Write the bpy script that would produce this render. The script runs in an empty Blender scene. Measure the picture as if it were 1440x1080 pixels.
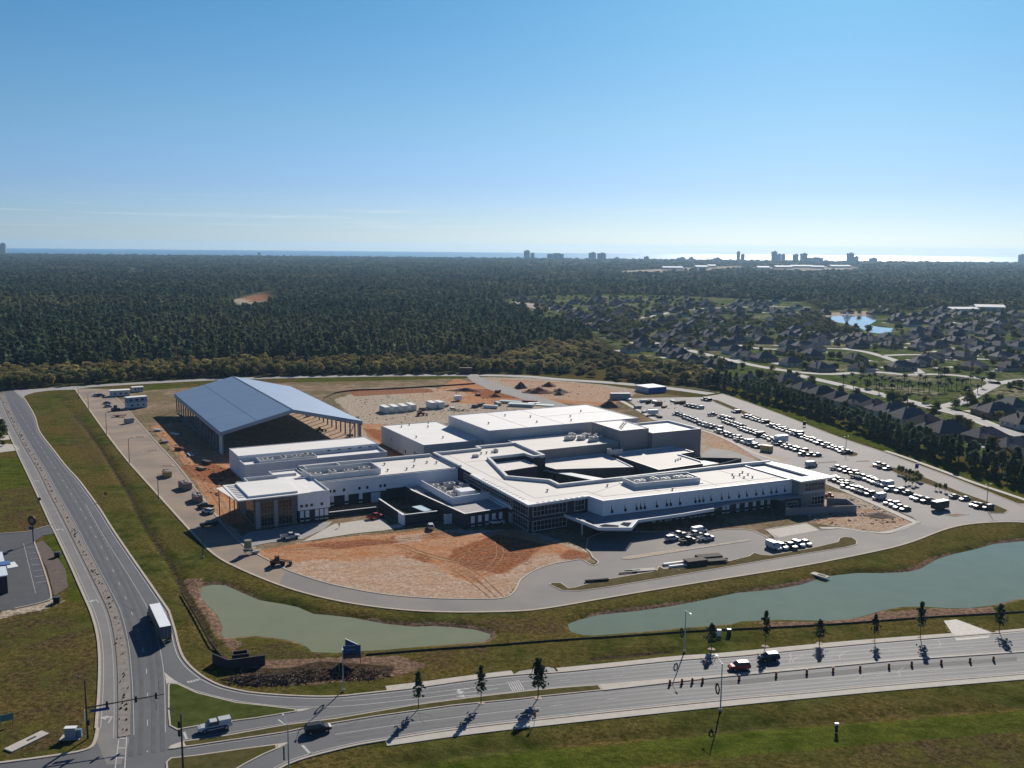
import bpy, bmesh, math, random
import numpy as np
from mathutils import Vector, Matrix
C = bpy.context
SC = C.scene
COL = SC.collection
rad = math.radians
random.seed(7)
RNG = np.random.default_rng(7)

# ------------------------------------------------------------------ camera
CAM_H, FPX, YH, ROLL = 90.0, 1360.0, 348.0, rad(0.5)     # metres up, focal length in photo pixels, horizon row
PITCH = math.atan((540 - YH) / FPX)
fw = np.array([0, math.cos(PITCH), -math.sin(PITCH)])
up0 = np.array([0, math.sin(PITCH), math.cos(PITCH)])
rt0 = np.array([1.0, 0, 0])
cr, sr = math.cos(ROLL), math.sin(ROLL)
rt = cr * rt0 + sr * up0
up = -sr * rt0 + cr * up0
cd = bpy.data.cameras.new('camera')
cam = bpy.data.objects.new('camera', cd)
COL.objects.link(cam)
cd.sensor_width = 36.0
cd.lens = 36.0 * FPX / 1440.0
cd.clip_start, cd.clip_end = 1.0, 60000.0
m4 = Matrix.Identity(4)
for i in range(3):
    m4[i][0], m4[i][1], m4[i][2] = rt[i], up[i], -fw[i]
m4[2][3] = CAM_H
cam.matrix_world = m4
SC.camera = cam

# ------------------------------------------------------------------ sky, sun, exposure
SUN_AZ, SUN_EL = 18.0, 28.8          # degrees right of straight ahead (+Y), degrees up
w = bpy.data.worlds.new('World')
SC.world = w
w.use_nodes = True
nt = w.node_tree
bg = nt.nodes['Background']
sky = nt.nodes.new('ShaderNodeTexSky')
sky.sky_type = 'NISHITA'
sky.sun_disc = False
sky.sun_elevation = rad(SUN_EL)
sky.sun_rotation = rad(SUN_AZ)
sky.altitude = 50
sky.air_density, sky.dust_density, sky.ozone_density = 1.0, 0.35, 2.2
tc = nt.nodes.new('ShaderNodeTexCoord')
sx = nt.nodes.new('ShaderNodeSeparateXYZ')
cr_ = nt.nodes.new('ShaderNodeValToRGB')          # clear November air: tint of the sky by elevation
nt.links.new(tc.outputs['Generated'], sx.inputs[0])
nt.links.new(sx.outputs[2], cr_.inputs[0])
els = cr_.color_ramp.elements
SKYT = [(0.0, (.68, .97, 1.62)), (0.03, (.60, .86, 1.42)), (0.06, (.56, .80, 1.32)), (0.12, (.56, .86, 1.15)), (0.25, (.41, .87, 1.13)), (0.45, (.24, .48, .86)), (1.0, (.125, .28, .57))]
while len(els) < len(SKYT): els.new(0.5)
for e_, (p_, c_) in zip(els, SKYT):
    e_.position = p_; e_.color = (*[v / 2 for v in c_], 1)
mxs = nt.nodes.new('ShaderNodeMix'); mxs.data_type = 'RGBA'; mxs.blend_type = 'MULTIPLY'; mxs.inputs[0].default_value = 1.0
nt.links.new(sky.outputs[0], mxs.inputs[6]); nt.links.new(cr_.outputs[0], mxs.inputs[7])
cmp_ = nt.nodes.new('ShaderNodeMapping'); cmp_.inputs['Scale'].default_value = (7, 7, 240); cmp_.inputs['Location'].default_value = (3.1, 1.7, 0.4)          # thin low streaks of cirrus
cnz = nt.nodes.new('ShaderNodeTexNoise'); cnz.inputs['Scale'].default_value = 1.0; cnz.inputs['Detail'].default_value = 6
cth = nt.nodes.new('ShaderNodeMapRange'); cth.inputs['From Min'].default_value, cth.inputs['From Max'].default_value = .55, .75; cth.inputs['To Max'].default_value = .45
cband = nt.nodes.new('ShaderNodeValToRGB')
ce = cband.color_ramp.elements
for p_, v_ in ((.012, 0.0), (.022, 1.0), (.034, 1.0), (.05, 0.0)):
    if p_ == .012: ce[0].position = p_; ce[0].color = (0, 0, 0, 1)
    elif p_ == .05: ce[-1].position = p_; ce[-1].color = (0, 0, 0, 1)
    else:
        q_ = ce.new(p_); q_.color = (v_, v_, v_, 1)
cml = nt.nodes.new('ShaderNodeMath'); cml.operation = 'MULTIPLY'
cmx = nt.nodes.new('ShaderNodeMix'); cmx.data_type = 'RGBA'; cmx.inputs[7].default_value = (5.2, 5.8, 6.2, 1)
nt.links.new(tc.outputs['Generated'], cmp_.inputs[0]); nt.links.new(cmp_.outputs[0], cnz.inputs['Vector']); nt.links.new(cnz.outputs[0], cth.inputs[0])
nt.links.new(sx.outputs[2], cband.inputs[0]); nt.links.new(cth.outputs[0], cml.inputs[0]); nt.links.new(cband.outputs[0], cml.inputs[1])
nt.links.new(cml.outputs[0], cmx.inputs[0]); nt.links.new(mxs.outputs[2], cmx.inputs[6])
nt.links.new(cmx.outputs[2], bg.inputs[0])
bg.inputs[1].default_value = 0.122
sd = bpy.data.lights.new('sun', 'SUN')
sun = bpy.data.objects.new('sun', sd)
COL.objects.link(sun)
sd.energy, sd.angle, sd.color = 5.0, rad(0.5), (1.0, 0.94, 0.85)
az, el = rad(SUN_AZ), rad(SUN_EL)
SUNV = Vector((math.sin(az) * math.cos(el), math.cos(az) * math.cos(el), math.sin(el)))
sun.rotation_euler = SUNV.to_track_quat('Z', 'Y').to_euler()
sun.location = (0, 0, 200)
SC.view_settings.view_transform = 'Standard'
SC.view_settings.look = 'None'
SC.view_settings.exposure = 0.22
SC.view_settings.gamma = 1.0
try:
    SC.cycles.max_bounces = 6
    SC.cycles.diffuse_bounces = 3
    SC.cycles.glossy_bounces = 3
    SC.cycles.transmission_bounces = 3
    SC.cycles.volume_bounces = 0
    SC.cycles.caustics_reflective = False
    SC.cycles.caustics_refractive = False
    SC.cycles.sample_clamp_indirect = 4.0
except Exception:
    pass

# ------------------------------------------------------------------ survey: photo pixel (1440x1080) -> metres on the plane z
def G(px, py, z=0.0):
    d = fw * FPX + rt * (px - 720) + up * (540 - py)
    t = (z - CAM_H) / d[2]
    return (float(d[0] * t), float(d[1] * t))
def GL(pts, z=0.0):
    return [G(p[0], p[1], z) for p in pts]

# ------------------------------------------------------------------ materials
MATS = {}
def nd(t, kind, **kw):
    n = t.nodes.new(kind)
    for k, v in kw.items():
        setattr(n, k, v)
    return n
def mat(name, col, rough=0.8, var=0.12, scale=0.6, metal=0.0, spec=0.3, bump=0.0, col2=None, detail=4.0, rnd=0.0, stretch=None, coat=0.0):
    """Principled surface with a noise-driven mottling between two tones of its own colour."""
    if name in MATS:
        return MATS[name]
    m = bpy.data.materials.new(name)
    m.use_nodes = True
    t = m.node_tree
    b = t.nodes['Principled BSDF']
    b.inputs['Roughness'].default_value = rough
    b.inputs['Metallic'].default_value = metal
    b.inputs['Specular IOR Level'].default_value = spec
    if coat:
        b.inputs['Coat Weight'].default_value = coat
    c1 = tuple(max(0, c * (1 - var)) for c in col)
    c2 = col2 if col2 else tuple(min(1, c * (1 + var)) for c in col)
    geo = nd(t, 'ShaderNodeNewGeometry')
    src = geo.outputs['Position']
    if stretch:
        mp = nd(t, 'ShaderNodeMapping')
        mp.inputs['Rotation'].default_value = (0, 0, stretch[0])
        mp.inputs['Scale'].default_value = stretch[1]
        t.links.new(src, mp.inputs[0])
        src = mp.outputs[0]
    nz = nd(t, 'ShaderNodeTexNoise')
    nz.inputs['Scale'].default_value = scale
    nz.inputs['Detail'].default_value = detail
    nz.inputs['Roughness'].default_value = 0.62
    t.links.new(src, nz.inputs['Vector'])
    rmp = nd(t, 'ShaderNodeMapRange')
    rmp.inputs['From Min'].default_value, rmp.inputs['From Max'].default_value = 0.3, 0.7
    t.links.new(nz.outputs[0], rmp.inputs[0])
    mx = nd(t, 'ShaderNodeMix', data_type='RGBA')
    mx.inputs[6].default_value = (*c1, 1)
    mx.inputs[7].default_value = (*c2, 1)
    t.links.new(rmp.outputs[0], mx.inputs[0])
    out = mx.outputs[2]
    if rnd:
        oi = nd(t, 'ShaderNodeObjectInfo')
        hs = nd(t, 'ShaderNodeHueSaturation')
        mr = nd(t, 'ShaderNodeMapRange')
        mr.inputs['To Min'].default_value, mr.inputs['To Max'].default_value = 1 - rnd, 1 + rnd
        t.links.new(oi.outputs['Random'], mr.inputs[0])
        t.links.new(mr.outputs[0], hs.inputs['Value'])
        t.links.new(out, hs.inputs['Color'])
        out = hs.outputs[0]
    t.links.new(out, b.inputs['Base Color'])
    if bump:
        bp = nd(t, 'ShaderNodeBump')
        bp.inputs['Strength'].default_value = bump
        bp.inputs['Distance'].default_value = 0.3
        t.links.new(nz.outputs[0], bp.inputs['Height'])
        t.links.new(bp.outputs[0], b.inputs['Normal'])
    MATS[name] = m
    return m

# ------------------------------------------------------------------ mesh building
class MB:
    def __init__(self):
        self.v, self.f, self.mi, self.m = [], [], [], 0
    def add(self, vs, fs):
        o = len(self.v)
        self.v += [tuple(p) for p in vs]
        self.f += [tuple(i + o for i in f) for f in fs]
        self.mi += [self.m] * len(fs)
        return self
    def box(self, cx, cy, cz, sx, sy, sz, rot=0.0, taper=1.0):
        c, s = math.cos(rot), math.sin(rot)
        vs = []
        for z, k in ((-sz / 2, 1.0), (sz / 2, taper)):
            for x, y in ((-1, -1), (1, -1), (1, 1), (-1, 1)):
                X, Y = x * sx / 2 * k, y * sy / 2 * k
                vs.append((cx + X * c - Y * s, cy + X * s + Y * c, cz + z))
        return self.add(vs, [(3, 2, 1, 0), (4, 5, 6, 7), (0, 1, 5, 4), (1, 2, 6, 5), (2, 3, 7, 6), (3, 0, 4, 7)])
    def prism(self, poly, z0, z1, cap=True, bottom=False):
        poly = ccw(poly)
        n = len(poly)
        vs = [(x, y, z0) for x, y in poly] + [(x, y, z1) for x, y in poly]
        fs = [(i, (i + 1) % n, (i + 1) % n + n, i + n) for i in range(n)]
        if cap:
            for tri in tris(poly):
                fs.append(tuple(i + n for i in tri))
        if bottom:
            for tri in tris(poly):
                fs.append(tuple(reversed(tri)))
        return self.add(vs, fs)
    def flat(self, poly, z):
        poly = ccw(poly)
        return self.add([(x, y, z) for x, y in poly], tris(poly))
    def tube(self, p0, p1, r0, r1=None, n=8, cap=True):
        r1 = r0 if r1 is None else r1
        a, b = Vector(p0), Vector(p1)
        q = (b - a).to_track_quat('Z', 'Y')
        vs = []
        for p, r in ((a, r0), (b, r1)):
            for i in range(n):
                t = 2 * math.pi * i / n
                vs.append(tuple(p + q @ Vector((r * math.cos(t), r * math.sin(t), 0))))
        fs = [(i, (i + 1) % n, (i + 1) % n + n, i + n) for i in range(n)]
        if cap:
            fs += [tuple(range(n - 1, -1, -1)), tuple(range(n, 2 * n))]
        return self.add(vs, fs)
    def path(self, pts, r, n=6):
        for a, b in zip(pts[:-1], pts[1:]):
            self.tube(a, b, r, r, n)
        return self
    def wall(self, pts, z0, z1, t, closed=False):
        """a free-standing wall of thickness t along a polyline"""
        k = len(pts)
        for i in range(k if closed else k - 1):
            a, b = pts[i], pts[(i + 1) % k]
            dx, dy = b[0] - a[0], b[1] - a[1]
            L = math.hypot(dx, dy)
            if L < 1e-6:
                continue
            e = 0.0 if (not closed and i in (0, k - 2)) else t / 2 - 0.003 * (i % 3 + 1)
            self.box((a[0] + b[0]) / 2, (a[1] + b[1]) / 2, (z0 + z1) / 2 - 0.002 * (i % 2), L + e, t, z1 - z0 - 0.004 * (i % 2), math.atan2(dy, dx))
        return self
    def build(self, name, m, parent=None, smooth=False, loc=None):
        me = bpy.data.meshes.new(name)
        me.from_pydata(self.v, [], self.f)
        ms = m if isinstance(m, (list, tuple)) else [m]
        for k in ms:
            me.materials.append(k)
        if len(ms) > 1:
            me.polygons.foreach_set('material_index', self.mi)
        if smooth:
            me.polygons.foreach_set('use_smooth', [True] * len(self.f))
        me.update()
        return link(bpy.data.objects.new(name, me), parent, loc)
def link(o, parent=None, loc=None):
    COL.objects.link(o)
    if parent is not None:
        o.parent = parent
    if loc is not None:
        o.location = loc
    return o
def area2(p):
    return sum(p[i - 1][0] * p[i][1] - p[i][0] * p[i - 1][1] for i in range(len(p)))
def ccw(p):
    p = list(p)
    return p if area2(p) > 0 else p[::-1]
def tris(poly):
    from mathutils.geometry import tessellate_polygon
    out = []
    for t in tessellate_polygon([[Vector((x, y, 0)) for x, y in poly]]):
        a, b, c = (poly[i] for i in t)
        cr_ = (b[0] - a[0]) * (c[1] - a[1]) - (b[1] - a[1]) * (c[0] - a[0])
        out.append(tuple(t) if cr_ > 0 else (t[0], t[2], t[1]))
    return out
def inset(poly, d):
    """move every edge of a polygon inwards by d (mitred)"""
    p = ccw(poly)
    n = len(p)
    out = []
    for i in range(n):
        a, b, c = p[i - 1], p[i], p[(i + 1) % n]
        u = np.array([b[0] - a[0], b[1] - a[1]]); u = u / np.linalg.norm(u)
        v = np.array([c[0] - b[0], c[1] - b[1]]); v = v / np.linalg.norm(v)
        n1, n2 = np.array([-u[1], u[0]]), np.array([-v[1], v[0]])
        k = 1 + float(n1 @ n2)
        o = (n1 + n2) / max(k, 0.3) * d
        out.append((b[0] + float(o[0]), b[1] + float(o[1])))
    return out
def tag(o, label=None, cat=None, group=None, kind=None):
    if label: o['label'] = label
    if cat: o['category'] = cat
    if group: o['group'] = group
    if kind: o['kind'] = kind
    return o
def empty(name, loc, rz=0.0, label=None, cat=None, group=None):
    o = bpy.data.objects.new(name, None)
    o.empty_display_size = 0.5
    COL.objects.link(o)
    o.location = loc if len(loc) == 3 else (loc[0], loc[1], 0)
    o.rotation_euler = (0, 0, rz)
    return tag(o, label, cat, group)
def dup(root, loc, rz=0.0, scale=None, label=None, group=None, mats=None):
    """copy a thing with its parts and sub-parts; mats maps part name -> material for that copy"""
    def cp(o, parent):
        c = o.copy()
        COL.objects.link(c)
        if parent is not None:
            c.parent = parent
        base = o.name.split('.')[0]
        if mats and base in mats and c.type == 'MESH':
            c.data = remat(o.data, mats[base])
        for ch in KIDS.get(o.name, ()):
            cp(ch, c)
        return c
    c = cp(root, None)
    c.location = loc if len(loc) == 3 else (loc[0], loc[1], 0)
    c.rotation_euler = (0, 0, rz)
    if scale:
        c.scale = scale if isinstance(scale, tuple) else (scale,) * 3
    if label: c['label'] = label
    if group: c['group'] = group
    return c
KIDS = {}
def freeze(root):
    """remember a finished thing's tree so that dup() can copy it"""
    def go(o):
        KIDS[o.name] = list(o.children)
        for ch in o.children:
            go(ch)
    go(root)
    return root
REM = {}
def remat(me, m):
    k = (me.name, m.name)
    if k not in REM:
        n = me.copy()
        n.materials[0] = m
        REM[k] = n
    return REM[k]
ONES = ['', 'first', 'second', 'third', 'fourth', 'fifth', 'sixth', 'seventh', 'eighth', 'ninth', 'tenth', 'eleventh', 'twelfth', 'thirteenth',
        'fourteenth', 'fifteenth', 'sixteenth', 'seventeenth', 'eighteenth', 'nineteenth']
TENS = {2: ('twentieth', 'twenty'), 3: ('thirtieth', 'thirty'), 4: ('fortieth', 'forty'), 5: ('fiftieth', 'fifty'), 6: ('sixtieth', 'sixty'),
        7: ('seventieth', 'seventy'), 8: ('eightieth', 'eighty'), 9: ('ninetieth', 'ninety')}
def nth(i):
    if i < 20: return ONES[i]
    if i < 100:
        t, o = divmod(i, 10)
        return TENS[t][0] if o == 0 else TENS[t][1] + '-' + ONES[o]
    return 'hundredth' if i == 100 else 'hundred and ' + nth(i - 100)

# ------------------------------------------------------------------ polygon masks for the ground
def inside_sd(X, Y, poly):
    """signed distance (positive inside) of arrays X, Y to a polygon"""
    p = np.array(poly)
    q = np.roll(p, -1, axis=0)
    d2 = np.full(X.shape, 1e18)
    ins = np.zeros(X.shape, bool)
    for (ax, ay), (bx, by) in zip(p, q):
        ex, ey = bx - ax, by - ay
        L = ex * ex + ey * ey + 1e-12
        t = np.clip(((X - ax) * ex + (Y - ay) * ey) / L, 0, 1)
        d2 = np.minimum(d2, (X - ax - t * ex) ** 2 + (Y - ay - t * ey) ** 2)
        cnd = ((ay > Y) != (by > Y))
        xi = ax + (Y - ay) * ex / (ey if abs(ey) > 1e-9 else 1e-9)
        ins ^= cnd & (X < xi)
    d = np.sqrt(d2)
    return np.where(ins, d, -d)
def line_d(X, Y, pts):
    d2 = np.full(X.shape, 1e18)
    for (ax, ay), (bx, by) in zip(pts[:-1], pts[1:]):
        ex, ey = bx - ax, by - ay
        L = ex * ex + ey * ey + 1e-12
        t = np.clip(((X - ax) * ex + (Y - ay) * ey) / L, 0, 1)
        d2 = np.minimum(d2, (X - ax - t * ex) ** 2 + (Y - ay - t * ey) ** 2)
    return np.sqrt(d2)
def smooth(d, a, b):
    t = np.clip((d - a) / (b - a), 0, 1)
    return t * t * (3 - 2 * t)
# ================================================================== the setting
def ribbon(pts, w, w2=None):
    """polygon of width w along a polyline given in metres"""
    L, R = [], []
    n = len(pts)
    for i in range(n):
        a, b = pts[max(0, i - 1)], pts[min(n - 1, i + 1)]
        dx, dy = b[0] - a[0], b[1] - a[1]
        k = math.hypot(dx, dy) or 1
        nx, ny = -dy / k, dx / k
        h = (w if w2 is None else w + (w2 - w) * i / (n - 1)) / 2
        L.append((pts[i][0] + nx * h, pts[i][1] + ny * h))
        R.append((pts[i][0] - nx * h, pts[i][1] - ny * h))
    return L + R[::-1]
def resample(pts, step):
    out = [pts[0]]
    for a, b in zip(pts[:-1], pts[1:]):
        n = max(1, int(math.hypot(b[0] - a[0], b[1] - a[1]) / step))
        out += [(a[0] + (b[0] - a[0]) * i / n, a[1] + (b[1] - a[1]) * i / n) for i in range(1, n + 1)]
    return out
def smoothline(pts, it=2):
    for _ in range(it):
        q = [pts[0]]
        for a, b in zip(pts[:-1], pts[1:]):
            q += [(a[0] * .75 + b[0] * .25, a[1] * .75 + b[1] * .25), (a[0] * .25 + b[0] * .75, a[1] * .25 + b[1] * .75)]
        q.append(pts[-1])
        pts = q
    return pts
def offset(pts, d):
    """line shifted to its left by d metres"""
    n = len(pts)
    out = []
    for i in range(n):
        a, b = pts[max(0, i - 1)], pts[min(n - 1, i + 1)]
        dx, dy = b[0] - a[0], b[1] - a[1]
        k = math.hypot(dx, dy) or 1
        out.append((pts[i][0] - dy / k * d, pts[i][1] + dx / k * d))
    return out

POND_W = GL([(287.5, 826), (300, 823.5), (314, 824.4), (339, 835.5), (361, 845), (400, 851.7), (415.6, 855), (438, 864.7), (465, 867), (493, 870), (538, 878.6), (582, 883),
             (610, 882), (640, 884), (665.6, 887), (685, 892.5), (684, 897), (676.7, 901), (638, 903.6), (582, 908), (540, 912), (515, 913), (471, 916), (443, 914.7), (435, 907.8),
             (420, 901), (407, 898), (384, 894.5), (361, 892), (340, 894), (319, 895), (316, 890), (318, 882), (311, 866), (303, 856), (294, 849), (286, 835.5)], -0.8)
POND_E = GL([(803, 878.6), (806, 887), (820, 891), (836.7, 891.7), (870, 889), (914, 885.5), (959, 881), (1025, 876), (1040, 872), (1095, 870), (1130, 870.6), (1165, 871), (1190, 869), (1206, 866), (1240, 856),
             (1267, 851.5), (1304, 851.7), (1330, 853.5), (1359, 853.6), (1395, 849), (1423, 842), (1440, 840), (1490, 836), (1520, 815), (1532, 790), (1512, 772), (1480, 764), (1440, 762), (1400, 766), (1380, 772), (1345, 780), (1325, 786), (1318, 789), (1298, 801),
             (1279, 805.5), (1245, 807), (1206, 807), (1162, 812), (1131, 823), (1095, 830), (1039, 835), (984, 846.7), (948, 853.6), (900, 860.5), (845, 866), (817, 873)], -0.8)
DITCH_W = GL([(82, 549), (104, 576), (125, 605), (144, 631), (163, 662), (183, 694), (203, 736), (222, 765), (241, 792), (260, 830), (278, 860), (303, 908)])
SWALE_N = GL([(831, 925), (875, 921), (942, 914)])
SWALE_S = GL([(540, 1072), (700, 1052), (860, 1038), (1040, 1023), (1240, 1007), (1440, 991), (1560, 981)])

xs = [-160.0]
xs = list(np.arange(-205, 235, 1.3))
s = 1.3
while xs[-1] < 7600:
    s *= 1.075; xs.append(xs[-1] + s)
s = 1.3
lo = [xs[0]]
while lo[-1] > -6200:
    s *= 1.075; lo.append(lo[-1] - s)
xs = np.array(lo[::-1][:-1] + xs)
ys = list(np.arange(-60, 115, 7)) + list(np.arange(115, 470, 1.3))
s = 1.3
while ys[-1] < 7950:
    s *= 1.016; ys.append(ys[-1] + s)
ys = np.array(ys)
X, Y = np.meshgrid(xs, ys)
sdW, sdE = inside_sd(X, Y, POND_W), inside_sd(X, Y, POND_E)
pond = np.maximum(sdW, sdE)
near = (Y < 520) & (np.abs(X) < 260)
Z = -0.05 - 0.05 * RNG.random(X.shape) * near
Z = Z - 1.5 * smooth(pond, -4.0, 2.2)
dW = line_d(X, Y, DITCH_W)
Z = Z - 0.7 * (1 - smooth(dW, 0.4, 2.2))
dN, dS = line_d(X, Y, SWALE_N), line_d(X, Y, SWALE_S)
Z = Z - 0.5 * (1 - smooth(dN, 0.2, 2.5)) - 0.45 * (1 - smooth(dS, 0.2, 3.0))

def zone(polys, a=-1.0, b=1.0):
    r = np.zeros(X.shape)
    for p in polys:
        r = np.maximum(r, smooth(inside_sd(X, Y, GL(p)), a, b))
    return r
orange = zone([
    [(350, 776), (420, 764), (480, 755), (600, 745), (668, 752), (720, 745), (790, 765), (825, 778), (790, 785), (745, 797), (720, 818), (690, 838), (640, 838), (560, 832), (480, 818), (410, 796), (370, 785)],
    [(212, 600), (250, 592), (330, 640), (345, 660), (345, 735), (318, 738), (290, 700), (250, 640)],
    [(505, 596), (545, 596), (610, 640), (545, 645)],
    [(640, 532), (700, 545), (760, 562), (700, 570), (640, 566), (600, 556)],
    [(700, 533), (840, 541), (880, 556), (860, 572), (830, 570), (780, 566), (740, 552)],
    [(988, 622), (1030, 616), (1070, 630), (1095, 643), (1060, 645), (1010, 633)],
    [(980, 605), (1010, 606), (1040, 618), (1000, 622)]], -3.0, 3.0)
sand = zone([
    [(385, 793), (430, 784), (520, 788), (600, 800), (650, 818), (690, 806), (740, 800), (748, 805), (728, 826), (704, 843), (610, 842), (520, 834), (430, 812)],
    [(255, 590), (400, 550), (515, 605), (520, 625), (330, 640)],
    [(490, 786), (560, 778), (615, 795), (650, 815), (600, 820), (510, 800)], [(560, 752), (600, 748), (590, 760), (555, 765)],
    [(470, 562), (520, 545), (610, 545), (700, 560), (790, 570), (640, 588), (530, 604), (500, 590)],
    [(660, 530), (740, 531), (850, 541), (905, 549), (880, 560), (830, 570), (700, 545)],
    [(1140, 735), (1140, 708), (1165, 690), (1200, 696), (1262, 726), (1285, 734), (1245, 748), (1190, 741)],
    [(985, 560), (1000, 600), (1060, 635), (1040, 640), (985, 640), (960, 600)],
    [(660, 560), (760, 565), (700, 590), (560, 600), (600, 575)],
    [(820, 795), (832, 780), (800, 768), (730, 790), (760, 797)],
    [(1332, 880), (1350, 873), (1395, 890), (1385, 900), (1345, 897)],
    [(0, 852), (40, 842), (85, 845), (60, 858), (0, 868)],
    [(140, 555), (158, 552), (260, 670), (345, 760), (410, 806), (330, 790), (250, 720)],
    [(620, 745), (745, 745), (830, 775), (780, 795), (650, 790)]], -4.0, 4.0)
strips = zone([
    [(870, 381), (960, 376.5), (1045, 373.5), (1045, 379), (880, 385)], [(1050, 376), (1200, 373.5), (1215, 379), (1140, 383), (1060, 380)],
    [(1150, 441), (1220, 437), (1235, 443), (1160, 446)], [(318, 423), (345, 417), (372, 411), (380, 421), (345, 431)], [(184, 376), (192, 376), (192, 388), (183, 388)],
    [(1290, 440), (1330, 437), (1360, 443), (1330, 449)], [(800, 448), (835, 446), (838, 456), (806, 454)], [(718, 424), (760, 427), (755, 435), (725, 428)]], -14.0, 14.0)
lush = zone([
    [(236, 963), (251, 962), (278, 974.5), (333, 988), (417, 997), (360, 1010), (264, 1024), (249, 1027), (237, 1015)],
    [(540, 1085), (760, 1055), (1040, 1029), (1440, 998), (1560, 988), (1560, 1020), (1300, 1040), (1040, 1062), (800, 1090)],
    [(1170, 538), (1243, 555), (1297, 568), (1310, 571), (1345, 566), (1365, 552), (1383, 541), (1375, 533), (1340, 528), (1280, 528), (1215, 526), (1180, 530)],
    [(1380, 578), (1365, 573), (1340, 577), (1380, 592), (1440, 610), (1440, 600), (1405, 590)],
    [(1010, 548), (1160, 593), (1286, 643), (1440, 690), (1440, 706), (1348, 672), (1240, 632), (1160, 604), (1047, 562)],
    [(1000, 547), (1060, 565), (1110, 582), (1110, 588), (1047, 564)],
    [(420, 532), (640, 530), (600, 545), (500, 545), (440, 560), (410, 545)],
    [(195, 545), (250, 540), (260, 560), (250, 575), (200, 572)],
    [(20, 643), (30, 645), (45, 683), (0, 690), (0, 645)], [(60, 750), (74, 750), (98, 795), (122, 848), (95, 845), (86, 800)],
    [(1040, 487), (1080, 488), (1110, 500), (1080, 504), (1050, 495)], [(1262, 461), (1300, 459), (1355, 470), (1345, 477), (1290, 470)], [(1395, 519), (1420, 519), (1420, 526), (1400, 526)]], -2.5, 2.5)
brown = zone([
    [(0, 860), (60, 855), (130, 880), (135, 960), (120, 1040), (60, 1060), (0, 1065)],
    [(0, 690), (48, 684), (70, 740), (0, 752)],
    [(240, 830), (285, 820), (300, 900), (330, 915), (420, 895), (435, 912), (600, 912), (690, 905), (690, 925), (560, 955), (420, 965), (330, 960), (290, 925)],
    [(95, 565), (130, 610), (160, 650), (130, 660), (100, 620)],
    [(560, 868), (700, 868), (800, 868), (800, 890), (700, 895), (640, 880)],
    [(800, 520), (845, 508), (905, 508), (960, 540), (860, 536), (800, 530)],
    [(1210, 1050), (1440, 1015), (1440, 1080), (1180, 1080)],
    [(480, 552), (600, 548), (660, 545), (640, 560), (520, 570)]], -5.0, 5.0)
mud = smooth(pond, -3.8, -1.0) * (.62 + .3 * np.sin(X / 9.0 + Y / 14.0))
mud = np.maximum(mud, .8 * zone([[(1060, 874), (1165, 873), (1240, 860), (1300, 854), (1395, 851), (1405, 862), (1290, 869), (1200, 877), (1080, 882)], [(255, 812), (285, 812), (300, 835), (318, 868), (325, 893), (345, 905), (325, 918), (298, 885), (276, 848)]], -1.5, 1.5))
mud = np.maximum(mud, zone([[(330, 925), (380, 928), (440, 925), (560, 922), (600, 935), (560, 950), (440, 962), (345, 962)]], -2, 2))
dark = np.maximum(1.0 - smooth(dW, 0.1, 1.5), 0.8 * (1 - smooth(dN, 0.3, 1.8)))
dark = np.maximum(dark, 0.5 * (1 - smooth(dS, 0.2, 1.6)))
dark = np.maximum(dark, zone([[(335, 938), (400, 938), (450, 928), (560, 935), (555, 948), (500, 955), (430, 962), (345, 960)]], -1.5, 2.5))
red = zone([[(640, 772), (700, 752), (765, 764), (740, 785), (705, 806), (665, 800), (632, 786)], [(430, 765), (520, 758), (560, 762), (470, 772)], [(342, 419), (378, 410), (384, 420), (355, 426)], [(655, 547), (720, 548), (760, 560), (680, 560)], [(490, 549), (600, 546), (612, 551), (500, 557)],
            [(255, 655), (300, 652), (335, 668), (300, 680), (270, 670)], [(800, 772), (830, 780), (820, 788), (790, 784)], [(510, 602), (545, 606), (600, 640), (560, 640)]], -4, 3)
pale = zone([[(392, 795), (440, 786), (505, 789), (560, 780), (610, 794), (640, 812), (668, 822), (690, 808), (735, 803), (728, 826), (704, 843), (610, 842), (520, 834), (430, 814)], [(700, 842), (728, 826), (735, 812), (745, 803), (785, 792), (800, 780), (760, 778), (725, 795), (690, 826)], [(560, 752), (600, 748), (590, 760), (555, 765)],
             [(1142, 735), (1142, 726), (1180, 716), (1225, 716), (1285, 734), (1245, 748), (1190, 741)],
             [(985, 606), (1012, 605), (1045, 617), (1072, 630), (1096, 645), (1060, 645), (1010, 633), (988, 622)], [(700, 535), (840, 541), (885, 555), (850, 566), (760, 560)], [(252, 592), (400, 552), (512, 600), (520, 625), (330, 642)], [(560, 556), (640, 545), (660, 556), (600, 566)]], -3.5, 3.5)
siteflat = zone([[(160, 553), (320, 540), (660, 532), (880, 545), (990, 562), (1230, 648), (1310, 690), (1290, 735), (1150, 745), (840, 790), (730, 826), (640, 842), (480, 824), (400, 800), (300, 735)]], -2, 2)

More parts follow.
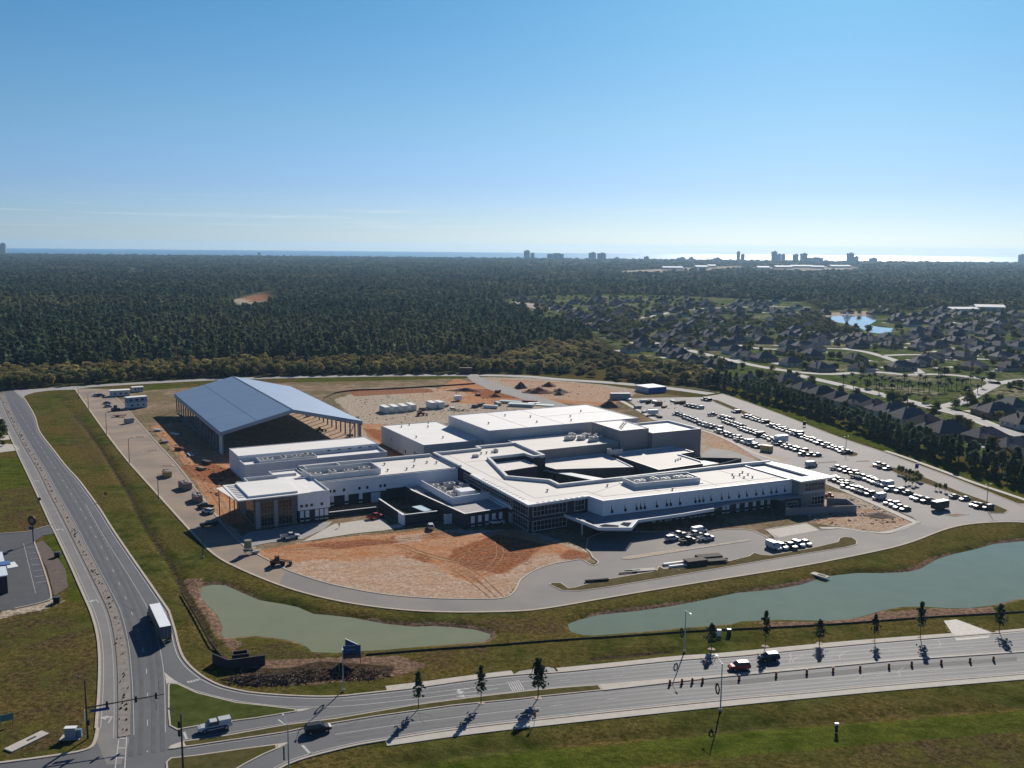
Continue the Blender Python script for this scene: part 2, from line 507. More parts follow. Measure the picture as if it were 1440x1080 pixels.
FOREST = GL([(-200, 560), (-60, 547), (30, 546), (100, 541), (250, 531.5), (400, 527.5), (560, 525), (690, 524), (800, 526), (822, 516), (850, 505), (905, 506), (880, 500), (862, 488), (835, 470), (800, 458), (760, 444), (706, 427)]) + \
    GL([(716, 420), (760, 415), (860, 414), (960, 416), (1060, 421), (1130, 424), (1150, 438), (1240, 432), (1290, 440), (1300, 432), (1440, 436), (1600, 440)]) + [(7300, 7840), (-6000, 7840), (-6000, 1500)]
HOOD = GL([(880, 512), (850, 480), (800, 455), (740, 437), (700, 426), (716, 420), (760, 415), (860, 414), (960, 416), (1060, 421), (1130, 424), (1150, 438), (1240, 432), (1290, 440), (1300, 432), (1440, 436), (1600, 440), (1700, 700), (1440, 660), (1300, 615), (1160, 572), (1000, 530)])
woods = smooth(inside_sd(X, Y, FOREST), -8, 6)
hood = smooth(inside_sd(X, Y, HOOD), -6, 6)
woods = woods * (1 - strips)

def attr(me, name, a):
    at = me.attributes.new(name, 'FLOAT', 'POINT')
    at.data.foreach_set('value', np.ascontiguousarray(a, dtype=np.float32).ravel())
ny_, nx_ = X.shape
idx = np.arange(nx_ * ny_).reshape(ny_, nx_)
quads = np.stack([idx[:-1, :-1], idx[:-1, 1:], idx[1:, 1:], idx[1:, :-1]], -1).reshape(-1, 4)
me = bpy.data.meshes.new('ground')
me.vertices.add(nx_ * ny_)
me.vertices.foreach_set('co', np.stack([X, Y, Z], -1).astype(np.float32).ravel())
me.loops.add(quads.size)
me.loops.foreach_set('vertex_index', quads.astype(np.int32).ravel())
me.polygons.add(len(quads))
me.polygons.foreach_set('loop_start', np.arange(0, quads.size, 4, dtype=np.int32))
me.polygons.foreach_set('use_smooth', np.ones(len(quads), bool))
me.update(calc_edges=True)
for n_, a_ in (('orange', orange), ('sand', np.maximum(sand, strips)), ('lush', lush), ('brown', brown), ('mud', mud), ('woods', woods), ('dark', dark), ('red', red), ('pale', pale), ('hood', hood), ('site', siteflat)):
    attr(me, n_, a_)

def ground_material():
    m = bpy.data.materials.new('ground_cover')
    m.use_nodes = True
    t = m.node_tree
    L = t.links.new
    b = t.nodes['Principled BSDF']
    b.inputs['Roughness'].default_value = 0.92
    b.inputs['Specular IOR Level'].default_value = 0.0
    pos = nd(t, 'ShaderNodeNewGeometry').outputs['Position']
    def noise(scale, det=5, rough=0.6, st=None):
        n = nd(t, 'ShaderNodeTexNoise')
        n.inputs['Scale'].default_value, n.inputs['Detail'].default_value, n.inputs['Roughness'].default_value = scale, det, rough
        if st:
            mp = nd(t, 'ShaderNodeMapping')
            mp.inputs['Rotation'].default_value = (0, 0, st[0])
            mp.inputs['Scale'].default_value = st[1]
            L(pos, mp.inputs[0]); L(mp.outputs[0], n.inputs['Vector'])
        else:
            L(pos, n.inputs['Vector'])
        return n.outputs[0]
    def rng(x, a, b_, lo=0.0, hi=1.0):
        r = nd(t, 'ShaderNodeMapRange')
        r.interpolation_type = 'SMOOTHSTEP'
        for k, v in zip(('From Min', 'From Max', 'To Min', 'To Max'), (a, b_, lo, hi)):
            r.inputs[k].default_value = v
        L(x, r.inputs[0])
        return r.outputs[0]
    def mth(op, a, c):
        n = nd(t, 'ShaderNodeMath', operation=op)
        for i, v in enumerate((a, c)):
            if isinstance(v, (int, float)): n.inputs[i].default_value = v
            else: L(v, n.inputs[i])
        return n.outputs[0]
    def mix(f, a, c):
        n = nd(t, 'ShaderNodeMix', data_type='RGBA')
        for i, v in ((0, f), (6, a), (7, c)):
            if isinstance(v, tuple): n.inputs[i].default_value = (*v, 1)
            elif isinstance(v, (int, float)): n.inputs[i].default_value = v
            else: L(v, n.inputs[i])
        return n.outputs[2]
    def at(name):
        a = nd(t, 'ShaderNodeAttribute')
        a.attribute_name = name
        return a.outputs['Fac']
    nA, nB, nC, nD = noise(0.035, 6), noise(0.16, 6, 0.65), noise(0.9, 6, 0.7), noise(3.2, 4, 0.7)
    nS = noise(0.3, 5, 0.6, (rad(62), (0.3, 1.0, 1.0)))          # mowing and wheel streaks
    nT = noise(0.22, 8, 0.72, (rad(25), (0.4, 1.0, 1.0)))
    grass = mix(rng(nB, 0.36, 0.64), (0.040, 0.051, 0.008), (0.096, 0.096, 0.024))
    grass = mix(rng(nA, 0.38, 0.62), grass, mix(rng(nC, 0.35, 0.65), (0.066, 0.058, 0.012), (0.150, 0.108, 0.036)))
    def fac(name, k=0.7, nz=None):
        v = mth('ADD', at(name), mth('MULTIPLY', mth('SUBTRACT', nz if nz is not None else mth('MULTIPLY', mth('ADD', nB, nC), 0.5), 0.5), k * 2))
        return rng(v, 0.38, 0.62)
    lushc = mix(rng(mth('MULTIPLY', mth('ADD', nS, nB), 0.5), 0.4, 0.6), (0.046, 0.070, 0.006), (0.088, 0.112, 0.014))
    brownc = mix(rng(nC, 0.35, 0.65), (0.050, 0.036, 0.015), (0.13, 0.088, 0.045))
    col = mix(mth('MULTIPLY', fac('brown', 0.9), 0.8), grass, mix(rng(nB, 0.4, 0.62), brownc, grass))
    col = mix(mth('MULTIPLY', fac('lush', 0.8), 0.7), col, lushc)
    hoodc = mix(rng(nB, 0.4, 0.6), mix(rng(noise(0.02, 4), 0.46, 0.62), (0.105, 0.135, 0.034), (0.30, 0.26, 0.18)), (0.055, 0.070, 0.024))
    col = mix(at('hood'), col, hoodc)
    sitec = mix(rng(nB, 0.35, 0.65), (0.23, 0.155, 0.10), (0.34, 0.255, 0.175))
    col = mix(mth('MULTIPLY', fac('site', 0.5), 0.9), col, mix(rng(nA, 0.42, 0.6), sitec, mix(rng(nC, 0.4, 0.6), (0.12, 0.10, 0.05), (0.24, 0.19, 0.115))))
    sandc = mix(rng(nC, 0.32, 0.68), (0.34, 0.265, 0.19), (0.54, 0.46, 0.37))
    col = mix(mth('MULTIPLY', fac('sand', 1.0), 0.9), col, sandc)
    orc = mix(rng(nT, 0.36, 0.64), mix(rng(nC, 0.3, 0.7), (0.39, 0.155, 0.062), (0.50, 0.24, 0.115)), (0.48, 0.28, 0.165))
    orc = mix(rng(noise(0.045, 7, 0.7), 0.56, 0.66), orc, mix(rng(nC, 0.4, 0.6), (0.20, 0.072, 0.036), (0.34, 0.15, 0.085)))
    orc = mix(rng(noise(0.06, 7, 0.75), 0.60, 0.68), orc, (0.46, 0.34, 0.25))
    col = mix(mth('MULTIPLY', fac('orange', 0.75), 0.93), col, orc)
    palec = mix(rng(nT, 0.34, 0.64), mix(rng(nC, 0.32, 0.68), (0.40, 0.275, 0.195), (0.56, 0.45, 0.35)), (0.45, 0.29, 0.19))
    col = mix(mth('MULTIPLY', fac('pale', 0.8), 0.88), col, palec)
    redc = mix(rng(nC, 0.34, 0.66), (0.19, 0.062, 0.028), (0.34, 0.14, 0.07))
    col = mix(mth('MULTIPLY', fac('red', 0.95), 0.85), col, redc)
    mudc = mix(rng(nC, 0.34, 0.66), (0.115, 0.075, 0.050), (0.27, 0.175, 0.12))
    col = mix(fac('mud', 0.5), col, mudc)
    col = mix(mth('MULTIPLY', fac('dark', 0.45), 0.9), col, mix(rng(nC, 0.35, 0.65), (0.022, 0.017, 0.011), (0.075, 0.055, 0.036)))
    col = mix(at('woods'), col, mix(rng(nB, 0.4, 0.6), (0.024, 0.032, 0.012), (0.06, 0.055, 0.024)))
    fine = mth('MULTIPLY', rng(nD, 0.25, 0.75, 0.66, 1.34), rng(noise(0.45, 8, 0.8), 0.3, 0.7, 0.78, 1.22))
    hs = nd(t, 'ShaderNodeHueSaturation')
    L(fine, hs.inputs['Value']); L(col, hs.inputs['Color'])
    L(hs.outputs[0], b.inputs['Base Color'])
    bp = nd(t, 'ShaderNodeBump')
    bp.inputs['Strength'].default_value, bp.inputs['Distance'].default_value = 0.55, 0.5
    L(mth('ADD', nC, mth('MULTIPLY', nD, 0.5)), bp.inputs['Height'])
    L(bp.outputs[0], b.inputs['Normal'])
    return m
me.materials.append(ground_material())
ground = link(bpy.data.objects.new('ground', me))
tag(ground, kind='structure')

# ------------------------------------------------------------------ water
def water_mat(name, col, rough, bscale, bstr, spec=0.5, stretch=(1, 1, 1)):
    m = bpy.data.materials.new(name)
    m.use_nodes = True
    t = m.node_tree
    b = t.nodes['Principled BSDF']
    b.inputs['Roughness'].default_value = rough
    b.inputs['Specular IOR Level'].default_value = spec
    g = nd(t, 'ShaderNodeNewGeometry')
    mp = nd(t, 'ShaderNodeMapping'); mp.inputs['Scale'].default_value = stretch
    n = nd(t, 'ShaderNodeTexNoise'); n.inputs['Scale'].default_value = bscale; n.inputs['Detail'].default_value = 5
    n2 = nd(t, 'ShaderNodeTexNoise'); n2.inputs['Scale'].default_value = bscale * 0.06; n2.inputs['Detail'].default_value = 3
    mx = nd(t, 'ShaderNodeMix', data_type='RGBA')
    mx.inputs[6].default_value = (*[c * .88 for c in col], 1); mx.inputs[7].default_value = (*[c * 1.12 for c in col], 1)
    bp = nd(t, 'ShaderNodeBump'); bp.inputs['Strength'].default_value = bstr; bp.inputs['Distance'].default_value = 0.2
    L = t.links.new
    L(g.outputs['Position'], mp.inputs[0]); L(mp.outputs[0], n.inputs['Vector']); L(mp.outputs[0], n2.inputs['Vector'])
    L(n2.outputs[0], mx.inputs[0]); L(mx.outputs[2], b.inputs['Base Color']); L(n.outputs[0], bp.inputs['Height']); L(bp.outputs[0], b.inputs['Normal'])
    return m
tag(MB().flat(inset(POND_W, -0.8), -0.82).build('pond', water_mat('silty_green_water', (0.215, 0.225, 0.122), 0.03, 2.5, 0.02, 0.14)), kind='structure')
tag(MB().flat(inset(POND_E, -0.8), -0.82).build('pond', water_mat('grey_green_water', (0.165, 0.200, 0.130), 0.03, 2.5, 0.02, 0.12)), kind='structure')
LAKE = GL([(1157, 447), (1172, 444.5), (1190, 443.5), (1210, 444.5), (1231, 444.5), (1232, 451), (1222, 457), (1236, 460), (1256, 461.5), (1252, 468), (1235, 469), (1220, 466.5), (1205, 459), (1190, 455.5), (1172, 452), (1160, 450)])
tag(MB().flat(LAKE, 0.03).build('lake', water_mat('lake_water', (0.08, 0.13, 0.16), 0.05, 0.4, 0.05)), kind='structure')
SX = [-9000, 13500]
sea = MB()
sea.add([(SX[0], 7800, -0.6), (SX[1], 7800, -0.6), (SX[1] * 1.6, 17600, -0.6), (SX[0] * 1.6, 17600, -0.6)], [(0, 1, 2, 3)])
tag(sea.build('sea', water_mat('sea_water', (0.028, 0.115, 0.22), 0.33, 0.02, 0.6, 0.22, (1, 0.4, 1))), kind='structure')
tag(MB().flat([(-6000, 7860), (7500, 7860), (7500, 7960), (-6000, 7960)], 0.2).build('beach', mat('beach_sand', (0.62, 0.58, 0.50), 0.9, 0.1, 0.01)), kind='structure')

# ------------------------------------------------------------------ roads, paths, markings
MED0 = smoothline(GL([(-16, 522), (3, 557), (11, 577), (20, 595), (28, 610), (38, 628), (47, 643), (60, 664), (73, 692), (91, 724), (107, 755.5), (124, 789), (142, 824), (155, 850), (161, 865), (168.5, 897), (172.5, 935.6), (174, 974), (174.5, 1002), (174.5, 1036)]))
asph = mat('worn_asphalt', (0.108, 0.109, 0.113), 0.75, 0.13, 0.12, spec=0.35, bump=0.08, detail=8)
asph_o = mat('asphalt_sandy', (0.235, 0.195, 0.16), 0.85, 0.14, 0.06, spec=0.2, bump=0.08, detail=9, col2=(0.36, 0.265, 0.185))
asph_l = mat('lot_asphalt', (0.195, 0.183, 0.172), 0.82, 0.12, 0.05, spec=0.2, bump=0.06, detail=9, col2=(0.255, 0.225, 0.195))
asph_d = mat('dark_asphalt', (0.075, 0.078, 0.085), 0.8, 0.15, 0.3, spec=0.3, detail=8)
conc = mat('pale_concrete', (0.47, 0.43, 0.37), 0.85, 0.10, 0.5, spec=0.2)
kerbm = mat('kerb_concrete', (0.45, 0.39, 0.32), 0.85, 0.12, 0.8, spec=0.2)
street = mat('street_concrete', (0.33, 0.31, 0.295), 0.85, 0.1, 0.05, spec=0.2)
white = mat('road_paint', (0.43, 0.42, 0.40), 0.75, 0.25, 1.5, detail=6)
brick = mat('median_pavers', (0.20, 0.17, 0.145), 0.9, 0.2, 0.8, col2=(0.29, 0.25, 0.22), detail=9)
medgrass = mat('median_grass', (0.058, 0.062, 0.018), 0.92, 0.1, 0.5, spec=0.0, col2=(0.118, 0.10, 0.042), bump=0.3, detail=7)
lushgrass = mat('watered_grass', (0.045, 0.062, 0.014), 0.92, 0.1, 0.35, spec=0.0, col2=(0.088, 0.10, 0.03), bump=0.3, detail=7)
sandm = mat('washed_sand', (0.42, 0.32, 0.23), 0.92, 0.15, 0.6, spec=0.1, col2=(0.52, 0.44, 0.35))
def st(o):
    return tag(o, kind='structure')
WE = smoothline(GL([(-70, 522), (-25, 557), (0, 585), (10, 603), (21, 625.6), (28, 642), (48, 683), (71, 734), (80, 751), (100, 793), (122, 843), (130, 860), (139, 890), (142.5, 924), (141.5, 974.5), (137.5, 1024)]))
RE = smoothline(GL([(-60, 488), (-20, 513), (0, 524), (10, 536), (22, 549), (32, 558), (42, 574), (49, 587), (52.5, 604), (60, 615.5), (71, 629), (92, 657), (108, 673), (122, 692), (139, 715.5), (155.6, 743), (180.6, 780), (205.6, 816), (222, 840), (236, 860.6)]))
SLIP = smoothline(GL([(236, 860.6), (244, 885.6), (250, 913), (258, 930), (278, 949.4), (305.6, 964.7), (333, 971.7), (358, 976), (415.6, 980), (471, 981), (515.6, 976), (582, 969), (640, 960), (721, 949.5), (784, 947), (887, 936), (953, 929), (1040, 923.5), (1120, 915), (1240, 904), (1340, 896), (1440, 888), (1560, 877), (1800, 856), (2000, 838)]))
SE = smoothline(GL([(330, 1120), (390, 1080), (415, 1069), (443, 1060.6), (499, 1046.7), (535, 1041), (638, 1024), (760, 1010.5), (887, 997), (1040, 981), (1120, 975), (1240, 963), (1440, 947), (1560, 936), (1800, 914.5), (2000, 897)]))
tag(MB().flat(WE + smoothline(GL([(137.5, 1024), (133, 1047), (122, 1055), (83, 1062), (0, 1073), (-60, 1080)]))[1:] + GL([(-60, 1180), (240, 1180), (236, 1075), (234, 1000), (236, 900)]) + RE[::-1], 0.0).build('road', asph), kind='structure')
st(MB().flat(SLIP + SE[::-1] + GL([(236, 1180), (233, 1072), (233, 1000), (230, 940), (228, 890)]), 0.012).build('road', asph))
st(MB().flat(GL([(10, 541), (20, 547), (45, 547), (66.7, 546), (82, 543.5), (111, 543), (111, 548.5), (104.5, 548), (82, 548.5), (66.7, 549.5), (48, 552), (36, 556), (31, 560)]), 0.02).build('road', street))
WLN = offset(MED0, 1.3)
st(MB().flat(WE + GL([(137, 1045), (150, 1075), (170, 1075)]) + WLN[::-1], 0.006).build('road', mat('pale_asphalt', (0.195, 0.183, 0.172), 0.8, 0.10, 0.2, spec=0.3, bump=0.08, detail=8)))
LO = smoothline(GL([(105.5, 546), (166.7, 633), (222, 694), (277.8, 755.6), (305.6, 783.5), (347, 803.6), (400, 825), (450, 839), (499, 849), (571, 858), (638, 860.6), (720, 859.5), (764, 856), (870, 837), (998, 816), (1120, 797), (1206.7, 780), (1275, 765), (1327.5, 743), (1369, 735), (1440, 732.7), (1490, 744), (1560, 770), (1700, 828)]))
LIW = smoothline(GL([(150, 547), (158, 555), (178, 575), (214, 616.7), (250, 655.5), (262, 672), (283, 700), (300, 722), (318, 745), (345, 772), (375, 787), (402, 802)]))
NB = smoothline(GL([(402, 802), (436, 814), (471, 824), (538, 837), (610, 842.5), (660, 843), (704, 843), (720, 838), (729, 826), (732, 816), (748, 805)]), 2) + \
    GL([(762, 798.5), (780, 793), (816.7, 787), (829, 794), (836, 795.5), (842, 793), (843, 790), (835, 784), (832, 778), (826, 772), (828, 757), (850, 748), (920, 748), (998, 748), (1017, 745), (1045, 744.5), (1060, 747), (1080, 757), (1092, 757), (1078, 745), (1135, 736), (1153, 746), (1189, 742.5), (1215, 747), (1240, 751), (1254, 750), (1273, 742), (1296, 735)])
cutW = next(i for i, p in enumerate(LO) if p[1] < G(402, 825)[1])
st(MB().flat(LO[:cutW] + LIW[::-1], 0.004).build('access_road', asph_o))
st(MB().flat(LO[cutW - 1:] + GL([(1700, 808), (1560, 754), (1440, 708), (1320, 710)]) + NB[::-1], 0.016).build('loop_road', asph_l))
PN = smoothline(GL([(860, 536.5), (943, 544), (985, 547.5), (1010, 552), (1047.5, 564.6), (1110, 587.5), (1160, 608), (1202, 623), (1240, 635), (1286, 652.5), (1348, 675), (1440, 713), (1560, 757), (1700, 810)]))
LOT = GL([(881, 561), (905, 559.5), (987, 558.5)]) + [p for p in PN if p[1] < G(1010, 552)[1]] + GL([(1700, 824), (1560, 767), (1490, 742), (1440, 731.5), (1369, 736), (1327, 744), (1296, 738), (1283, 727), (1230, 706), (1163, 681), (1120, 664), (1080, 652), (1058, 641), (1012, 611), (985, 602), (940, 600), (922, 591)])
st(MB().flat(LOT, 0.024).build('parking_lot', mat('parking_asphalt', (0.215, 0.205, 0.20), 0.82, 0.10, 0.05, spec=0.25, bump=0.06, detail=9, col2=(0.285, 0.245, 0.215))))
FARR = smoothline(GL([(104, 545), (150, 541.5), (194, 539), (250, 536), (303, 533.3), (400, 530.5), (539, 528), (657, 527.3), (740, 528.8), (782, 533.5), (860, 538), (943, 546), (1000, 554)]))
st(MB().flat(ribbon(FARR, 10), 0.03).build('perimeter_road', street))
st(MB().flat(GL([(655, 528), (670, 528), (700, 541), (735, 551), (800, 570), (775, 574), (720, 557), (690, 549), (664, 537)]), 0.036).build('site_road', mat('site_road_gravel', (0.24, 0.22, 0.20), 0.9, 0.12, 0.2)))
st(MB().flat(GL([(986, 640), (1000, 630), (1030, 634), (1085, 655), (1110, 668), (1060, 668), (1040, 652), (986, 652)]), 0.03).build('service_road', asph_l))
st(MB().flat(GL([(425, 762), (455, 745), (470, 737), (520, 730), (537, 729), (549, 739), (560, 737), (568, 741), (540, 746), (500, 750), (455, 757)]), 0.03).build('plaza', conc))
st(MB().flat(GL([(330, 760), (352, 748), (420, 738), (468, 733), (455, 745), (425, 758), (380, 763), (345, 770)]), 0.034).build('plaza', mat('plaza_concrete', (0.30, 0.28, 0.26), 0.85, 0.1, 0.4)))
st(MB().flat(GL([(1075, 745), (1135, 736), (1153, 745.5), (1095, 756)]), 0.04).build('concrete_pad', conc))
st(MB().flat(GL([(-60, 756), (40, 748), (74, 738), (80, 750), (60, 753), (48, 762), (62, 800), (73, 838), (70, 845), (20, 856), (-60, 868)]), 0.02).build('parking_lot', asph_d))
st(MB().flat(GL([(48, 765), (60, 760), (72, 772), (92, 800), (96, 826), (76, 838), (66, 800)]), 0.03).build('mulch_bed', mat('bark_mulch', (0.115, 0.085, 0.068), 0.95, 0.25, 0.8, detail=8)))
st(MB().flat(GL([(721, 949.5), (784, 947), (779, 940), (770, 938), (730, 944)]), 0.04).build('driveway', mat('driveway_concrete', (0.33, 0.315, 0.29), 0.85, 0.12, 0.5)))
st(MB().flat(GL([(1327, 873), (1345, 871), (1396, 890), (1390, 897), (1345, 901), (1335, 885)]), 0.03).build('driveway', mat('white_sand', (0.62, 0.57, 0.50), 0.9, 0.12, 1.0)))
for p in ([(-30, 640), (28, 633), (24, 626), (10, 624), (-30, 628)], [(-30, 622), (14, 618), (12, 612), (-30, 614)]):
    st(MB().flat(GL(p), 0.03).build('driveway', conc))

def slab(name, poly, z0, z1, top, side=None):
    b_ = MB()
    b_.m = 1
    b_.prism(poly, z0, z1, cap=False)
    b_.m = 0
    b_.flat(poly, z1)
    return st(b_.build(name, [top, side or kerbm]))
def island(name, px, top, z=0.14):
    poly = GL(px)
    slab(name, poly, 0.0, z - 0.012, kerbm)
    st(MB().flat(inset(poly, 0.35), z).build(name + '_top', top))
TRI = [(236, 965), (238, 960.5), (251, 962), (278, 974.5), (333, 988), (375, 992.5), (417, 997.5), (417, 1001), (360, 1010.5), (300, 1018), (264, 1024), (249, 1027), (238, 1021), (236, 1000)]
island('median', TRI, lushgrass)
st(MB().flat(GL([(417.5, 997.2), (440, 996), (425, 1000), (417.5, 1001)]), 0.05).build('median_nose', conc))
st(MB().flat(GL([(231, 945), (236.5, 950), (251, 961), (238, 960), (234, 962)]), 0.05).build('median_nose', conc))
island('median', [(236, 1054), (240, 1049), (258, 1042.5), (322, 1033.5), (400, 1019.5), (471, 1010.5), (582, 991.5), (666, 980.5), (743, 971.5), (790, 967), (842, 963.2), (848, 971), (760, 980), (735, 983), (638, 992.5), (527, 1008), (429, 1024), (400, 1030.5), (322, 1042), (261, 1051)], medgrass)
st(MB().flat(GL([(237, 1053.6), (241, 1049.5), (258, 1043.2), (262, 1050), (245, 1053.5)]), 0.15).build('median_nose', conc))
slab('median', GL([(842, 963), (937, 955), (998, 951), (1120, 939.7), (1262, 927), (1440, 915.3), (1560, 906), (2000, 867), (2000, 869.5), (1560, 908.3), (1440, 917.6), (1262, 929.5), (1120, 943), (998, 954.5), (931, 962), (848, 971.5)]), 0.0, 0.16, conc)
island('median', [(233, 1072), (240, 1066), (278, 1062), (330, 1054.5), (389, 1046.7), (391, 1053), (370, 1062), (345, 1075), (320, 1090), (300, 1105), (235, 1105)], medgrass)
st(MB().flat(GL([(389.5, 1046.4), (408, 1043.5), (391.5, 1052.8)]), 0.06).build('median_nose', conc))
MED = MED0
slab('median', ribbon(MED, 2.1), 0.0, 0.12, brick)
st(MB().flat(GL([(931, 963.5), (1040, 956), (1250, 936), (1430, 924), (1430, 929.5), (1250, 942.5), (1040, 963)]), 0.028).build('road_patch', mat('asphalt_patch', (0.095, 0.093, 0.092), 0.8, 0.15, 0.5)))
# verges and islands of the site
GI = mat('island_grass', (0.085, 0.075, 0.032), 0.92, 0.1, 0.5, spec=0.0, col2=(0.15, 0.118, 0.062), bump=0.3, detail=7)
island('verge', [(771, 822), (776, 819.5), (789, 819.5), (800, 827), (808, 826), (840, 817), (880, 810), (922, 803), (926, 796), (934, 800), (985, 795), (1025, 789), (1053, 782), (1060, 777), (1070, 780), (1084, 781), (1140, 771), (1178, 762), (1180, 757), (1186, 755), (1199, 756), (1206, 761), (1205, 766), (1190, 770), (1120, 781), (1053, 792.5), (942, 811.5), (859, 825.5), (815, 831.5), (790, 831)], GI, 0.13)
island('verge', [(873, 786), (879, 783.5), (920, 777), (970, 771), (1052, 759), (1056, 760.5), (970, 773.5), (930, 780), (885, 787)], sandm, 0.13)
island('verge', [(997, 561), (1010, 563), (1063, 585), (1120, 606), (1190, 632), (1208, 638), (1206, 641), (1196, 642), (1180, 637), (1118, 611), (1060, 589), (1005, 566)], GI, 0.13)
island('verge', [(1249, 655), (1300, 671), (1349, 691), (1396, 708), (1419, 718), (1413, 722.5), (1391, 722), (1385, 715), (1349, 697), (1330, 690), (1300, 680), (1262, 667), (1252, 662)], GI, 0.13)
for p in ([(1149, 650), (1178, 648.5), (1178, 650), (1149, 651.5)], [(1203, 648), (1224, 647.5), (1224, 649), (1203, 649.5)], [(1140, 641), (1160, 642), (1158, 643.5), (1136, 645)], [(1167, 657), (1177, 657), (1176, 658.5), (1168, 658.5)], [(1222, 655), (1232, 656), (1231, 657.5), (1223, 656.5)], [(1325, 724), (1345, 722), (1363, 723.5), (1345, 727)], [(189, 614), (203, 613), (204, 615), (190, 616)], [(205, 633), (222, 631.5), (223, 633.5), (206, 635)], [(225, 654), (242, 653), (245, 656), (228, 656.5)]):
    island('planting_strip', p, mat('strip_soil', (0.20, 0.13, 0.085), 0.95, 0.2, 0.6), 0.12)
st(MB().flat(GL([(1040, 625), (1068, 637), (1110, 645), (1100, 648.5), (1075, 643), (1062, 637)]), 0.05).build('planting_strip', sandm))

def walk(px, w_, z=0.06, m_=None):
    return slab('sidewalk', ribbon(smoothline(GL(px)), w_), -0.05, z, m_ or conc)
walk([(543, 968), (600, 961.5), (660, 953), (721, 946)], 2.1)
walk([(784, 942.5), (887, 932.5), (948, 925.5), (998, 922.5), (1040, 919), (1120, 911), (1206, 903), (1343, 893)], 2.1)
walk([(1405, 890), (1440, 886.5), (1560, 876), (2000, 834)], 2.1)
walk([(543, 1045), (638, 1031.5), (720, 1021.5), (887, 1003.5), (1040, 987.5), (1120, 980), (1240, 968.5), (1440, 952), (1560, 942), (2000, 903)], 2.2)
walk([(1245, 634), (1271, 642.5), (1304, 654.5), (1338, 667), (1371, 679.5), (1420, 695.5), (1520, 730), (1680, 786)], 2.3)
walk([(1164, 680), (1196, 693), (1240, 712.5), (1289, 735)], 2.6)
walk([(1288, 735.5), (1266, 744), (1246, 750), (1215, 747.5), (1189, 742.5), (1153, 742.5)], 2.0, 0.066)
walk([(860, 557), (880, 567), (900, 578), (922, 590.5)], 2.6)
walk([(984, 604), (1010, 612), (1040, 627), (1066, 640), (1096, 648)], 2.0)
def kerb(pts, w_=0.5, h=0.13, m_=None):
    b_ = MB()
    poly = ribbon(pts, w_)
    b_.prism(poly, -0.05, h)
    return st(b_.build('kerb', m_ or kerbm))
kerb(offset(LO, -0.3), 0.75, 0.10, mat('sandy_kerb', (0.47, 0.38, 0.285), 0.9, 0.12, 0.5))
kerb(offset(NB, 0.3), 0.5)
kerb(offset(LIW, 0.3), 0.5)
kerb(offset(WE, -0.3), 0.55)
kerb(offset(RE[12:], 0.35), 0.6)
kerb(offset(SLIP, 0.3), 0.5)
kerb(offset(SE, -0.3), 0.5)
kerb(offset(PN, 0.3)[4:], 0.5)
kerb(smoothline(GL([(137.5, 1024), (133, 1047), (122, 1055), (83, 1062), (0, 1073), (-60, 1080)])), 0.6)
kerb(GL([(74, 737.5), (40, 747.5), (-60, 755)]), 0.4)
kerb(smoothline(GL([(48, 762), (62, 800), (73, 838), (70, 845), (20, 856)])), 0.4)

mk = MB()
def line(pts, w_=0.14, z=0.03):
    mk.flat(ribbon(pts, w_), z)
def dashes(pts, on=3.0, off=9.0, w_=0.17, z=0.03):
    pts = resample(pts, 0.5)
    acc, cur = 0.0, []
    for a, b in zip(pts[:-1], pts[1:]):
        acc += math.hypot(b[0] - a[0], b[1] - a[1])
        if acc % (on + off) < on:
            cur.append(a)
        elif len(cur) > 1:
            mk.flat(ribbon(cur, w_), z); cur = []
        else:
            cur = []
    if len(cur) > 1: mk.flat(ribbon(cur, w_), z)
line(offset(RE, -0.5)[6:])
line(offset(SLIP, -0.6), 0.2)
line(offset(SE, 0.6), 0.2)
line(offset(WE, 0.5))
line(offset(MED, -1.8)[4:], .12); line(offset(MED, 1.7)[4:], .12)
line(smoothline(GL([(120, 708), (142, 748), (164, 783), (190, 824), (211, 860.6), (221, 893), (226.4, 919), (230.5, 944), (232, 980), (232.5, 1030)])))
dashes(smoothline(GL([(18, 565), (60, 632), (98, 690), (130, 745), (168, 820), (186, 863), (200, 905), (205.6, 938), (207.8, 972), (207, 1060)])))
dashes(smoothline(GL([(48, 600), (90, 668), (125, 720), (160, 783)])), 1.2, 3)
line(smoothline(GL([(236, 952), (262, 966), (278, 972.6), (333, 986.5), (400, 994), (440, 994.5), (482, 994), (577, 984), (640, 976.5), (700, 968)])), 0.2)
line(smoothline(GL([(482, 986), (540, 982), (640, 970), (760, 956)])), 0.14)
line(smoothline(GL([(471, 1033), (560, 1019), (649, 1008), (760, 995)])), 0.18)
dashes(smoothline(GL([(775, 993), (817, 988), (893, 979), (973, 971.5), (1119, 960), (1189, 954), (1261, 948), (1330, 943), (1402, 939), (1560, 928)])))
dashes(smoothline(GL([(787, 957.5), (867, 951), (941, 944.5), (1010, 938.5), (1157, 926.5), (1222, 922), (1289, 916), (1352, 912), (1419, 907), (1560, 896)])))
line(offset(smoothline(GL([(261, 1051), (400, 1030.5), (527, 1008), (638, 992.5), (735, 983), (848, 971.5)])), -0.6), 0.12)
line(offset(smoothline(GL([(258, 1042.5), (400, 1019.5), (582, 991.5), (743, 971.5), (842, 963.2)])), 0.6), 0.12)
line(GL([(425, 1048), (436.5, 1060.5)]), 0.5); line(GL([(258.7, 1029.5), (262.5, 1039.5)]), 0.5); line(GL([(391, 1012), (401, 1019)]), 0.35)
for i in range(6):
    a_, b_ = (714 + i * 3.1, 958.5 - i * 0.2), (722 + i * 3.1, 973.5 - i * 0.4)
    line(GL([a_, b_]), 0.22)
line(GL([(711, 959.5), (731, 957)]), 0.16); line(GL([(720, 974), (741, 970.5)]), 0.16)
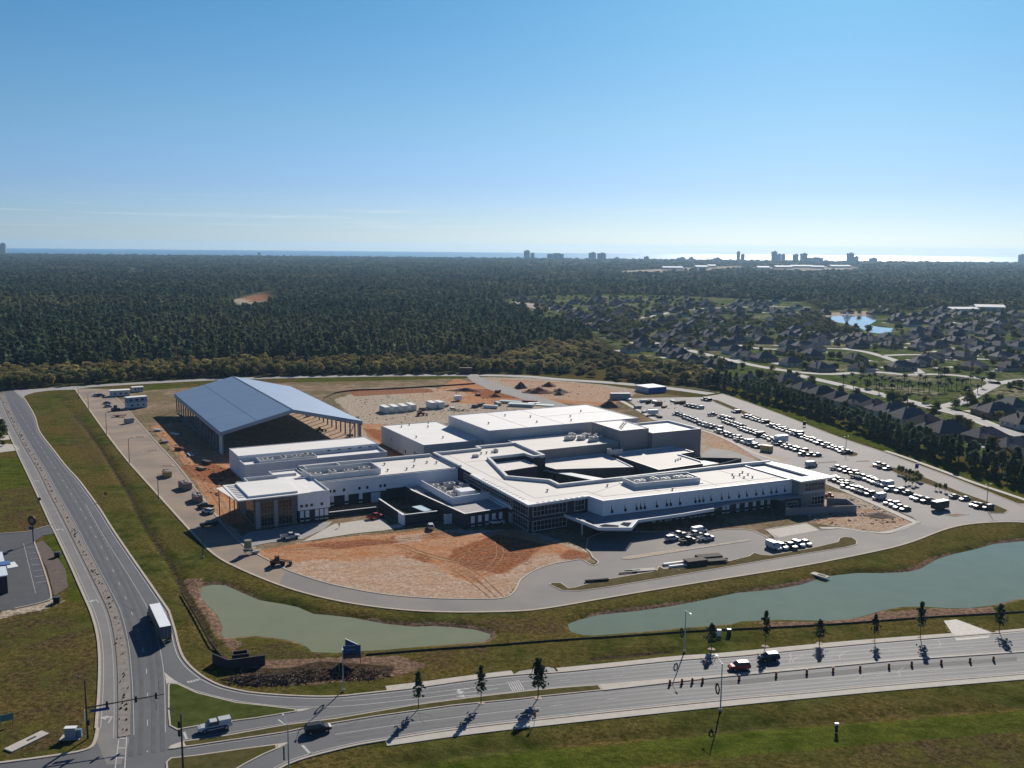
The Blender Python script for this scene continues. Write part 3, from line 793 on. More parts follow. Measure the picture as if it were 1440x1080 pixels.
for x0, y0 in ((264, 958), (268, 957.3), (272, 956.3), (276, 955.2), (280, 954)):
    line(GL([(x0, y0), (x0 + 2, y0 + 2.4)]), 0.45)
for i, y0 in enumerate((1038.5, 1052, 1066)):
    line(GL([(168 - i * 1.2, y0), (177 - i * .4, y0)]), 0.35)
line(GL([(167, 1040), (162, 1080), (160, 1100)]), 0.2); line(GL([(178.5, 1030), (175.5, 1080), (174, 1100)]), 0.2)
for i in range(7):                       # bay lines of the small car park at the left edge
    line(GL([(38 + i * 2.2, 770 + i * 8.3), (53 + i * 2.2, 769 + i * 8.0)]), 0.18, 0.04)
line(GL([(33, 764), (50, 834)]), 0.12, 0.04)
for i in range(15):                      # bay lines of the western strip
    t_ = i / 14
    line(GL([(183 + 62 * t_, 604 + 66 * t_), (203 + 58 * t_, 602 + 66 * t_)]), 0.14, 0.03)
def arrow(px, py, ang, L=4.2, left=False):
    x, y = G(px, py)
    c, s_ = math.cos(ang), math.sin(ang)
    def T(pts):
        return [(x + a * c - b * s_, y + a * s_ + b * c) for a, b in pts]
    if left:
        mk.flat(T([(-L * .5, -.12), (L * .1, -.12), (L * .1, .9), (-.1, .9), (-.1, .14), (-L * .5, .14)]), 0.032)
        mk.flat(T([(.9, .9), (-.9, .9), (0, 2.3)]), 0.034)
    else:
        mk.flat(T([(-L * .5, -.12), (L * .1, -.12), (L * .1, .12), (-L * .5, .12)]), 0.032)
        mk.flat(T([(L * .1, -.55), (L * .5, 0), (L * .1, .55)]), 0.034)
for a_ in ((136, 844), (157, 1009), (54, 676), (87.5, 744)):
    arrow(*a_, rad(125 if a_[1] < 900 else 98) , 4.6, True)
arrow(646, 969.5, rad(190), 4.2, True); arrow(656, 978.6, rad(190), 4.4)
st(mk.build('road_marking', white))

wr = MB()
def wear(c_, offs, w_=.75, z=.022):
    for o_ in offs: wr.flat(ribbon(offset(c_, o_), w_), z + .0007 * abs(o_))
NLN = smoothline(GL([(600, 980), (700, 967), (787, 957.5), (941, 944.5), (1157, 926.5), (1289, 916), (1419, 907), (1560, 896)]))
SLN0 = smoothline(GL([(471, 1033), (560, 1019), (649, 1008), (760, 995), (893, 979), (1119, 960), (1261, 948), (1402, 939), (1560, 928)]))
wear(NLN, (-2.6, -1.0, 1.1, 2.7)); wear(SLN0, (-2.6, -1.0, 1.0, 2.6))
LLN = smoothline(GL([(18, 565), (60, 632), (98, 690), (130, 745), (168, 820), (186, 863), (200, 905), (205.6, 938), (207.8, 972), (207, 1060)]))
wear(LLN, (-2.7, -1.1, 1.1, 2.6))
st(wr.build('lane_wear', mat('worn_lane', (0.088, 0.088, 0.091), 0.7, 0.18, 0.35, spec=0.35, detail=9)))
cr2 = MB()
for _ in range(34):
    base = rc_ = random.Random(_ * 13 + 1)
    ln = rc_.choice((NLN, SLN0, LLN)); i_ = rc_.randrange(3, len(ln) - 3)
    x, y = ln[i_]; a_ = rc_.uniform(0, 3.14); pts_ = [(x + rc_.uniform(-3, 3), y + rc_.uniform(-2, 2))]
    for k in range(5):
        a_ += rc_.uniform(-.5, .5); pts_.append((pts_[-1][0] + math.cos(a_) * 1.1, pts_[-1][1] + math.sin(a_) * 1.1))
    cr2.flat(ribbon(pts_, .11), .026 + .0002 * _)
st(cr2.build('crack_seal', mat('tar', (0.04, 0.04, 0.042), 0.6, 0.2, 1.0)))
tk = MB()
trk = random.Random(3)
def track(px, gap=1.9):
    c_ = resample(smoothline(GL(px), 3), 1.5)
    for s_ in (-gap / 2, gap / 2):
        tk.flat(ribbon(offset(c_, s_), .3), -0.015 + .003 * trk.random())
for px in ([(640, 800), (660, 812), (680, 828), (697, 842)], [(655, 798), (672, 810), (690, 826), (705, 841)], [(632, 795), (650, 780), (690, 770), (735, 772)], [(640, 803), (665, 788), (700, 778), (748, 780)], [(648, 806), (680, 795), (720, 786), (745, 792)],
           [(400, 772), (470, 768), (560, 760), (620, 750)], [(660, 815), (690, 800), (705, 780), (700, 760)], [(560, 765), (600, 780), (640, 790), (690, 792)],
           [(1150, 735), (1180, 725), (1215, 722), (1250, 735)], [(1145, 728), (1190, 715), (1235, 718)], [(225, 612), (250, 640), (300, 690), (330, 740)], [(215, 603), (240, 626), (262, 652)]):
    track(px)
st(tk.build('tyre_track', mat('track_soil', (0.33, 0.165, 0.09), 0.95, 0.3, 0.5, spec=0.0, col2=(0.49, 0.31, 0.20), detail=7)))
# streets of the housing estate
for px, w_ in (([(1120, 527), (1169, 538), (1210, 548), (1243, 556), (1296, 569.5), (1315, 574), (1351, 582.5), (1380, 593), (1411, 605.5), (1450, 616), (1540, 645)], 9),
               ([(1310, 573), (1340, 569.5), (1358, 562), (1385, 547), (1400, 540), (1392, 534), (1370, 531), (1340, 527), (1300, 526), (1276, 527.5), (1238, 523), (1205, 524), (1160, 527), (1100, 521), (1050, 512), (1000, 500), (950, 488), (915, 481)], 9),
               ([(1296, 526), (1280, 515), (1240, 500), (1200, 491), (1140, 489), (1080, 492), (1040, 486), (1000, 474)], 8),
               ([(1397, 540), (1440, 533), (1540, 530)], 9), ([(1240, 500), (1290, 498), (1340, 503), (1440, 508), (1540, 515)], 8),
               ([(1140, 489), (1160, 478), (1230, 486), (1300, 490), (1440, 489), (1540, 492)], 8), ([(1330, 452), (1360, 456), (1390, 462), (1440, 465), (1540, 470)], 8), ([(720, 424.5), (760, 430), (800, 440), (850, 450), (905, 448), (960, 435), (1060, 431), (1140, 432)], 9)):
    st(MB().flat(ribbon(smoothline(GL(px)), w_), 0.03).build('street', street))
for px in ([(1165, 536.2), (1210, 545.6), (1243, 553.4), (1296, 566.8), (1318, 571), (1340, 566.8), (1354, 559.5), (1379, 545.5)], [(1320, 577), (1351, 585.5), (1380, 596), (1411, 608.5), (1450, 620)], [(1322, 572.5), (1352, 579.5), (1385, 590.5), (1411, 601)]):
    st(MB().flat(ribbon(smoothline(GL(px)), 1.8), 0.05).build('sidewalk', conc))
# ================================================================== the school, the pavilion and their annexe
BR = rad(28)
def W(e, n):
    return (e * math.cos(BR) - n * math.sin(BR), 300 + e * math.sin(BR) + n * math.cos(BR))
whitew = mat('white_cladding', (0.72, 0.73, 0.76), 0.6, 0.04, 0.3, spec=0.3)
greyw = mat('grey_panel', (0.50, 0.49, 0.50), 0.7, 0.05, 0.25, spec=0.3)
taupew = mat('taupe_panel', (0.27, 0.245, 0.24), 0.75, 0.06, 0.2, spec=0.3)
darkw = mat('charcoal_masonry', (0.042, 0.044, 0.052), 0.8, 0.15, 0.8, spec=0.3)
lowdark = mat('brown_grey_panel', (0.12, 0.105, 0.10), 0.8, 0.1, 0.6)
navyw = mat('navy_panel', (0.035, 0.04, 0.075), 0.6, 0.1, 0.5, spec=0.4)
slatew = mat('slate_masonry', (0.13, 0.13, 0.14), 0.8, 0.1, 0.8)
roofw = mat('white_membrane', (0.70, 0.655, 0.59), 0.75, 0.07, 0.16, spec=0.25, detail=10, stretch=(0.49, (0.35, 1, 1)))
roofb = mat('bright_membrane', (0.77, 0.745, 0.70), 0.7, 0.05, 0.14, spec=0.25, detail=10, stretch=(0.49, (0.35, 1, 1)))
capm = mat('parapet_metal', (0.55, 0.56, 0.57), 0.5, 0.05, 0.3, spec=0.4)
glass = mat('dark_glazing', (0.016, 0.018, 0.022), 0.12, 0.3, 0.4, spec=0.6)
framem = mat('pale_frame', (0.45, 0.45, 0.44), 0.6, 0.05, 1.0)
steel = mat('galvanised_steel', (0.34, 0.35, 0.36), 0.5, 0.15, 1.2, metal=0.3, spec=0.4)
dsteel = mat('dark_steel', (0.07, 0.07, 0.075), 0.5, 0.15, 1.2, spec=0.4)
seam = mat('roof_seam', (0.42, 0.40, 0.38), 0.8, 0.05, 1.0)

school = empty('school_building', (0, 300, 0), BR, 'large white and charcoal two storey school building with flat white roofs beside the dirt forecourt', 'building')
def block(root, poly, z0, z1, wm, rm=None, ph=0.7, pw=0.4, name='wall', rname='roof', cap=None):
    poly = ccw(poly)
    n = len(poly)
    if ph <= 0:
        b = MB(); b.prism(poly, z0, z1, cap=False)
        wl = b.build(name, wm, root)
        MB().flat(inset(poly, 0.002), z1 - 0.003).build(rname, rm or roofw, root)
        return wl
    ins = inset(poly, pw)
    vs = [(x, y, z0) for x, y in poly] + [(x, y, z1 + ph) for x, y in poly] + [(x, y, z1 + ph) for x, y in ins] + [(x, y, z1 - 0.05) for x, y in ins]
    b = MB()
    o = lambda k, i: k * n + i % n
    b.add(vs, [(o(0, i), o(0, i + 1), o(1, i + 1), o(1, i)) for i in range(n)])
    wl = b.build(name, wm, root)
    c = MB()
    c.add(vs, [(o(1, i), o(1, i + 1), o(2, i + 1), o(2, i)) for i in range(n)] + [(o(2, i), o(2, i + 1), o(3, i + 1), o(3, i)) for i in range(n)])
    c.build('parapet', cap or capm, root)
    MB().flat(ins, z1).build(rname, rm or roofw, root)
    return wl
def face(p0, p1, off, u0, u1, z0, z1, t=0.12, mb=None):
    """a thin box standing on the right-hand side of the line p0->p1, between u0..u1 metres along it"""
    dx, dy = p1[0] - p0[0], p1[1] - p0[1]
    L = math.hypot(dx, dy); dx /= L; dy /= L
    nx, ny = dy, -dx
    u = (u0 + u1) / 2
    d = off + t / 2
    mb = mb or MB()
    mb.box(p0[0] + dx * u + nx * d, p0[1] + dy * u + ny * d, (z0 + z1) / 2, u1 - u0, t, z1 - z0, math.atan2(dy, dx))
    return mb
def glazing(root, p0, p1, u0, u1, z0, z1, nu, nv, off=0.0, bar=0.12, edge=0.22, fm=None, gm=None):
    g = face(p0, p1, off + 0.02, u0, u1, z0, z1, 0.06).build('window', gm or glass, root)
    f = MB()
    face(p0, p1, off + 0.03, u0 - edge / 2, u1 + edge / 2, z0 - edge, z0, 0.22, f)
    face(p0, p1, off + 0.03, u0 - edge / 2, u1 + edge / 2, z1, z1 + edge, 0.22, f)
    face(p0, p1, off + 0.03, u0 - edge, u0, z0, z1, 0.2, f)
    face(p0, p1, off + 0.03, u1, u1 + edge, z0, z1, 0.2, f)
    for i in range(1, nu):
        u = u0 + (u1 - u0) * i / nu
        face(p0, p1, off + 0.05, u - bar / 2, u + bar / 2, z0, z1, 0.1, f)
    for i in range(1, nv):
        z = z0 + (z1 - z0) * i / nv
        face(p0, p1, off + 0.05, u0, u1, z - bar / 2, z + bar / 2, 0.085, f)
    f.build('frame', fm or framem, g)
    return g
def slotwin(root, p0, p1, u, z0, wd=0.9, h=0.95, off=0.0, slit=True):
    """small dark square window with a tapering slot above it in the cladding"""
    b = face(p0, p1, off + 0.02, u - wd / 2, u + wd / 2, z0, z0 + h, 0.05)
    dx, dy = p1[0] - p0[0], p1[1] - p0[1]
    L = math.hypot(dx, dy); dx /= L; dy /= L
    nx, ny = dy * (off + 0.06), -dx * (off + 0.06)
    def q(uu, z):
        return (p0[0] + dx * uu + nx, p0[1] + dy * uu + ny, z)
    if slit: b.add([q(u - wd * .42, z0 + h), q(u + wd * .02, z0 + h), q(u - wd * .36, z0 + h + 1.9)], [(0, 1, 2)])
    return b.build('window', glass, root)
def tallpanel(root, p0, p1, u, z0, z1, wd=1.35, off=0.0):
    o = face(p0, p1, off + 0.02, u - wd / 2, u + wd / 2, z0 + 0.9, z1, 0.1).build('window_panel', whitew, root)
    face(p0, p1, off + 0.03, u - wd * .36, u + wd * .36, z0 + 0.15, z0 + 1.0, 0.06).build('window', glass, o)
    face(p0, p1, off + 0.02, u - wd / 2, u + wd / 2, z0 - 0.35, z0 + 0.12, 0.1).build('sill', framem, o)
    return o

# --- central and eastern teaching wing: one roof
CE = [(4.3, -4.7), (26.4, -3.7), (27.4, -11.6), (103.9, -16.2), (103.9, 9.6), (75.8, 10.2), (24.9, 11.9), (25.3, 18.6), (14.5, 29.9), (22.4, 60.2), (38.0, 60.8), (38.6, 54.0), (44.0, 54.5),
      (45.2, 81), (26.5, 81.4), (26.4, 77.3), (12.2, 77.0), (6.2, 77.6), (5.9, 50.2)]
block(school, CE, 0, 9.25, darkw, roofw, 0.45, 0.5)
sm = MB()
for pl in ([(11.6, 76.0), (10.0, 2.0), (30, 2.4), (31, -6.0), (103, -10.6)], [(12, 60), (22, 60)], [(11, 30), (14, 30)], [(30, -1), (46, 6)], [(75, -10.5), (76, 9)], [(90, -10.5), (91, 9)], [(52, -9), (52, -5)]):
    for a_, b_ in zip(pl[:-1], pl[1:]):
        d_ = math.atan2(b_[1] - a_[1], b_[0] - a_[0]); l_ = math.hypot(b_[0] - a_[0], b_[1] - a_[1])
        sm.box((a_[0] + b_[0]) / 2, (a_[1] + b_[1]) / 2, 9.27 + .004 * (len(sm.f) % 5), l_, .22, .03, d_)
sm.build('roof_seam', seam, school)
# roof edge line and overhanging eaves of the glass corner
ev = MB()
ev.prism([(2.9, -6.0), (26.2, -5.0), (26.2, -3.9), (5.2, -3.9), (6.4, 40.0), (4.6, 40.0)], 9.0, 9.78)
ev.build('eaves', mat('white_eaves', (0.74, 0.73, 0.70), 0.6, 0.04, 0.3), school)
lv = MB()
for i in range(14):
    lv.box(5.15 - 0.0008 * i + 0.03 * i, 1 + i * 2.3, 9.81, 1.15, 0.95, 0.05)
for i in range(9):
    lv.box(7.0 + i * 2.1, -4.85 + i * 0.02, 9.81, 0.95, 0.9, 0.05)
lv.build('louvre_row', seam, school)
Wf0, Wf1 = (5.9, 50.2), (4.3, -4.7)          # west face of the centre, seen from the dirt forecourt
glazing(school, Wf0, Wf1, 3.0, 41.5, 6.2, 8.5, 22, 2, 0.0, 0.14)
glazing(school, Wf0, Wf1, 43.2, 54.0, 5.4, 8.7, 6, 2, 0.02)
glazing(school, Wf0, Wf1, 43.2, 54.0, 0.7, 3.9, 6, 2, 0.02)
face(Wf0, Wf1, 0.02, 18, 42.3, 4.6, 5.7, 0.3).build('cladding', whitew, school)
face(Wf0, Wf1, 0.02, 36.6, 42.0, 0.0, 3.4, 0.16).build('garage_door', mat('pale_door', (0.5, 0.55, 0.6), 0.6, 0.05, 0.5), school)
Sf0, Sf1 = (4.3, -4.7), (26.4, -3.7)
glazing(school, Sf0, Sf1, 1.2, 13.8, 5.4, 8.5, 9, 2, 0.0)
glazing(school, Sf0, Sf1, 1.2, 13.8, 0.7, 3.7, 9, 2, 0.0)
glazing(school, Sf0, Sf1, 17.2, 20.8, 5.2, 8.4, 3, 2, 0.0)
# white upper cladding of the east wing
E0, E1 = (27.4, -11.6), (103.9, -16.2)
cl = MB(); face(E0, E1, 0.0, -0.3, 76.6, 4.6, 9.72, 0.32, cl)
face((26.4, -3.7), (27.4, -11.6), 0.0, 0.6, 8.2, 4.6, 9.715, 0.30, cl)
clad = cl.build('cladding', whitew, school)
for u in (3.2, 8.2, 12.5, 14.1, 15.6, 20.3, 24.2, 25.7, 29.4, 35.6, 37.2, 38.8, 42.0, 46.4, 49.4, 53.7, 57.0, 61.0, 64.0, 67.6, 69.8, 73.6):
    slotwin(clad, E0, E1, u, 5.3, off=0.32)
for u in (19.5, 22.0, 24.4, 26.0, 28.6, 31.0, 34.2, 36.0, 37.8, 39.4, 43.0, 47.6, 49.3, 53.5, 57.2, 60.6, 64.0, 66.8, 69.9):
    tallpanel(school, E0, E1, u, 0.6, 4.0, 1.3)
for u0, u1 in ((1.5, 12.5),):
    glazing(school, E0, E1, u0, u1, 0.3, 3.4, 6, 1)
# entrance canopy of the east wing
cp = MB()
CAN = [(17.0, -4.9), (18.8, -22.5), (27.5, -26.9), (34.1, -20.9), (52.3, -21.2), (65.1, -20.6), (72.3, -17.6), (91.8, -18.2), (95.0, -20.0), (103.2, -20.8), (103.2, -16.7), (27.2, -12.1), (26.2, -5.0)]
cp.prism(CAN, 4.12, 4.5, bottom=True)
canopy = cp.build('canopy', mat('canopy_grey', (0.26, 0.28, 0.31), 0.6, 0.06, 0.5), school)
fs = MB()
fs.wall([(16.9, -4.9), (18.6, -22.7), (27.6, -27.2), (34.3, -21.2), (52.3, -21.5), (65.2, -20.9)], 3.95, 4.95, 0.32)
fs.build('fascia', mat('white_fascia', (0.68, 0.69, 0.71), 0.6, 0.04, 0.4), canopy)
op = MB()
for pl in ([(19.2, -14.0), (19.6, -18.5), (21.5, -16.6), (20.9, -12.6)], [(20.2, -20.2), (20.6, -21.8), (25.0, -24.0), (26.2, -22.6), (23.0, -19.4)], [(27.8, -25.2), (31.6, -21.8), (29.4, -20.2), (27.0, -22.0)]):
    op.flat(pl, 4.52)
op.build('skylight', glass, canopy)
for e_, n_ in ((18.4, -13.5),):
    MB().tube((e_, n_, 0), (e_, n_, 4.2), 0.28, n=10).build('column', framem, school)
# masonry tower at the eastern end
TW = [(104.0, -20.0), (115.8, -20.6), (116.2, 8.6), (104.0, 9.4)]
block(school, TW, 0, 9.0, taupew, roofb, 0.3, 0.4)
MB().prism([(103.4, -21.2), (120.0, -21.2), (118.6, 0.0), (116.4, 9.6), (112.8, 9.6), (113.0, -16.0), (103.6, -15.6)], 9.35, 9.9, bottom=True).build('eaves', MATS['white_eaves'], school)
lv = MB()
for i in range(7):
    lv.box(106.2 + i * 1.8, -20.2, 9.93, 0.9, 0.8, 0.05)
lv.build('louvre', seam, school)
T0, T1 = (104.0, -20.0), (115.8, -20.6)
glazing(school, T0, T1, 2.4, 11.0, 5.9, 8.6, 6, 2)
glazing(school, T0, T1, 5.6, 11.2, 0.8, 3.4, 4, 2)
face(T0, T1, 0.01, 1.6, 11.7, 5.0, 5.5, 0.14).build('band', framem, school)
block(school, [(94.5, -20.6), (103.8, -21.2), (103.9, -16.9), (94.6, -16.3)], 0, 3.9, darkw, greyw, 0, 0)
glazing(school, (94.5, -20.6), (103.8, -21.2), 3.2, 7.8, 0.8, 3.0, 4, 2)
MB().prism([(93.6, -21.6), (104.2, -22.2), (104.1, -20.4), (93.8, -16.9)], 4.56, 4.85, bottom=True).build('canopy', canopy.data.materials[0], school)
# sunken roof with navy wall, north of the court
block(school, [(18.6, 44.9), (36.3, 47.2), (37.8, 60.0), (22.9, 59.4)], 0, 7.9, navyw, roofw, 0.15, 0.2)

pr = MB()
pr.wall([(116.0, 8.0), (103.9, 9.2), (75.8, 9.8), (24.6, 11.5), (24.9, 18.4), (14.2, 29.9), (22.1, 60.5), (38.2, 61.1), (38.9, 54.6), (43.4, 54.9), (44.7, 80.5), (26.9, 80.9), (26.8, 76.9), (12.2, 76.6), (6.7, 77.1), (6.4, 52.0)], 9.3, 10.35, 1.0)
pr.build('high_parapet', mat('parapet_pale', (0.58, 0.57, 0.56), 0.65, 0.05, 0.4), school)
pr = MB(); pr.wall([(4.8, 76.4), (-8.7, 77.0), (-31.9, 77.9), (-46.8, 77.9)], 9.0, 10.1, 0.9); pr.build('high_parapet', MATS['parapet_pale'], school)
# --- west wing
WWp = [(-47.2, 53.2), (5.6, 52.6), (5.9, 76.9), (-8.6, 77.5), (-31.9, 78.4), (-47.2, 78.4)]
block(school, WWp, 0, 9.0, darkw, roofw, 0.5, 0.45)
w0, w1 = (-47.2, 53.2), (5.6, 52.6)
cl = MB(); face(w0, w1, 0.0, 0.0, 52.7, 4.5, 9.3, 0.5, cl); face(w0, w1, 0.0, 0.5, 24.5, 4.1, 4.5, 0.9, cl)
clad = cl.build('cladding', whitew, school)
for u in (4.2, 5.7, 9.2, 14.8, 17.7, 22.6, 24.2):
    slotwin(clad, w0, w1, u, 5.3, .85, 1.0, 0.5, False)
for u in (5.0, 10.2, 15.4):
    tallpanel(school, w0, w1, u, 0.8, 4.0, 1.3, 0.02)
face(w0, w1, 0.02, 19.2, 22.6, 0, 3.6, 0.15).build('garage_door', MATS['pale_door'], school)
block(school, [(-31.9, 77.2), (-8.6, 76.6), (-8.7, 78.3), (-31.8, 79.0)], 9.1, 9.9, capm, capm, 0, 0)
# entrance block with its great white canopy
EBp = [(-58.2, 38.6), (-47.4, 38.6), (-47.4, 60.0), (-58.2, 60.0)]
block(school, EBp, 4.2, 9.6, whitew, roofb, 0.5, 0.4)
block(school, [(-58.0, 39.0), (-47.7, 39.0), (-47.7, 59.8), (-58.0, 59.8)], 0, 4.15, darkw, roofw, 0, 0)
b0, b1 = (-58.2, 38.6), (-47.4, 38.6)
for u in (1.2, 2.9, 4.6, 8.0):
    slotwin(school, b0, b1, u, 5.2, .85, .95, 0.0, False)
d0, d1 = (-58.0, 39.0), (-47.7, 39.0)
for u in (1.2, 3.0, 6.2, 7.8, 9.4):
    tallpanel(school, d0, d1, u, 0.7, 3.9, 1.25)
block(school, [(-57.9, 60.2), (-47.6, 60.2), (-47.6, 78.2), (-57.9, 78.2)], 0, 8.6, whitew, roofb, 0.5, 0.4)
lob = [(-72.0, 38.4), (-58.6, 38.4), (-58.6, 66.0), (-72.0, 66.0)]
block(school, lob, 0, 9.1, slatew, roofb, 0.3, 0.4)
g0, g1 = (-72.0, 38.4), (-58.6, 38.4)
glazing(school, g0, g1, 1.7, 5.8, 0.7, 8.6, 4, 6, 0.0, 0.1, fm=mat('bronze_frame', (0.22, 0.20, 0.15), 0.5, 0.1, 1.0))
glazing(school, g0, g1, 7.3, 11.8, 0.7, 8.6, 4, 6, 0.0, 0.1, fm=MATS['bronze_frame'])
for u0, u1 in ((0.0, 1.4), (6.0, 7.0)):
    face(g0, g1, 0.02, u0, u1, 0, 9.0, 0.3).build('pier', mat('grey_pier', (0.30, 0.29, 0.29), 0.7, 0.05, 0.5), school)
glazing(school, (-72.0, 66.0), (-72.0, 38.4), 14.0, 26.0, 0.7, 8.4, 7, 4, 0.0, 0.1, fm=MATS['bronze_frame'])
CANW = [(-77.6, 37.6), (-58.3, 37.6), (-54.0, 38.0), (-54.0, 60.0), (-77.8, 60.0)]
cw = MB().prism(CANW, 9.75, 10.15, bottom=True).build('canopy', roofb, school)
MB().prism([(-73.8, 39.4), (-57.8, 39.4), (-57.2, 58.8), (-73.8, 59.0)], 10.1, 10.75).build('raised_roof', roofb, cw)
lv = MB()
for i in range(8):
    lv.box(-75.7, 41.2 + i * 2.35, 10.17, 2.3, 1.1, 0.06)
lv.build('louvre', mat('louvre_grey', (0.18, 0.18, 0.19), 0.6, 0.1, 1.0), cw)
MB().prism([(-77.7, 38.0), (-77.7, 59.0), (-80.4, 57.6)], 9.78, 9.95, bottom=True).build('sail', roofb, cw)
for e_, n_ in ((-77.0, 38.4), (-77.2, 45), (-77.2, 52), (-79.6, 57.2)):
    MB().tube((e_, n_, 0), (e_, n_, 9.8), 0.16, n=8).build('column', dsteel, school)
hv = MB(); hv.wall([(-69.2, 60.4), (-69.2, 66.5), (-51.0, 66.2)], 9.3, 10.4, 0.4); hv.build('parapet', capm, school)
# plant well on the west wing roof
def screen(pts, z0, z1, m_=None, t=0.3):
    return MB().wall(pts, z0, z1, t, closed=True).build('plant_screen', m_ or capm, school)
screen([(-48.0, 56.6), (-22.8, 57.2), (-22.4, 68.6), (-48.4, 68.2)], 8.8, 11.0)
screen([(-45.5, 70.0), (-33.0, 70.0), (-33.0, 76.6), (-45.5, 76.6)], 8.9, 10.2)
screen([(46.8, -2.2), (72.0, -4.8), (72.8, 3.6), (47.4, 6.4)], 9.2, 11.2)
MB().prism([(45.6, -3.2), (72.6, -6.0), (73.4, 4.6), (46.4, 7.4)], 9.2, 9.45).build('plant_base', roofb, school)
# low service block between the west wing and the centre
block(school, [(-15.8, 44.1), (-12.9, 16.7), (-12.1, 9.0), (4.1, 9.8), (5.2, 52.0), (-15.6, 52.0)], 0, 4.6, darkw, mat('grey_gravel_roof', (0.42, 0.40, 0.38), 0.9, 0.1, 0.6), 0.4, 0.7, cap=MATS['white_eaves'])  # roof in plain grey gravel, darker than the white membranes
sc = MB(); sc.wall([(-10.3, 51.0), (-10.2, 22.8), (4.2, 23.6)], 4.7, 7.0, 0.35); sc.build('plant_screen', whitew, school)
MB().box(-2.0, 30.0, 5.9, 5.5, 5.0, 2.5).build('stair_head', whitew, school)
l0, l1 = (-12.1, 9.0), (4.1, 9.8)
for u in (3.0, 5.6, 8.2, 10.8, 13.4):
    tallpanel(school, l0, l1, u, 0.6, 3.8, 1.3)
face((-15.4, 16.7), (-12.6, 16.7), 0.05, -0.6, 2.3, 0, 3.3, 0.15).build('garage_door', MATS['pale_door'], school)
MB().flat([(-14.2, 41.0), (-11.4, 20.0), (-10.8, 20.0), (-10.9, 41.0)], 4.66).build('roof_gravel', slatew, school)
# --- gymnasium, auditorium and dining rooms to the north
block(school, [(12.2, 100.6), (39.3, 100.2), (39.3, 149.6), (11.8, 150.2)], 0, 8.1, greyw, roofb, 0.22, 0.3)
gy = block(school, [(39.5, 94.6), (115.4, 93.6), (114.8, 136.6), (39.5, 136.4)], 0, 13.0, greyw, roofb, 0.22, 0.3)
sm = MB()
for e_ in (58.4, 77.2):
    sm.box(e_, 115, 13.02, 0.35, 42, 0.03)
sm.box(96, 116, 13.03, 37, 0.3, 0.03)
sm.build('roof_seam', seam, school)
for u, z in ((3, 2.4), (7, 2.4), (9.5, 2.6), (20, 1.2), (37, 3.4)):
    face((11.8, 150.2), (12.2, 100.6), 0.02, 49 - u, 50.1 - u, z, z + 1.1, 0.06).build('window', glass, school)
block(school, [(46.0, 66.6), (86.6, 66.6), (86.6, 90.8), (46.0, 90.8)], 0, 9.0, taupew, roofw, 0.35, 0.35)
block(school, [(49.5, 91.0), (74.0, 91.0), (74.0, 93.4), (49.5, 93.4)], 0, 8.3, greyw, roofb, 0.3, 0.3)
block(school, [(86.8, 66.0), (101.4, 66.0), (102.2, 88.2), (87.2, 88.8)], 0, 14.0, taupew, roofb, 0.25, 0.3)
sm = MB()
for i in range(9):
    sm.tube((90 + i * 1.2, 70 + (i % 2) * 1.5 + i * 1.3, 14.05), (90.5 + i * 1.2, 71 + (i % 2) * 1.5 + i * 1.3, 14.35), 0.28, n=6)
sm.build('roof_hatch', dsteel, school)
block(school, [(101.5, 63.4), (127.2, 63.0), (126.6, 85.8), (102.2, 86.0)], 0, 11.6, taupew, roofb, 0.9, 0.5)
block(school, [(44.8, 55.2), (45.8, 49.6), (75.4, 39.8), (79.0, 63.2), (79.2, 66.3), (46.3, 66.3)], 0, 5.0, lowdark, roofw, 0.35, 0.4)
block(school, [(79.4, 28.8), (101.8, 30.0), (104.3, 34.0), (104.3, 48.5), (113.0, 49.6), (112.9, 62.9), (86.5, 63.0), (79.3, 65.6)], 0, 5.6, lowdark, roofw, 0.5, 0.5)
wk = MB().prism([(42.5, 55.5), (44.4, 51.6), (53.6, 27.4), (58.8, 28.8), (50.0, 47.5), (44.6, 56.4)], 3.9, 4.2, bottom=True).build('walkway_canopy', mat('seamed_canopy', (0.55, 0.55, 0.55), 0.5, 0.08, 0.6), school)
for e_, n_ in ((45.5, 50), (48.5, 43), (51.3, 36.5), (54, 30), (49, 48), (55, 36)):
    MB().tube((e_, n_, 0), (e_, n_, 3.9), 0.14, n=8).build('column', dsteel, school)
cwall = MB(); cwall.wall([(104.2, 49.3), (104.8, 33.0), (120.4, 36.8), (130.0, 39.9), (113.2, 49.9)], 0, 3.6, 0.35); cwall.build('yard_wall', darkw, school)
MB().prism([(105.8, 36.0), (116.0, 37.0), (113.6, 44.0), (105.6, 42.0)], 3.1, 3.4, bottom=True).build('yard_canopy', roofb, school)
# walls of the courts on the forecourt side
cw = MB(); cw.m = 0
cw.wall([(-28.0, 44.6), (-28.0, 25.4), (-27.6, 21.8), (-16.2, 21.4)], 0, 3.3, 0.5)
cw.build('yard_wall', darkw, school)
cw = MB(); cw.wall([(-28.0, 44.5), (-28.0, 25.5), (-27.7, 21.9), (-16.3, 21.45)], 3.3, 3.45, 0.62); cw.build('coping', MATS['white_eaves'], school)
MB().box(-28.0, 23.6, 1.7, 0.9, 4.0, 3.5).build('pier', whitew, school)
MB().prism([(-21.0, 32.0), (-17.0, 32.4), (-16.4, 25.0), (-19.6, 24.6)], 2.6, 2.85, bottom=True).build('yard_canopy', mat('pale_blue_canopy', (0.45, 0.6, 0.65), 0.5, 0.05, 0.5), school)
cw = MB(); cw.wall([(-47.2, 41.2), (-30.5, 40.6)], 0, 1.7, 0.4); cw.build('yard_wall', darkw, school)
cw = MB(); cw.wall([(-47.1, 41.2), (-30.6, 40.6)], 1.7, 1.82, 0.5); cw.build('coping', MATS['white_eaves'], school)
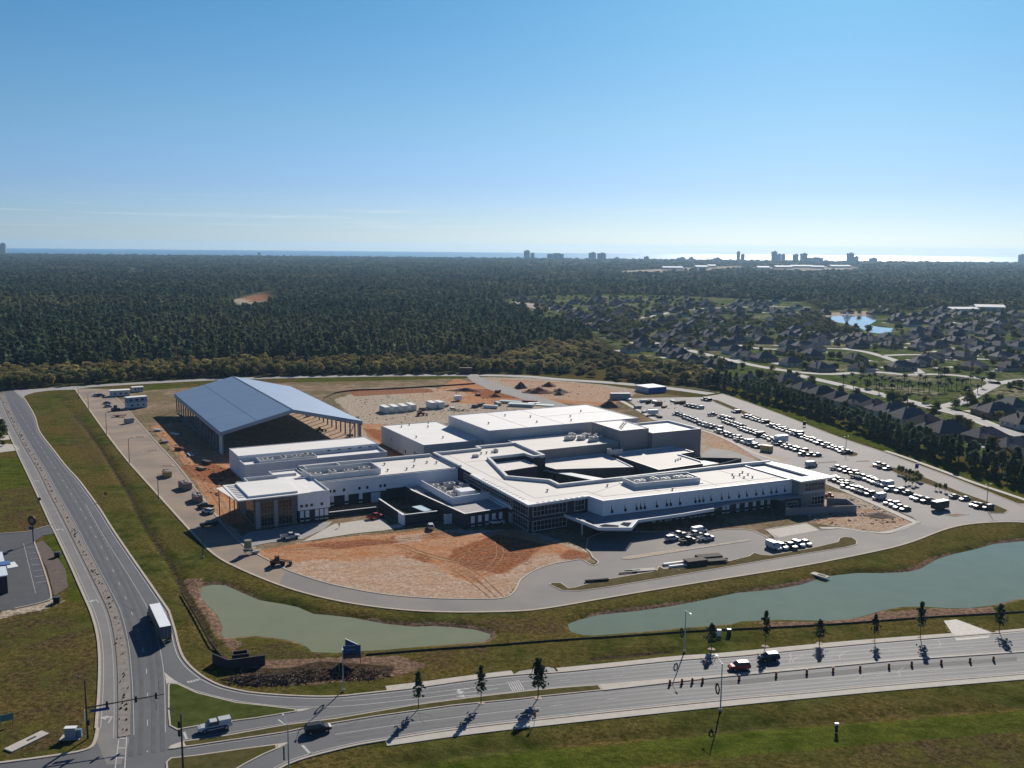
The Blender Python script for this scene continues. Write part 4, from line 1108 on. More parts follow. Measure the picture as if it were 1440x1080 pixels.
cw = MB(); cw.wall([(92.8, -25.2), (105.5, -29.0), (117.8, -33.2), (121.5, -25.5), (116.5, -21.0)], 0, 2.6, 0.4); cw.build('yard_wall', mat('grey_block', (0.22, 0.21, 0.215), 0.85, 0.08, 0.8), school)

# --- annexe beside the pavilion
ann = empty('annexe_building', (0, 300, 0), BR, 'long low white annexe with clerestory windows beside the blue roofed pavilion', 'building')
block(ann, [(-61.2, 101.8), (-3.6, 101.4), (-3.3, 112.6), (-61.2, 112.6)], 0, 6.0, whitew, roofb, 0.9, 0.4)
block(ann, [(-61.25, 112.8), (-3.2, 112.8), (-3.4, 129.3), (-61.25, 129.3)], 0, 8.0, whitew, roofb, 0.18, 0.3)
for u in (36.5, 40.8, 45.4, 49.9, 54.2):
    face((-61.2, 112.8), (-3.2, 112.8), 0.02, u - 0.7, u + 0.7, 6.6, 7.3, 0.06).build('window', glass, ann)
MB().wall([(-54.5, 103.6), (-32.5, 103.4), (-32.5, 110.9), (-54.5, 110.9)], 6.0, 7.4, 0.3, closed=True).build('plant_screen', capm, ann)
face((-61.2, 101.8), (-3.6, 101.4), 0.02, 16.5, 18.7, 0, 2.4, 0.1).build('door', glass, ann)

# --- open-sided sports pavilion with the blue roof
pav = empty('sports_pavilion', (0, 300, 0), BR, 'huge open sided sports pavilion under a blue gabled roof on tall columns', 'pavilion')
bluer = mat('blue_underlay', (0.155, 0.245, 0.375), 0.55, 0.07, 0.12, spec=0.4, detail=6, stretch=(BR, (0.35, 1.6, 1)))
N0, N1, EL_, ER_, RG = 156.2, 279.0, -59.2, 4.9, -27.6
ze, zr = 10.0, 17.7
for nm, ea, eb, za, zb in (('a', EL_, RG, ze, zr), ('b', RG, ER_, zr, ze)):
    b = MB()
    b.add([(ea, N0, za), (eb, N0, zb), (eb, N1, zb), (ea, N1, za), (ea, N0, za - .45), (eb, N0, zb - .45), (eb, N1, zb - .45), (ea, N1, za - .45)],
          [(0, 1, 2, 3), (7, 6, 5, 4), (0, 4, 5, 1), (2, 6, 7, 3), (0, 3, 7, 4), (1, 5, 6, 2)])
    b.build('roof', bluer, pav)
MB().box(RG, (N0 + N1) / 2, zr + 0.04, 0.5, N1 - N0, 0.12).build('ridge_cap', mat('ridge_dark', (0.06, 0.08, 0.12), 0.6, 0.1, 1.0), pav)
sm = MB()
for k in (0.5,):
    e_ = EL_ + (RG - EL_) * k
    sm.box(e_, 218, ze + (zr - ze) * k + 0.03, 0.22, 122, 0.05)
sm.build('roof_seam', mat('blue_seam', (0.10, 0.17, 0.30), 0.6, 0.05, 1.0), pav)
fasc = mat('pale_blue_fascia', (0.30, 0.36, 0.44), 0.55, 0.05, 0.5)
MB().box(EL_ + 0.1, (N0 + N1) / 2, ze - 1.25, 0.25, N1 - N0, 1.6).build('fascia', fasc, pav)
MB().box(ER_ - 0.1, (N0 + N1) / 2, ze - 1.25, 0.25, N1 - N0, 1.6).build('fascia', fasc, pav)
for n_ in (N0 + 0.12, N1 - 0.12):
    b = MB()
    for ea, eb, za, zb in ((EL_, RG, ze, zr), (RG, ER_, zr, ze)):
        b.add([(ea, n_ - .12, za - .47), (eb, n_ - .12, zb - .47), (eb, n_ - .12, zb - 1.6), (ea, n_ - .12, za - 1.6), (ea, n_ + .12, za - .47), (eb, n_ + .12, zb - .47), (eb, n_ + .12, zb - 1.6), (ea, n_ + .12, za - 1.6)],
              [(3, 2, 1, 0), (4, 5, 6, 7), (0, 1, 5, 4), (2, 3, 7, 6)])
    b.build('gable_beam', mat('gable_slate', (0.20, 0.235, 0.29), 0.6, 0.05, 0.5), pav)
colm = mat('column_concrete', (0.16, 0.16, 0.17), 0.8, 0.08, 0.8)
for i in range(18):
    n_ = N0 + 0.9 + i * (N1 - N0 - 1.8) / 17
    for e_ in (EL_ + 1.0, ER_ - 1.0):
        MB().box(e_, n_, 4.75, 0.55, 0.6, 9.5).build('column', colm, pav)
    if i % 2 == 1 and i < 17:
        b = MB()
        for ea, eb, za, zb in ((EL_ + 1, RG, ze, zr), (RG, ER_ - 1, zr, ze)):
            b.tube((ea, n_, za - 0.9), (eb, n_, zb - 0.9), 0.32, n=4)
            b.tube((ea, n_, za - 1.9), (eb, n_, zb - 2.6), 0.2, n=4)
        b.build('rafter', dsteel, pav)
for e_, wd in ((EL_ + 0.5, 0.25), (ER_ - 0.5, 0.25)):
    MB().box(e_, N0 + 3.0, 5.0, wd, 5.0, 9.8).build('corner_panel', mat('pale_panel', (0.55, 0.56, 0.58), 0.6, 0.04, 0.5), pav)
MB().wall([(EL_ + 1.0, N0 + 8), (EL_ + 1.0, N1 - 4)], 0, 0.5, 0.5).build('plinth', colm, pav)

# --- plant on the roofs, each unit a thing
hvm = mat('unit_casing', (0.52, 0.51, 0.48), 0.6, 0.08, 0.8, spec=0.4)
def make_unit():
    r = empty('rooftop_unit', (0, 0, 0))
    MB().box(0, 0, 0.95, 3.4, 2.1, 1.5).build('casing', hvm, r)
    b = MB(); b.box(0, 0, 0.1, 3.6, 2.3, 0.2); b.build('curb', steel, r)
    for x in (-0.85, 0.85):
        f = MB().tube((x, 0, 1.7), (x, 0, 1.95), 0.62, n=12).build('fan', dsteel, r)
    MB().box(1.85, 0.2, 0.85, 0.35, 1.3, 1.0).build('intake_grille', dsteel, r)
    return freeze(r)
unit = make_unit()
def put_units(spots, z, where, grp, rot=0.0, sc=1.0):
    for i, (e_, n_) in enumerate(spots):
        c = dup(unit, (*W(e_, n_), z), BR + rot + (math.pi / 2 if i % 3 == 1 else 0), (sc * (0.9 + 0.25 * (i % 3 == 0)), sc, sc * (0.9 + 0.2 * (i % 2))),
                f'rooftop cooling unit, {nth(i + 1)} from the west {where}', grp)
        c['category'] = 'cooling unit'
put_units([(-45, 62.5), (-39, 62.3), (-33, 62.5), (-27, 62.6)], 9.02, 'in the west wing plant screen', 'cooling units on the west wing')
put_units([(-51, 107), (-45, 106.8), (-39.5, 107.2), (-35, 107)], 6.02, 'in the annexe plant screen', 'cooling units on the annexe')
put_units([(51, 1.6), (56.5, 0.6), (61, 0.2), (66, -0.8), (70, -1.2)], 9.5, 'in the east wing plant screen', 'cooling units on the east wing')
put_units([(-7.4, 45), (-7.0, 38.4), (-6.8, 31.5), (-1.8, 43.5), (-1.4, 37.4), (2.3, 40)], 4.65, 'on the shaded low service roof', 'cooling units on the service block')
put_units([(71, 81), (74.5, 84.5), (76, 79.5), (79, 74.5), (80.5, 83), (83.5, 78)], 9.02, 'beside the tower on the auditorium roof', 'cooling units on the auditorium')
put_units([(81.2, 61.6)], 5.65, 'below the tall taupe tower on the dining roof', 'cooling units on the dining roof', 0, 1.5)
put_units([(19.5, 66.5), (31, 71.5)], 9.3, 'on the open roof north of the sunken roof', 'cooling units on the centre', 0, 0.6)
def kill(root):
    KIDS.clear() if False else None
    for ch in list(root.children):
        kill(ch)
    bpy.data.objects.remove(root, do_unlink=True)
kill(unit)
def make_vent():
    r = empty('roof_vent', (0, 0, 0))
    MB().tube((0, 0, 0), (0, 0, 0.9), 0.2, n=8).build('pipe', steel, r)
    MB().tube((0, 0, 0.9), (0, 0, 1.15), 0.42, 0.3, n=8).build('cowl', dsteel, r)
    return freeze(r)
vent = make_vent()
def put_vents(spots, z, where, grp):
    for i, (e_, n_) in enumerate(spots):
        c = dup(vent, (*W(e_, n_), z), 0, (1.2, 1.2, .7), f'roof vent, {nth(i + 1)} from the west {where}', grp)
        c['category'] = 'vent'
put_vents([(-19, 60), (-16.5, 70), (-12, 59), (-8, 62), (-4, 71), (-1, 66), (2, 64)], 9.0, 'on the open roof of the west wing', 'vents on the west wing')
put_vents([(88, -4), (90, -1), (91, -6), (92.5, -2), (94, -7), (95.5, -3), (96, 0.5)], 9.25, 'on the east end of the east wing', 'vents on the east wing')
put_vents([(20, 68), (24, 70.5), (26.5, 70.7), (29, 71), (18, 8), (40, 5), (57, -9)], 9.25, 'on the roof of the central wing', 'vents on the centre')
put_vents([(47, 110), (63, 125), (68, 104), (72, 117), (84, 101), (89, 110), (101, 120)], 13.0, 'on the high white gymnasium roof', 'vents on the gymnasium')
put_vents([(16, 118), (19, 143), (24, 146), (26, 112), (30, 138), (34, 147)], 8.1, 'on the lower white gymnasium roof', 'vents on the lower gymnasium')
put_vents([(96, 40), (98, 41), (100, 42)], 5.6, 'on the dining room roof', 'vents on the dining roof')
kill(vent)
# ================================================================== vehicles
PAINT = {'white': (0.48, 0.49, 0.50), 'silver': (0.27, 0.275, 0.29), 'black': (0.012, 0.012, 0.014), 'grey': (0.10, 0.105, 0.115), 'blue': (0.03, 0.05, 0.14), 'red': (0.33, 0.025, 0.025), 'beige': (0.34, 0.30, 0.24)}
for k, c in PAINT.items():
    mat('paint_' + k, c, 0.4, 0.03, 2.0, spec=0.4, coat=0.15)
tyre = mat('tyre_rubber', (0.018, 0.018, 0.018), 0.85, 0.1, 4.0)
rimm = mat('alloy', (0.45, 0.45, 0.46), 0.35, 0.05, 4.0, metal=0.7)
autoglass = mat('car_glass', (0.014, 0.016, 0.02), 0.12, 0.1, 1.0, spec=0.4)
lampm = mat('lamp_lens', (0.7, 0.7, 0.68), 0.2, 0.05, 2.0)
tailm = mat('tail_lens', (0.35, 0.02, 0.02), 0.25, 0.05, 2.0)
blackp = mat('black_plastic', (0.022, 0.022, 0.024), 0.6, 0.1, 2.0)
def hull(b, st_):
    """loft of rounded sections: (x, half width, bottom, shoulder, top)"""
    rings = []
    for x, hw, zb, zs, zt in st_:
        rings.append([(x, -hw * .86, zb), (x, -hw, zb + .12), (x, -hw, zs), (x, -hw * .84, zt), (x, hw * .84, zt), (x, hw, zs), (x, hw, zb + .12), (x, hw * .86, zb)])
    n = 8
    vs = [p for r in rings for p in r]
    fs = []
    for k in range(len(rings) - 1):
        for i in range(n):
            fs.append((k * n + i, k * n + (i + 1) % n, (k + 1) * n + (i + 1) % n, (k + 1) * n + i))
    fs.append(tuple(range(n)))
    fs.append(tuple((len(rings) - 1) * n + i for i in reversed(range(n))))
    b.add(vs, fs)
def cabin(b, x0, x1, x2, x3, z0, z1, hw0, hw1):
    """glasshouse: rear foot, rear roof, front roof, front foot"""
    vs = [(x0, -hw0, z0), (x3, -hw0, z0), (x3, hw0, z0), (x0, hw0, z0), (x1, -hw1, z1), (x2, -hw1, z1), (x2, hw1, z1), (x1, hw1, z1)]
    b.add(vs, [(3, 2, 1, 0), (4, 5, 6, 7), (0, 1, 5, 4), (1, 2, 6, 5), (2, 3, 7, 6), (3, 0, 4, 7)])
def make_car(kind, detail=False):
    r = empty({'sedan': 'parked_car', 'suv': 'parked_suv', 'pickup': 'pickup_truck', 'van': 'panel_van'}[kind], (0, 0, 0))
    b, g = MB(), MB()
    wr, track, L = 0.34, 0.80, 4.7
    if kind == 'sedan':
        hull(b, [(-2.33, .70, .42, .72, .80), (-2.1, .87, .3, .85, .98), (-1.2, .91, .24, .88, 1.0), (0.9, .91, .24, .88, .98), (1.9, .88, .26, .75, .82), (2.33, .68, .38, .58, .66)])
        cabin(g, -1.75, -1.05, .35, 1.15, .97, 1.42, .80, .62)
        b.box(-0.35, 0, 1.445, 1.5, 1.28, 0.06, taper=.93)
        axles = (-1.42, 1.42)
    elif kind == 'suv':
        wr, L = 0.39, 4.8
        hull(b, [(-2.4, .80, .45, .95, 1.1), (-2.2, .93, .34, 1.02, 1.16), (-1.2, .96, .28, 1.04, 1.16), (1.0, .96, .28, 1.02, 1.12), (1.95, .93, .3, .92, 1.02), (2.4, .76, .42, .72, .82)])
        cabin(g, -2.28, -1.95, .45, 1.25, 1.13, 1.68, .87, .70)
        b.box(-0.75, 0, 1.71, 2.5, 1.46, 0.08, taper=.95)
        axles = (-1.45, 1.45)
    elif kind == 'pickup':
        wr, L = 0.41, 5.8
        hull(b, [(-0.75, .95, .45, 1.05, 1.15), (0.5, .98, .36, 1.07, 1.18), (1.3, .98, .36, 1.07, 1.16), (2.4, .95, .38, 1.0, 1.1), (2.9, .80, .48, .85, .95)])
        for s in (-1, 1):
            b.box(-1.85, s * .93, .85, 2.2, .10, .66)
        b.box(-2.93, 0, .85, .08, 1.95, .66)
        b.box(-1.85, 0, .62, 2.2, 1.78, .2)
        cabin(g, -0.62, -0.4, .85, 1.5, 1.16, 1.78, .88, .72)
        b.box(0.22, 0, 1.81, 1.3, 1.5, 0.08, taper=.95)
        axles = (-1.9, 1.85)
    else:
        wr, L = 0.38, 5.6
        hull(b, [(-2.8, .92, .42, 2.05, 2.25), (-2.6, .99, .36, 2.1, 2.32), (1.0, .99, .36, 2.1, 2.32), (1.7, .97, .36, 1.5, 1.62), (2.1, .95, .38, 1.05, 1.15), (2.8, .78, .44, .85, .95)])
        g.add([(1.12, -.82, 2.18), (1.98, -.86, 1.2), (1.98, .86, 1.2), (1.12, .82, 2.18)], [(0, 1, 2, 3)])
        for s in (-1, 1):
            g.box(1.2, s * .985, 1.75, .9, .05, .5)
        axles = (-1.8, 1.8)
    b.build('body', MATS['paint_white'], r)
    g.build('window', autoglass, r)
    for ax in axles:
        for s in (-1, 1):
            wh = MB().tube((ax, s * (track + .16) - .11, wr), (ax, s * (track + .16) + .11, wr), wr, n=14).build('wheel', tyre, r)
            if detail:
                MB().tube((ax, s * (track + .285), wr), (ax, s * (track + .292), wr), wr * .58, n=12).build('rim', rimm, wh)
    if detail:
        zf = {'sedan': .62, 'suv': .78, 'pickup': .85, 'van': .85}[kind]
        for s in (-1, 1):
            MB().box(L / 2 - .22, s * .62, zf, .2, .28, .16).build('headlight', lampm, r)
            MB().box(-L / 2 + .1, s * .74, zf + .12, .14, .18, .26).build('tail_light', tailm, r)
        MB().box(L / 2 - .08, 0, .46, .16, 1.45, .22).build('bumper', blackp, r)
    return freeze(r)
FLEET = {k: make_car(k) for k in ('sedan', 'suv', 'pickup', 'van')}
FLEETD = {k: make_car(k, True) for k in ('sedan', 'suv', 'pickup', 'van')}
CATS = {'sedan': 'car', 'suv': 'car', 'pickup': 'pickup truck', 'van': 'van'}
WORD = {'sedan': 'saloon car', 'suv': 'SUV', 'pickup': 'pickup truck', 'van': 'panel van'}
def park(kind, colour, xy, hd, label, group=None, detail=False, sc=1.0):
    c = dup((FLEETD if detail else FLEET)[kind], (xy[0], xy[1], 0.035), hd, sc, label, group, {'body': MATS['paint_' + colour]})
    c['category'] = CATS[kind]
    return c
rc = random.Random(11)
def pick_kind():
    return rc.choices(['sedan', 'suv', 'pickup', 'van'], [30, 32, 34, 4])[0]
def pick_col():
    return rc.choices(['white', 'silver', 'black', 'grey', 'blue', 'red', 'beige'], [24, 17, 27, 19, 7, 3, 4])[0]
def row(segs, where, group, hd, gap=2.95):
    """cars side by side along pixel segments; heading across the row"""
    i = 0
    for a, b in segs:
        A, B = G(*a), G(*b)
        L = math.hypot(B[0] - A[0], B[1] - A[1])
        n = max(1, int(round(L / gap)) + 1)
        for k in range(n):
            t = k / max(1, n - 1)
            i += 1
            kd, cl = pick_kind(), pick_col()
            x, y = A[0] + (B[0] - A[0]) * t, A[1] + (B[1] - A[1]) * t
            j = rc.uniform(-.5, .5)
            x += math.cos(hd) * j; y += math.sin(hd) * j
            park(kd, cl, (x, y), hd + (math.pi if rc.random() < .3 else 0) + rad(rc.uniform(-2.5, 2.5)), f'{cl} {WORD[kd]}, {nth(i)} from the far end of {where}', group)
HX = rad(180 + 24)
row([((1049, 587), (1076, 595)), ((1084, 599), (1136, 618)), ((1140, 619.5), (1190, 638))], 'the perimeter road row', 'cars in the row beside the perimeter road', HX)
row([((1003, 584.5), (1004, 585)), ((1014, 588), (1026, 591)), ((1022, 594), (1042, 601)), ((1043, 604), (1064, 611)), ((1066, 612), (1087, 620))], 'the upper lot middle row', 'cars in the middle row of the upper lot', HX)
row([((1103, 629), (1131, 636)), ((1131, 640), (1150, 641.5))], 'the row below the white box truck', 'cars in the row below the box truck', HX)
row([((953, 583.5), (986, 596)), ((988, 598), (1010, 604)), ((1010, 607), (1036, 617)), ((1038, 619), (1068, 630))], 'the row nearest the school', 'cars in the row nearest the school', HX)
row([((966, 571.5), (984, 575)), ((992, 563), (996, 564)), ((1034, 579.5), (1037, 580.5))], 'the scattered northern cars', 'scattered cars north of the upper lot', HX, 3.6)
row([((1177, 660), (1200, 667)), ((1206, 671), (1240, 682.5))], 'the lower lot first row', 'cars in the first row of the lower lot', HX)
row([((1252, 690), (1276, 695))], 'the row behind the van', 'cars in the short row behind the van', HX, 2.9)
row([((1287, 701), (1304, 706.5))], 'the enclosed trailer pair', 'cars beside the enclosed trailer', HX, 3.4)
row([((1172, 675), (1190, 682)), ((1192, 685), (1222, 697))], 'the lower sidewalk row', 'cars along the lower lot sidewalk', HX, 2.9)
row([((1250, 709), (1272, 718))], 'the lower sidewalk row tail', 'last cars along the lower lot sidewalk', HX, 3.4)
row([((1235, 655.5), (1248, 660.5))], 'the verge tip trio', 'cars at the grass verge tip', HX, 3.0)
row([((1341, 700.5), (1357, 703.5))], 'the nursery tree group', 'cars below the nursery trees', HX, 3.2)
row([((1371, 711.5), (1388, 716))], 'the light pole group', 'cars under the lot light pole', HX, 2.9)
park('van', 'white', G(1247, 684.5), HX, 'white panel van standing among the first row of the lower lot')
park('van', 'white', G(1236, 702), HX, 'white panel van parked along the sidewalk of the lower lot')
park('van', 'white', G(1141, 656), rad(24), 'white panel van parked behind the eastern tower of the school')
for i, (px, k, c) in enumerate([((945, 760), 'suv', 'white'), ((953, 755), 'pickup', 'white'), ((962, 755), 'sedan', 'beige'), ((967, 763), 'pickup', 'black'), ((976, 754.5), 'pickup', 'silver'), ((983, 750), 'van', 'white'), ((993, 759.5), 'pickup', 'white')]):
    park(k, c, G(*px), rad(24 + (i % 2) * 4), f'{c} {WORD[k]}, {nth(i + 1)} from the left before the east wing', 'cars clustered before the east wing')
for i, (px, k, c) in enumerate([((1088, 772), 'van', 'white'), ((1099, 771.5), 'suv', 'white'), ((1110.5, 770.5), 'pickup', 'black'), ((1122.5, 768), 'suv', 'white'), ((1133, 766), 'sedan', 'white')]):
    park(k, c, G(*px), rad(-62 + 5 * (i % 2)), f'{c} {WORD[k]}, {nth(i + 1)} from the left in the turning loop bays', 'cars in the bays by the turning loop')
for px, k, c, hd, lb in [((136, 557), 'sedan', 'white', 20, 'white saloon car left of the blue one by the site offices'), ((142, 557.5), 'suv', 'blue', 20, 'blue SUV parked beside the single storey site office'),
                         ((151, 568), 'sedan', 'grey', 10, 'grey saloon car, upper of two by the two storey site office'), ((152.5, 572.5), 'sedan', 'silver', 12, 'silver saloon car, lower of two by the two storey site office'),
                         ((288.5, 714.5), 'pickup', 'black', 160, 'black pickup truck behind the white SUV beside the entrance canopy'), ((292.5, 721.5), 'suv', 'white', 150, 'white SUV parked on the orange dust beside the entrance canopy'),
                         ((294, 740), 'pickup', 'black', 200, 'black pickup truck beside the timber beam near the entrance canopy'), ((408, 757), 'pickup', 'white', 20, 'white pickup truck in the shadow before the entrance glazing'),
                         ((528, 729), 'pickup', 'red', 35, 'red pickup truck on the concrete plaza by the court wall'), ((605.5, 743), 'suv', 'white', 100, 'white SUV facing the garage door at the dirt edge'),
                         ((697, 737), 'pickup', 'white', 185, 'white pickup truck shaded beside the low dark service block'), ((1097, 626), 'pickup', 'grey', 204, 'grey pickup truck tucked beside the box truck in the lot')]:
    park(k, c, G(*px), rad(hd), lb)
# traffic on the front road
def between(a, b):
    A, B = G(*a), G(*b)
    return math.atan2(B[1] - A[1], B[0] - A[0])
park('suv', 'black', G(447, 1029), between((420, 1034), (480, 1024)), 'black SUV driving right in the near carriageway beside the grass median', detail=True, sc=1.03)
park('suv', 'red', G(1039.5, 941), between((1080, 938), (1000, 944)), 'red SUV driving left on the far carriageway past the barrels', detail=True)
park('suv', 'black', G(1081, 928.5), between((1120, 925), (1040, 932)), 'dark SUV following the red one on the far carriageway', detail=True)
pk = park('pickup', 'white', G(302, 1026), between((340, 1018), (270, 1032)), 'white pickup truck with a blue flank waiting at the stop line', detail=True, sc=1.04)
MB().box(-1.75, 0, 1.52, 2.25, 1.8, 0.78, taper=.93).build('bed_cap', MATS['paint_white'], pk)
for s in (-1, 1):
    MB().box(-0.2, s * 1.0, .82, 3.6, .03, .3).build('side_stripe', MATS['paint_blue'], pk)
# articulated lorry going up the left road
hd = math.atan2(13.8, -7.5)
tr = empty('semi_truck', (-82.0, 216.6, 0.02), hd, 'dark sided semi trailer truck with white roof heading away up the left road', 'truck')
mat('trailer_white', (0.70, 0.71, 0.73), 0.45, 0.04, 0.4, spec=0.4)
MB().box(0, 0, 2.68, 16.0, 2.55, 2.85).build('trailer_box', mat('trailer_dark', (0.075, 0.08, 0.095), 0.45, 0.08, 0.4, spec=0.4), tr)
MB().box(0, 0, 4.12, 15.9, 2.45, 0.04).build('trailer_roof', mat('trailer_roof', (0.8, 0.81, 0.82), 0.5, 0.03, 0.4), tr)
for s in (-1, 1):
    dr = MB().box(-8.03, s * .62, 2.62, .06, 1.18, 2.6).build('rear_door', mat('trailer_door', (0.10, 0.105, 0.12), 0.5, 0.08, 1.0), tr)
    MB().tube((-8.09, s * .35, 1.4), (-8.09, s * .35, 3.8), .03, n=6).build('lock_rod', steel, dr)
    MB().box(-8.05, s * 1.05, 1.1, .08, .3, .14).build('tail_light', tailm, tr)
MB().box(-7.9, 0, .62, .12, 2.3, .12).build('underride_bar', steel, tr)
MB().box(-1, 0, 1.12, 13.5, 1.1, .28).build('chassis', blackp, tr)
for ax in (-6.8, -5.5, 6.6, 7.9, 11.4):
    for s in (-1, 1):
        wh = MB().tube((ax, s * 1.05 - .28, .52), (ax, s * 1.05 + .28, .52), .52, n=16).build('wheel', tyre, tr)
        MB().tube((ax, s * 1.335, .52), (ax, s * 1.345, .52), .28, n=12).build('rim', rimm, wh)
b = MB(); hull(b, [(8.3, 1.1, .6, 2.9, 3.3), (8.6, 1.22, .5, 3.1, 3.6), (10.2, 1.22, .5, 2.9, 3.3), (10.5, 1.18, .5, 1.7, 1.9), (12.3, 1.05, .5, 1.5, 1.7), (12.6, .95, .55, 1.2, 1.4)])
b.build('cab', MATS['paint_blue'], tr)
g = MB(); g.add([(10.24, -1.0, 3.1), (10.56, -1.1, 1.95), (10.56, 1.1, 1.95), (10.24, 1.0, 3.1)], [(0, 1, 2, 3)]); g.build('windscreen', autoglass, tr)
MB().box(7.2, 0, 1.0, 3.2, 1.0, .3).build('chassis', blackp, tr)
for s in (-1, 1):
    MB().tube((8.2, s * 1.1, 1.2), (8.2, s * 1.1, 3.9), .09, n=8).build('exhaust', rimm, tr)
# box truck and trailers in the lots
def box_truck(px, hd, label, L=5.2, hgt=2.6):
    r = empty('box_truck', (*G(*px), 0.03), hd, label, 'truck')
    MB().box(-.6, 0, .75 + hgt / 2, L, 2.4, hgt).build('cargo_box', MATS['trailer_white'], r)
    b = MB(); hull(b, [(L / 2 - .5, 1.0, .5, 1.9, 2.2), (L / 2 + .4, 1.05, .45, 1.8, 2.1), (L / 2 + .9, 1.0, .45, 1.1, 1.25), (L / 2 + 1.6, .85, .5, .95, 1.1)]); b.build('cab', MATS['paint_white'], r)
    g = MB(); g.add([(L / 2 + .42, -.85, 2.0), (L / 2 + .92, -.9, 1.28), (L / 2 + .92, .9, 1.28), (L / 2 + .42, .85, 2.0)], [(0, 1, 2, 3)]); g.build('windscreen', autoglass, r)
    for ax in (-L / 2 + 1, L / 2 + .6):
        for s in (-1, 1):
            MB().tube((ax, s * 1.0 - .15, .42), (ax, s * 1.0 + .15, .42), .42, n=12).build('wheel', tyre, r)
    return r
box_truck((1097, 623), rad(204), 'white box truck standing out of the middle row of the upper lot', 6.4, 2.9)
def enclosed_trailer(px, hd, label, L, m_, hgt=2.3, wd=2.4):
    r = empty('enclosed_trailer', (*G(*px), 0.03), hd, label, 'trailer')
    MB().box(0, 0, .6 + hgt / 2, L, wd, hgt).build('box', m_, r)
    MB().box(0, 0, .62 + hgt, L + .05, wd + .05, .06).build('roof', MATS['trailer_roof'], r)
    MB().box(L / 2 + .7, 0, .5, 1.4, .16, .14).build('drawbar', steel, r)
    for ax in (-.5, .5):
        for s in (-1, 1):
            MB().tube((ax, s * wd * .5 - .12, .36), (ax, s * wd * .5 + .12, .36), .36, n=12).build('wheel', tyre, r)
    return r
enclosed_trailer((1321.5, 716.5), rad(24 + 4), 'black sided enclosed trailer with white roof in the lower lot', 6.6, mat('trailer_black', (0.03, 0.03, 0.034), 0.5, 0.1, 0.8), 2.6)
enclosed_trailer((918, 583.5), rad(14), 'white enclosed trailer alone on the upper lot behind the taupe auditorium', 5.6, MATS['trailer_white'], 2.3)
enclosed_trailer((643.5, 563.5), rad(20), 'small white trailer standing by weeds behind the gymnasium', 4.2, MATS['trailer_white'], 2.4)

# ================================================================== street furniture
galv = mat('pole_galvanised', (0.40, 0.41, 0.42), 0.5, 0.08, 1.0, metal=0.2)
bronze = mat('pole_bronze', (0.055, 0.05, 0.045), 0.5, 0.1, 1.0)
def lamp(px, ang, label, h=9.8, arm=2.6, m_=None, group='street lamps along the front road', xy=None, two=False, name='street_lamp'):
    x, y = xy or G(*px)
    r = empty(name, (x, y, 0), ang, label, 'street lamp', group)
    m_ = m_ or galv
    MB().tube((0, 0, 0), (0, 0, h), .15, .09, n=10).build('pole', m_, r)
    MB().tube((0, 0, 0), (0, 0, .45), .3, .28, n=10).build('base', conc, r)
    for s in ((1, -1) if two else (1,)):
        MB().tube((0, 0, h - .15), (s * arm, 0, h + .35), .06, .045, n=6).build('arm', m_, r)
        MB().box(s * (arm + .3), 0, h + .36, .8, .32, .14).build('lamp_head', m_, r)
    return r
grn = mat('wreath_green', (0.02, 0.035, 0.015), 0.9, 0.3, 6.0)
def wreath(x, y, z, ang, label):
    bm = bmesh.new()
    for k in range(20):
        a = 2 * math.pi * k / 20
        for q in range(5):
            bmesh.ops.create_icosphere(bm, subdivisions=0, radius=rc.uniform(.10, .17), matrix=Matrix.Translation((0, math.cos(a) * .72 + rc.uniform(-.12, .12), math.sin(a) * .95 + rc.uniform(-.12, .12))))
    mm = bpy.data.meshes.new('wreath'); bm.to_mesh(mm); bm.free()
    mm.materials.append(grn)
    o = link(bpy.data.objects.new('wreath', mm)); o.location = (x, y, z); o.rotation_euler = (0, 0, ang)
    tag(o, label, 'wreath', 'wreaths on the street lamps')
nrm = rad(100)
for px, ang, xy, lb, wl in (((1013, 999.5), nrm, None, 'tall grey street lamp standing on the near verge right of centre', 'green wreath on the lamp of the near verge right of centre'),
                            (None, rad(118), G(404.6, 1018.6, 9.8), 'grey street lamp at the bottom edge beside the black SUV', 'green wreath on the lamp at the bottom edge'),
                            ((962.5, 917), rad(-80), None, 'grey street lamp on the far verge before the right pond', 'green wreath on the lamp before the right pond'),
                            ((482.7, 972), rad(-80), None, 'grey street lamp in front of the blue project sign', 'green wreath on the lamp before the blue project sign')):
    l_ = lamp(px, ang, lb, xy=xy)
    x, y = l_.location.x, l_.location.y
    wreath(x + math.cos(ang + rad(90)) * .0 - .75, y - .1, 4.6, rad(14), wl)
for i, (px, top) in enumerate((((110.5, 562), 544), ((124.7, 579), 554), ((150, 611), 583), ((182, 651), 619), ((223, 704), 668), ((285.5, 784), 741))):
    lamp(px, BR, f'dark lot lamp pole, {nth(i + 1)} from the far end of the western strip', (10.0, 10.0, 10.6, 10.2, 9.2, 10.0)[i], 1.0, bronze, 'lamp poles along the western strip', two=False, name='lot_lamp')
lamp((1387, 716), BR, 'dark lot lamp pole standing in the verge of the lower lot', 8.6, 0.9, bronze, 'lamp poles of the car park', two=True, name='lot_lamp')
lamp((1189, 638), BR, 'slim dark lot lamp pole at the end of the perimeter row', 7.5, 0.9, bronze, 'lamp poles of the car park', two=True, name='lot_lamp')
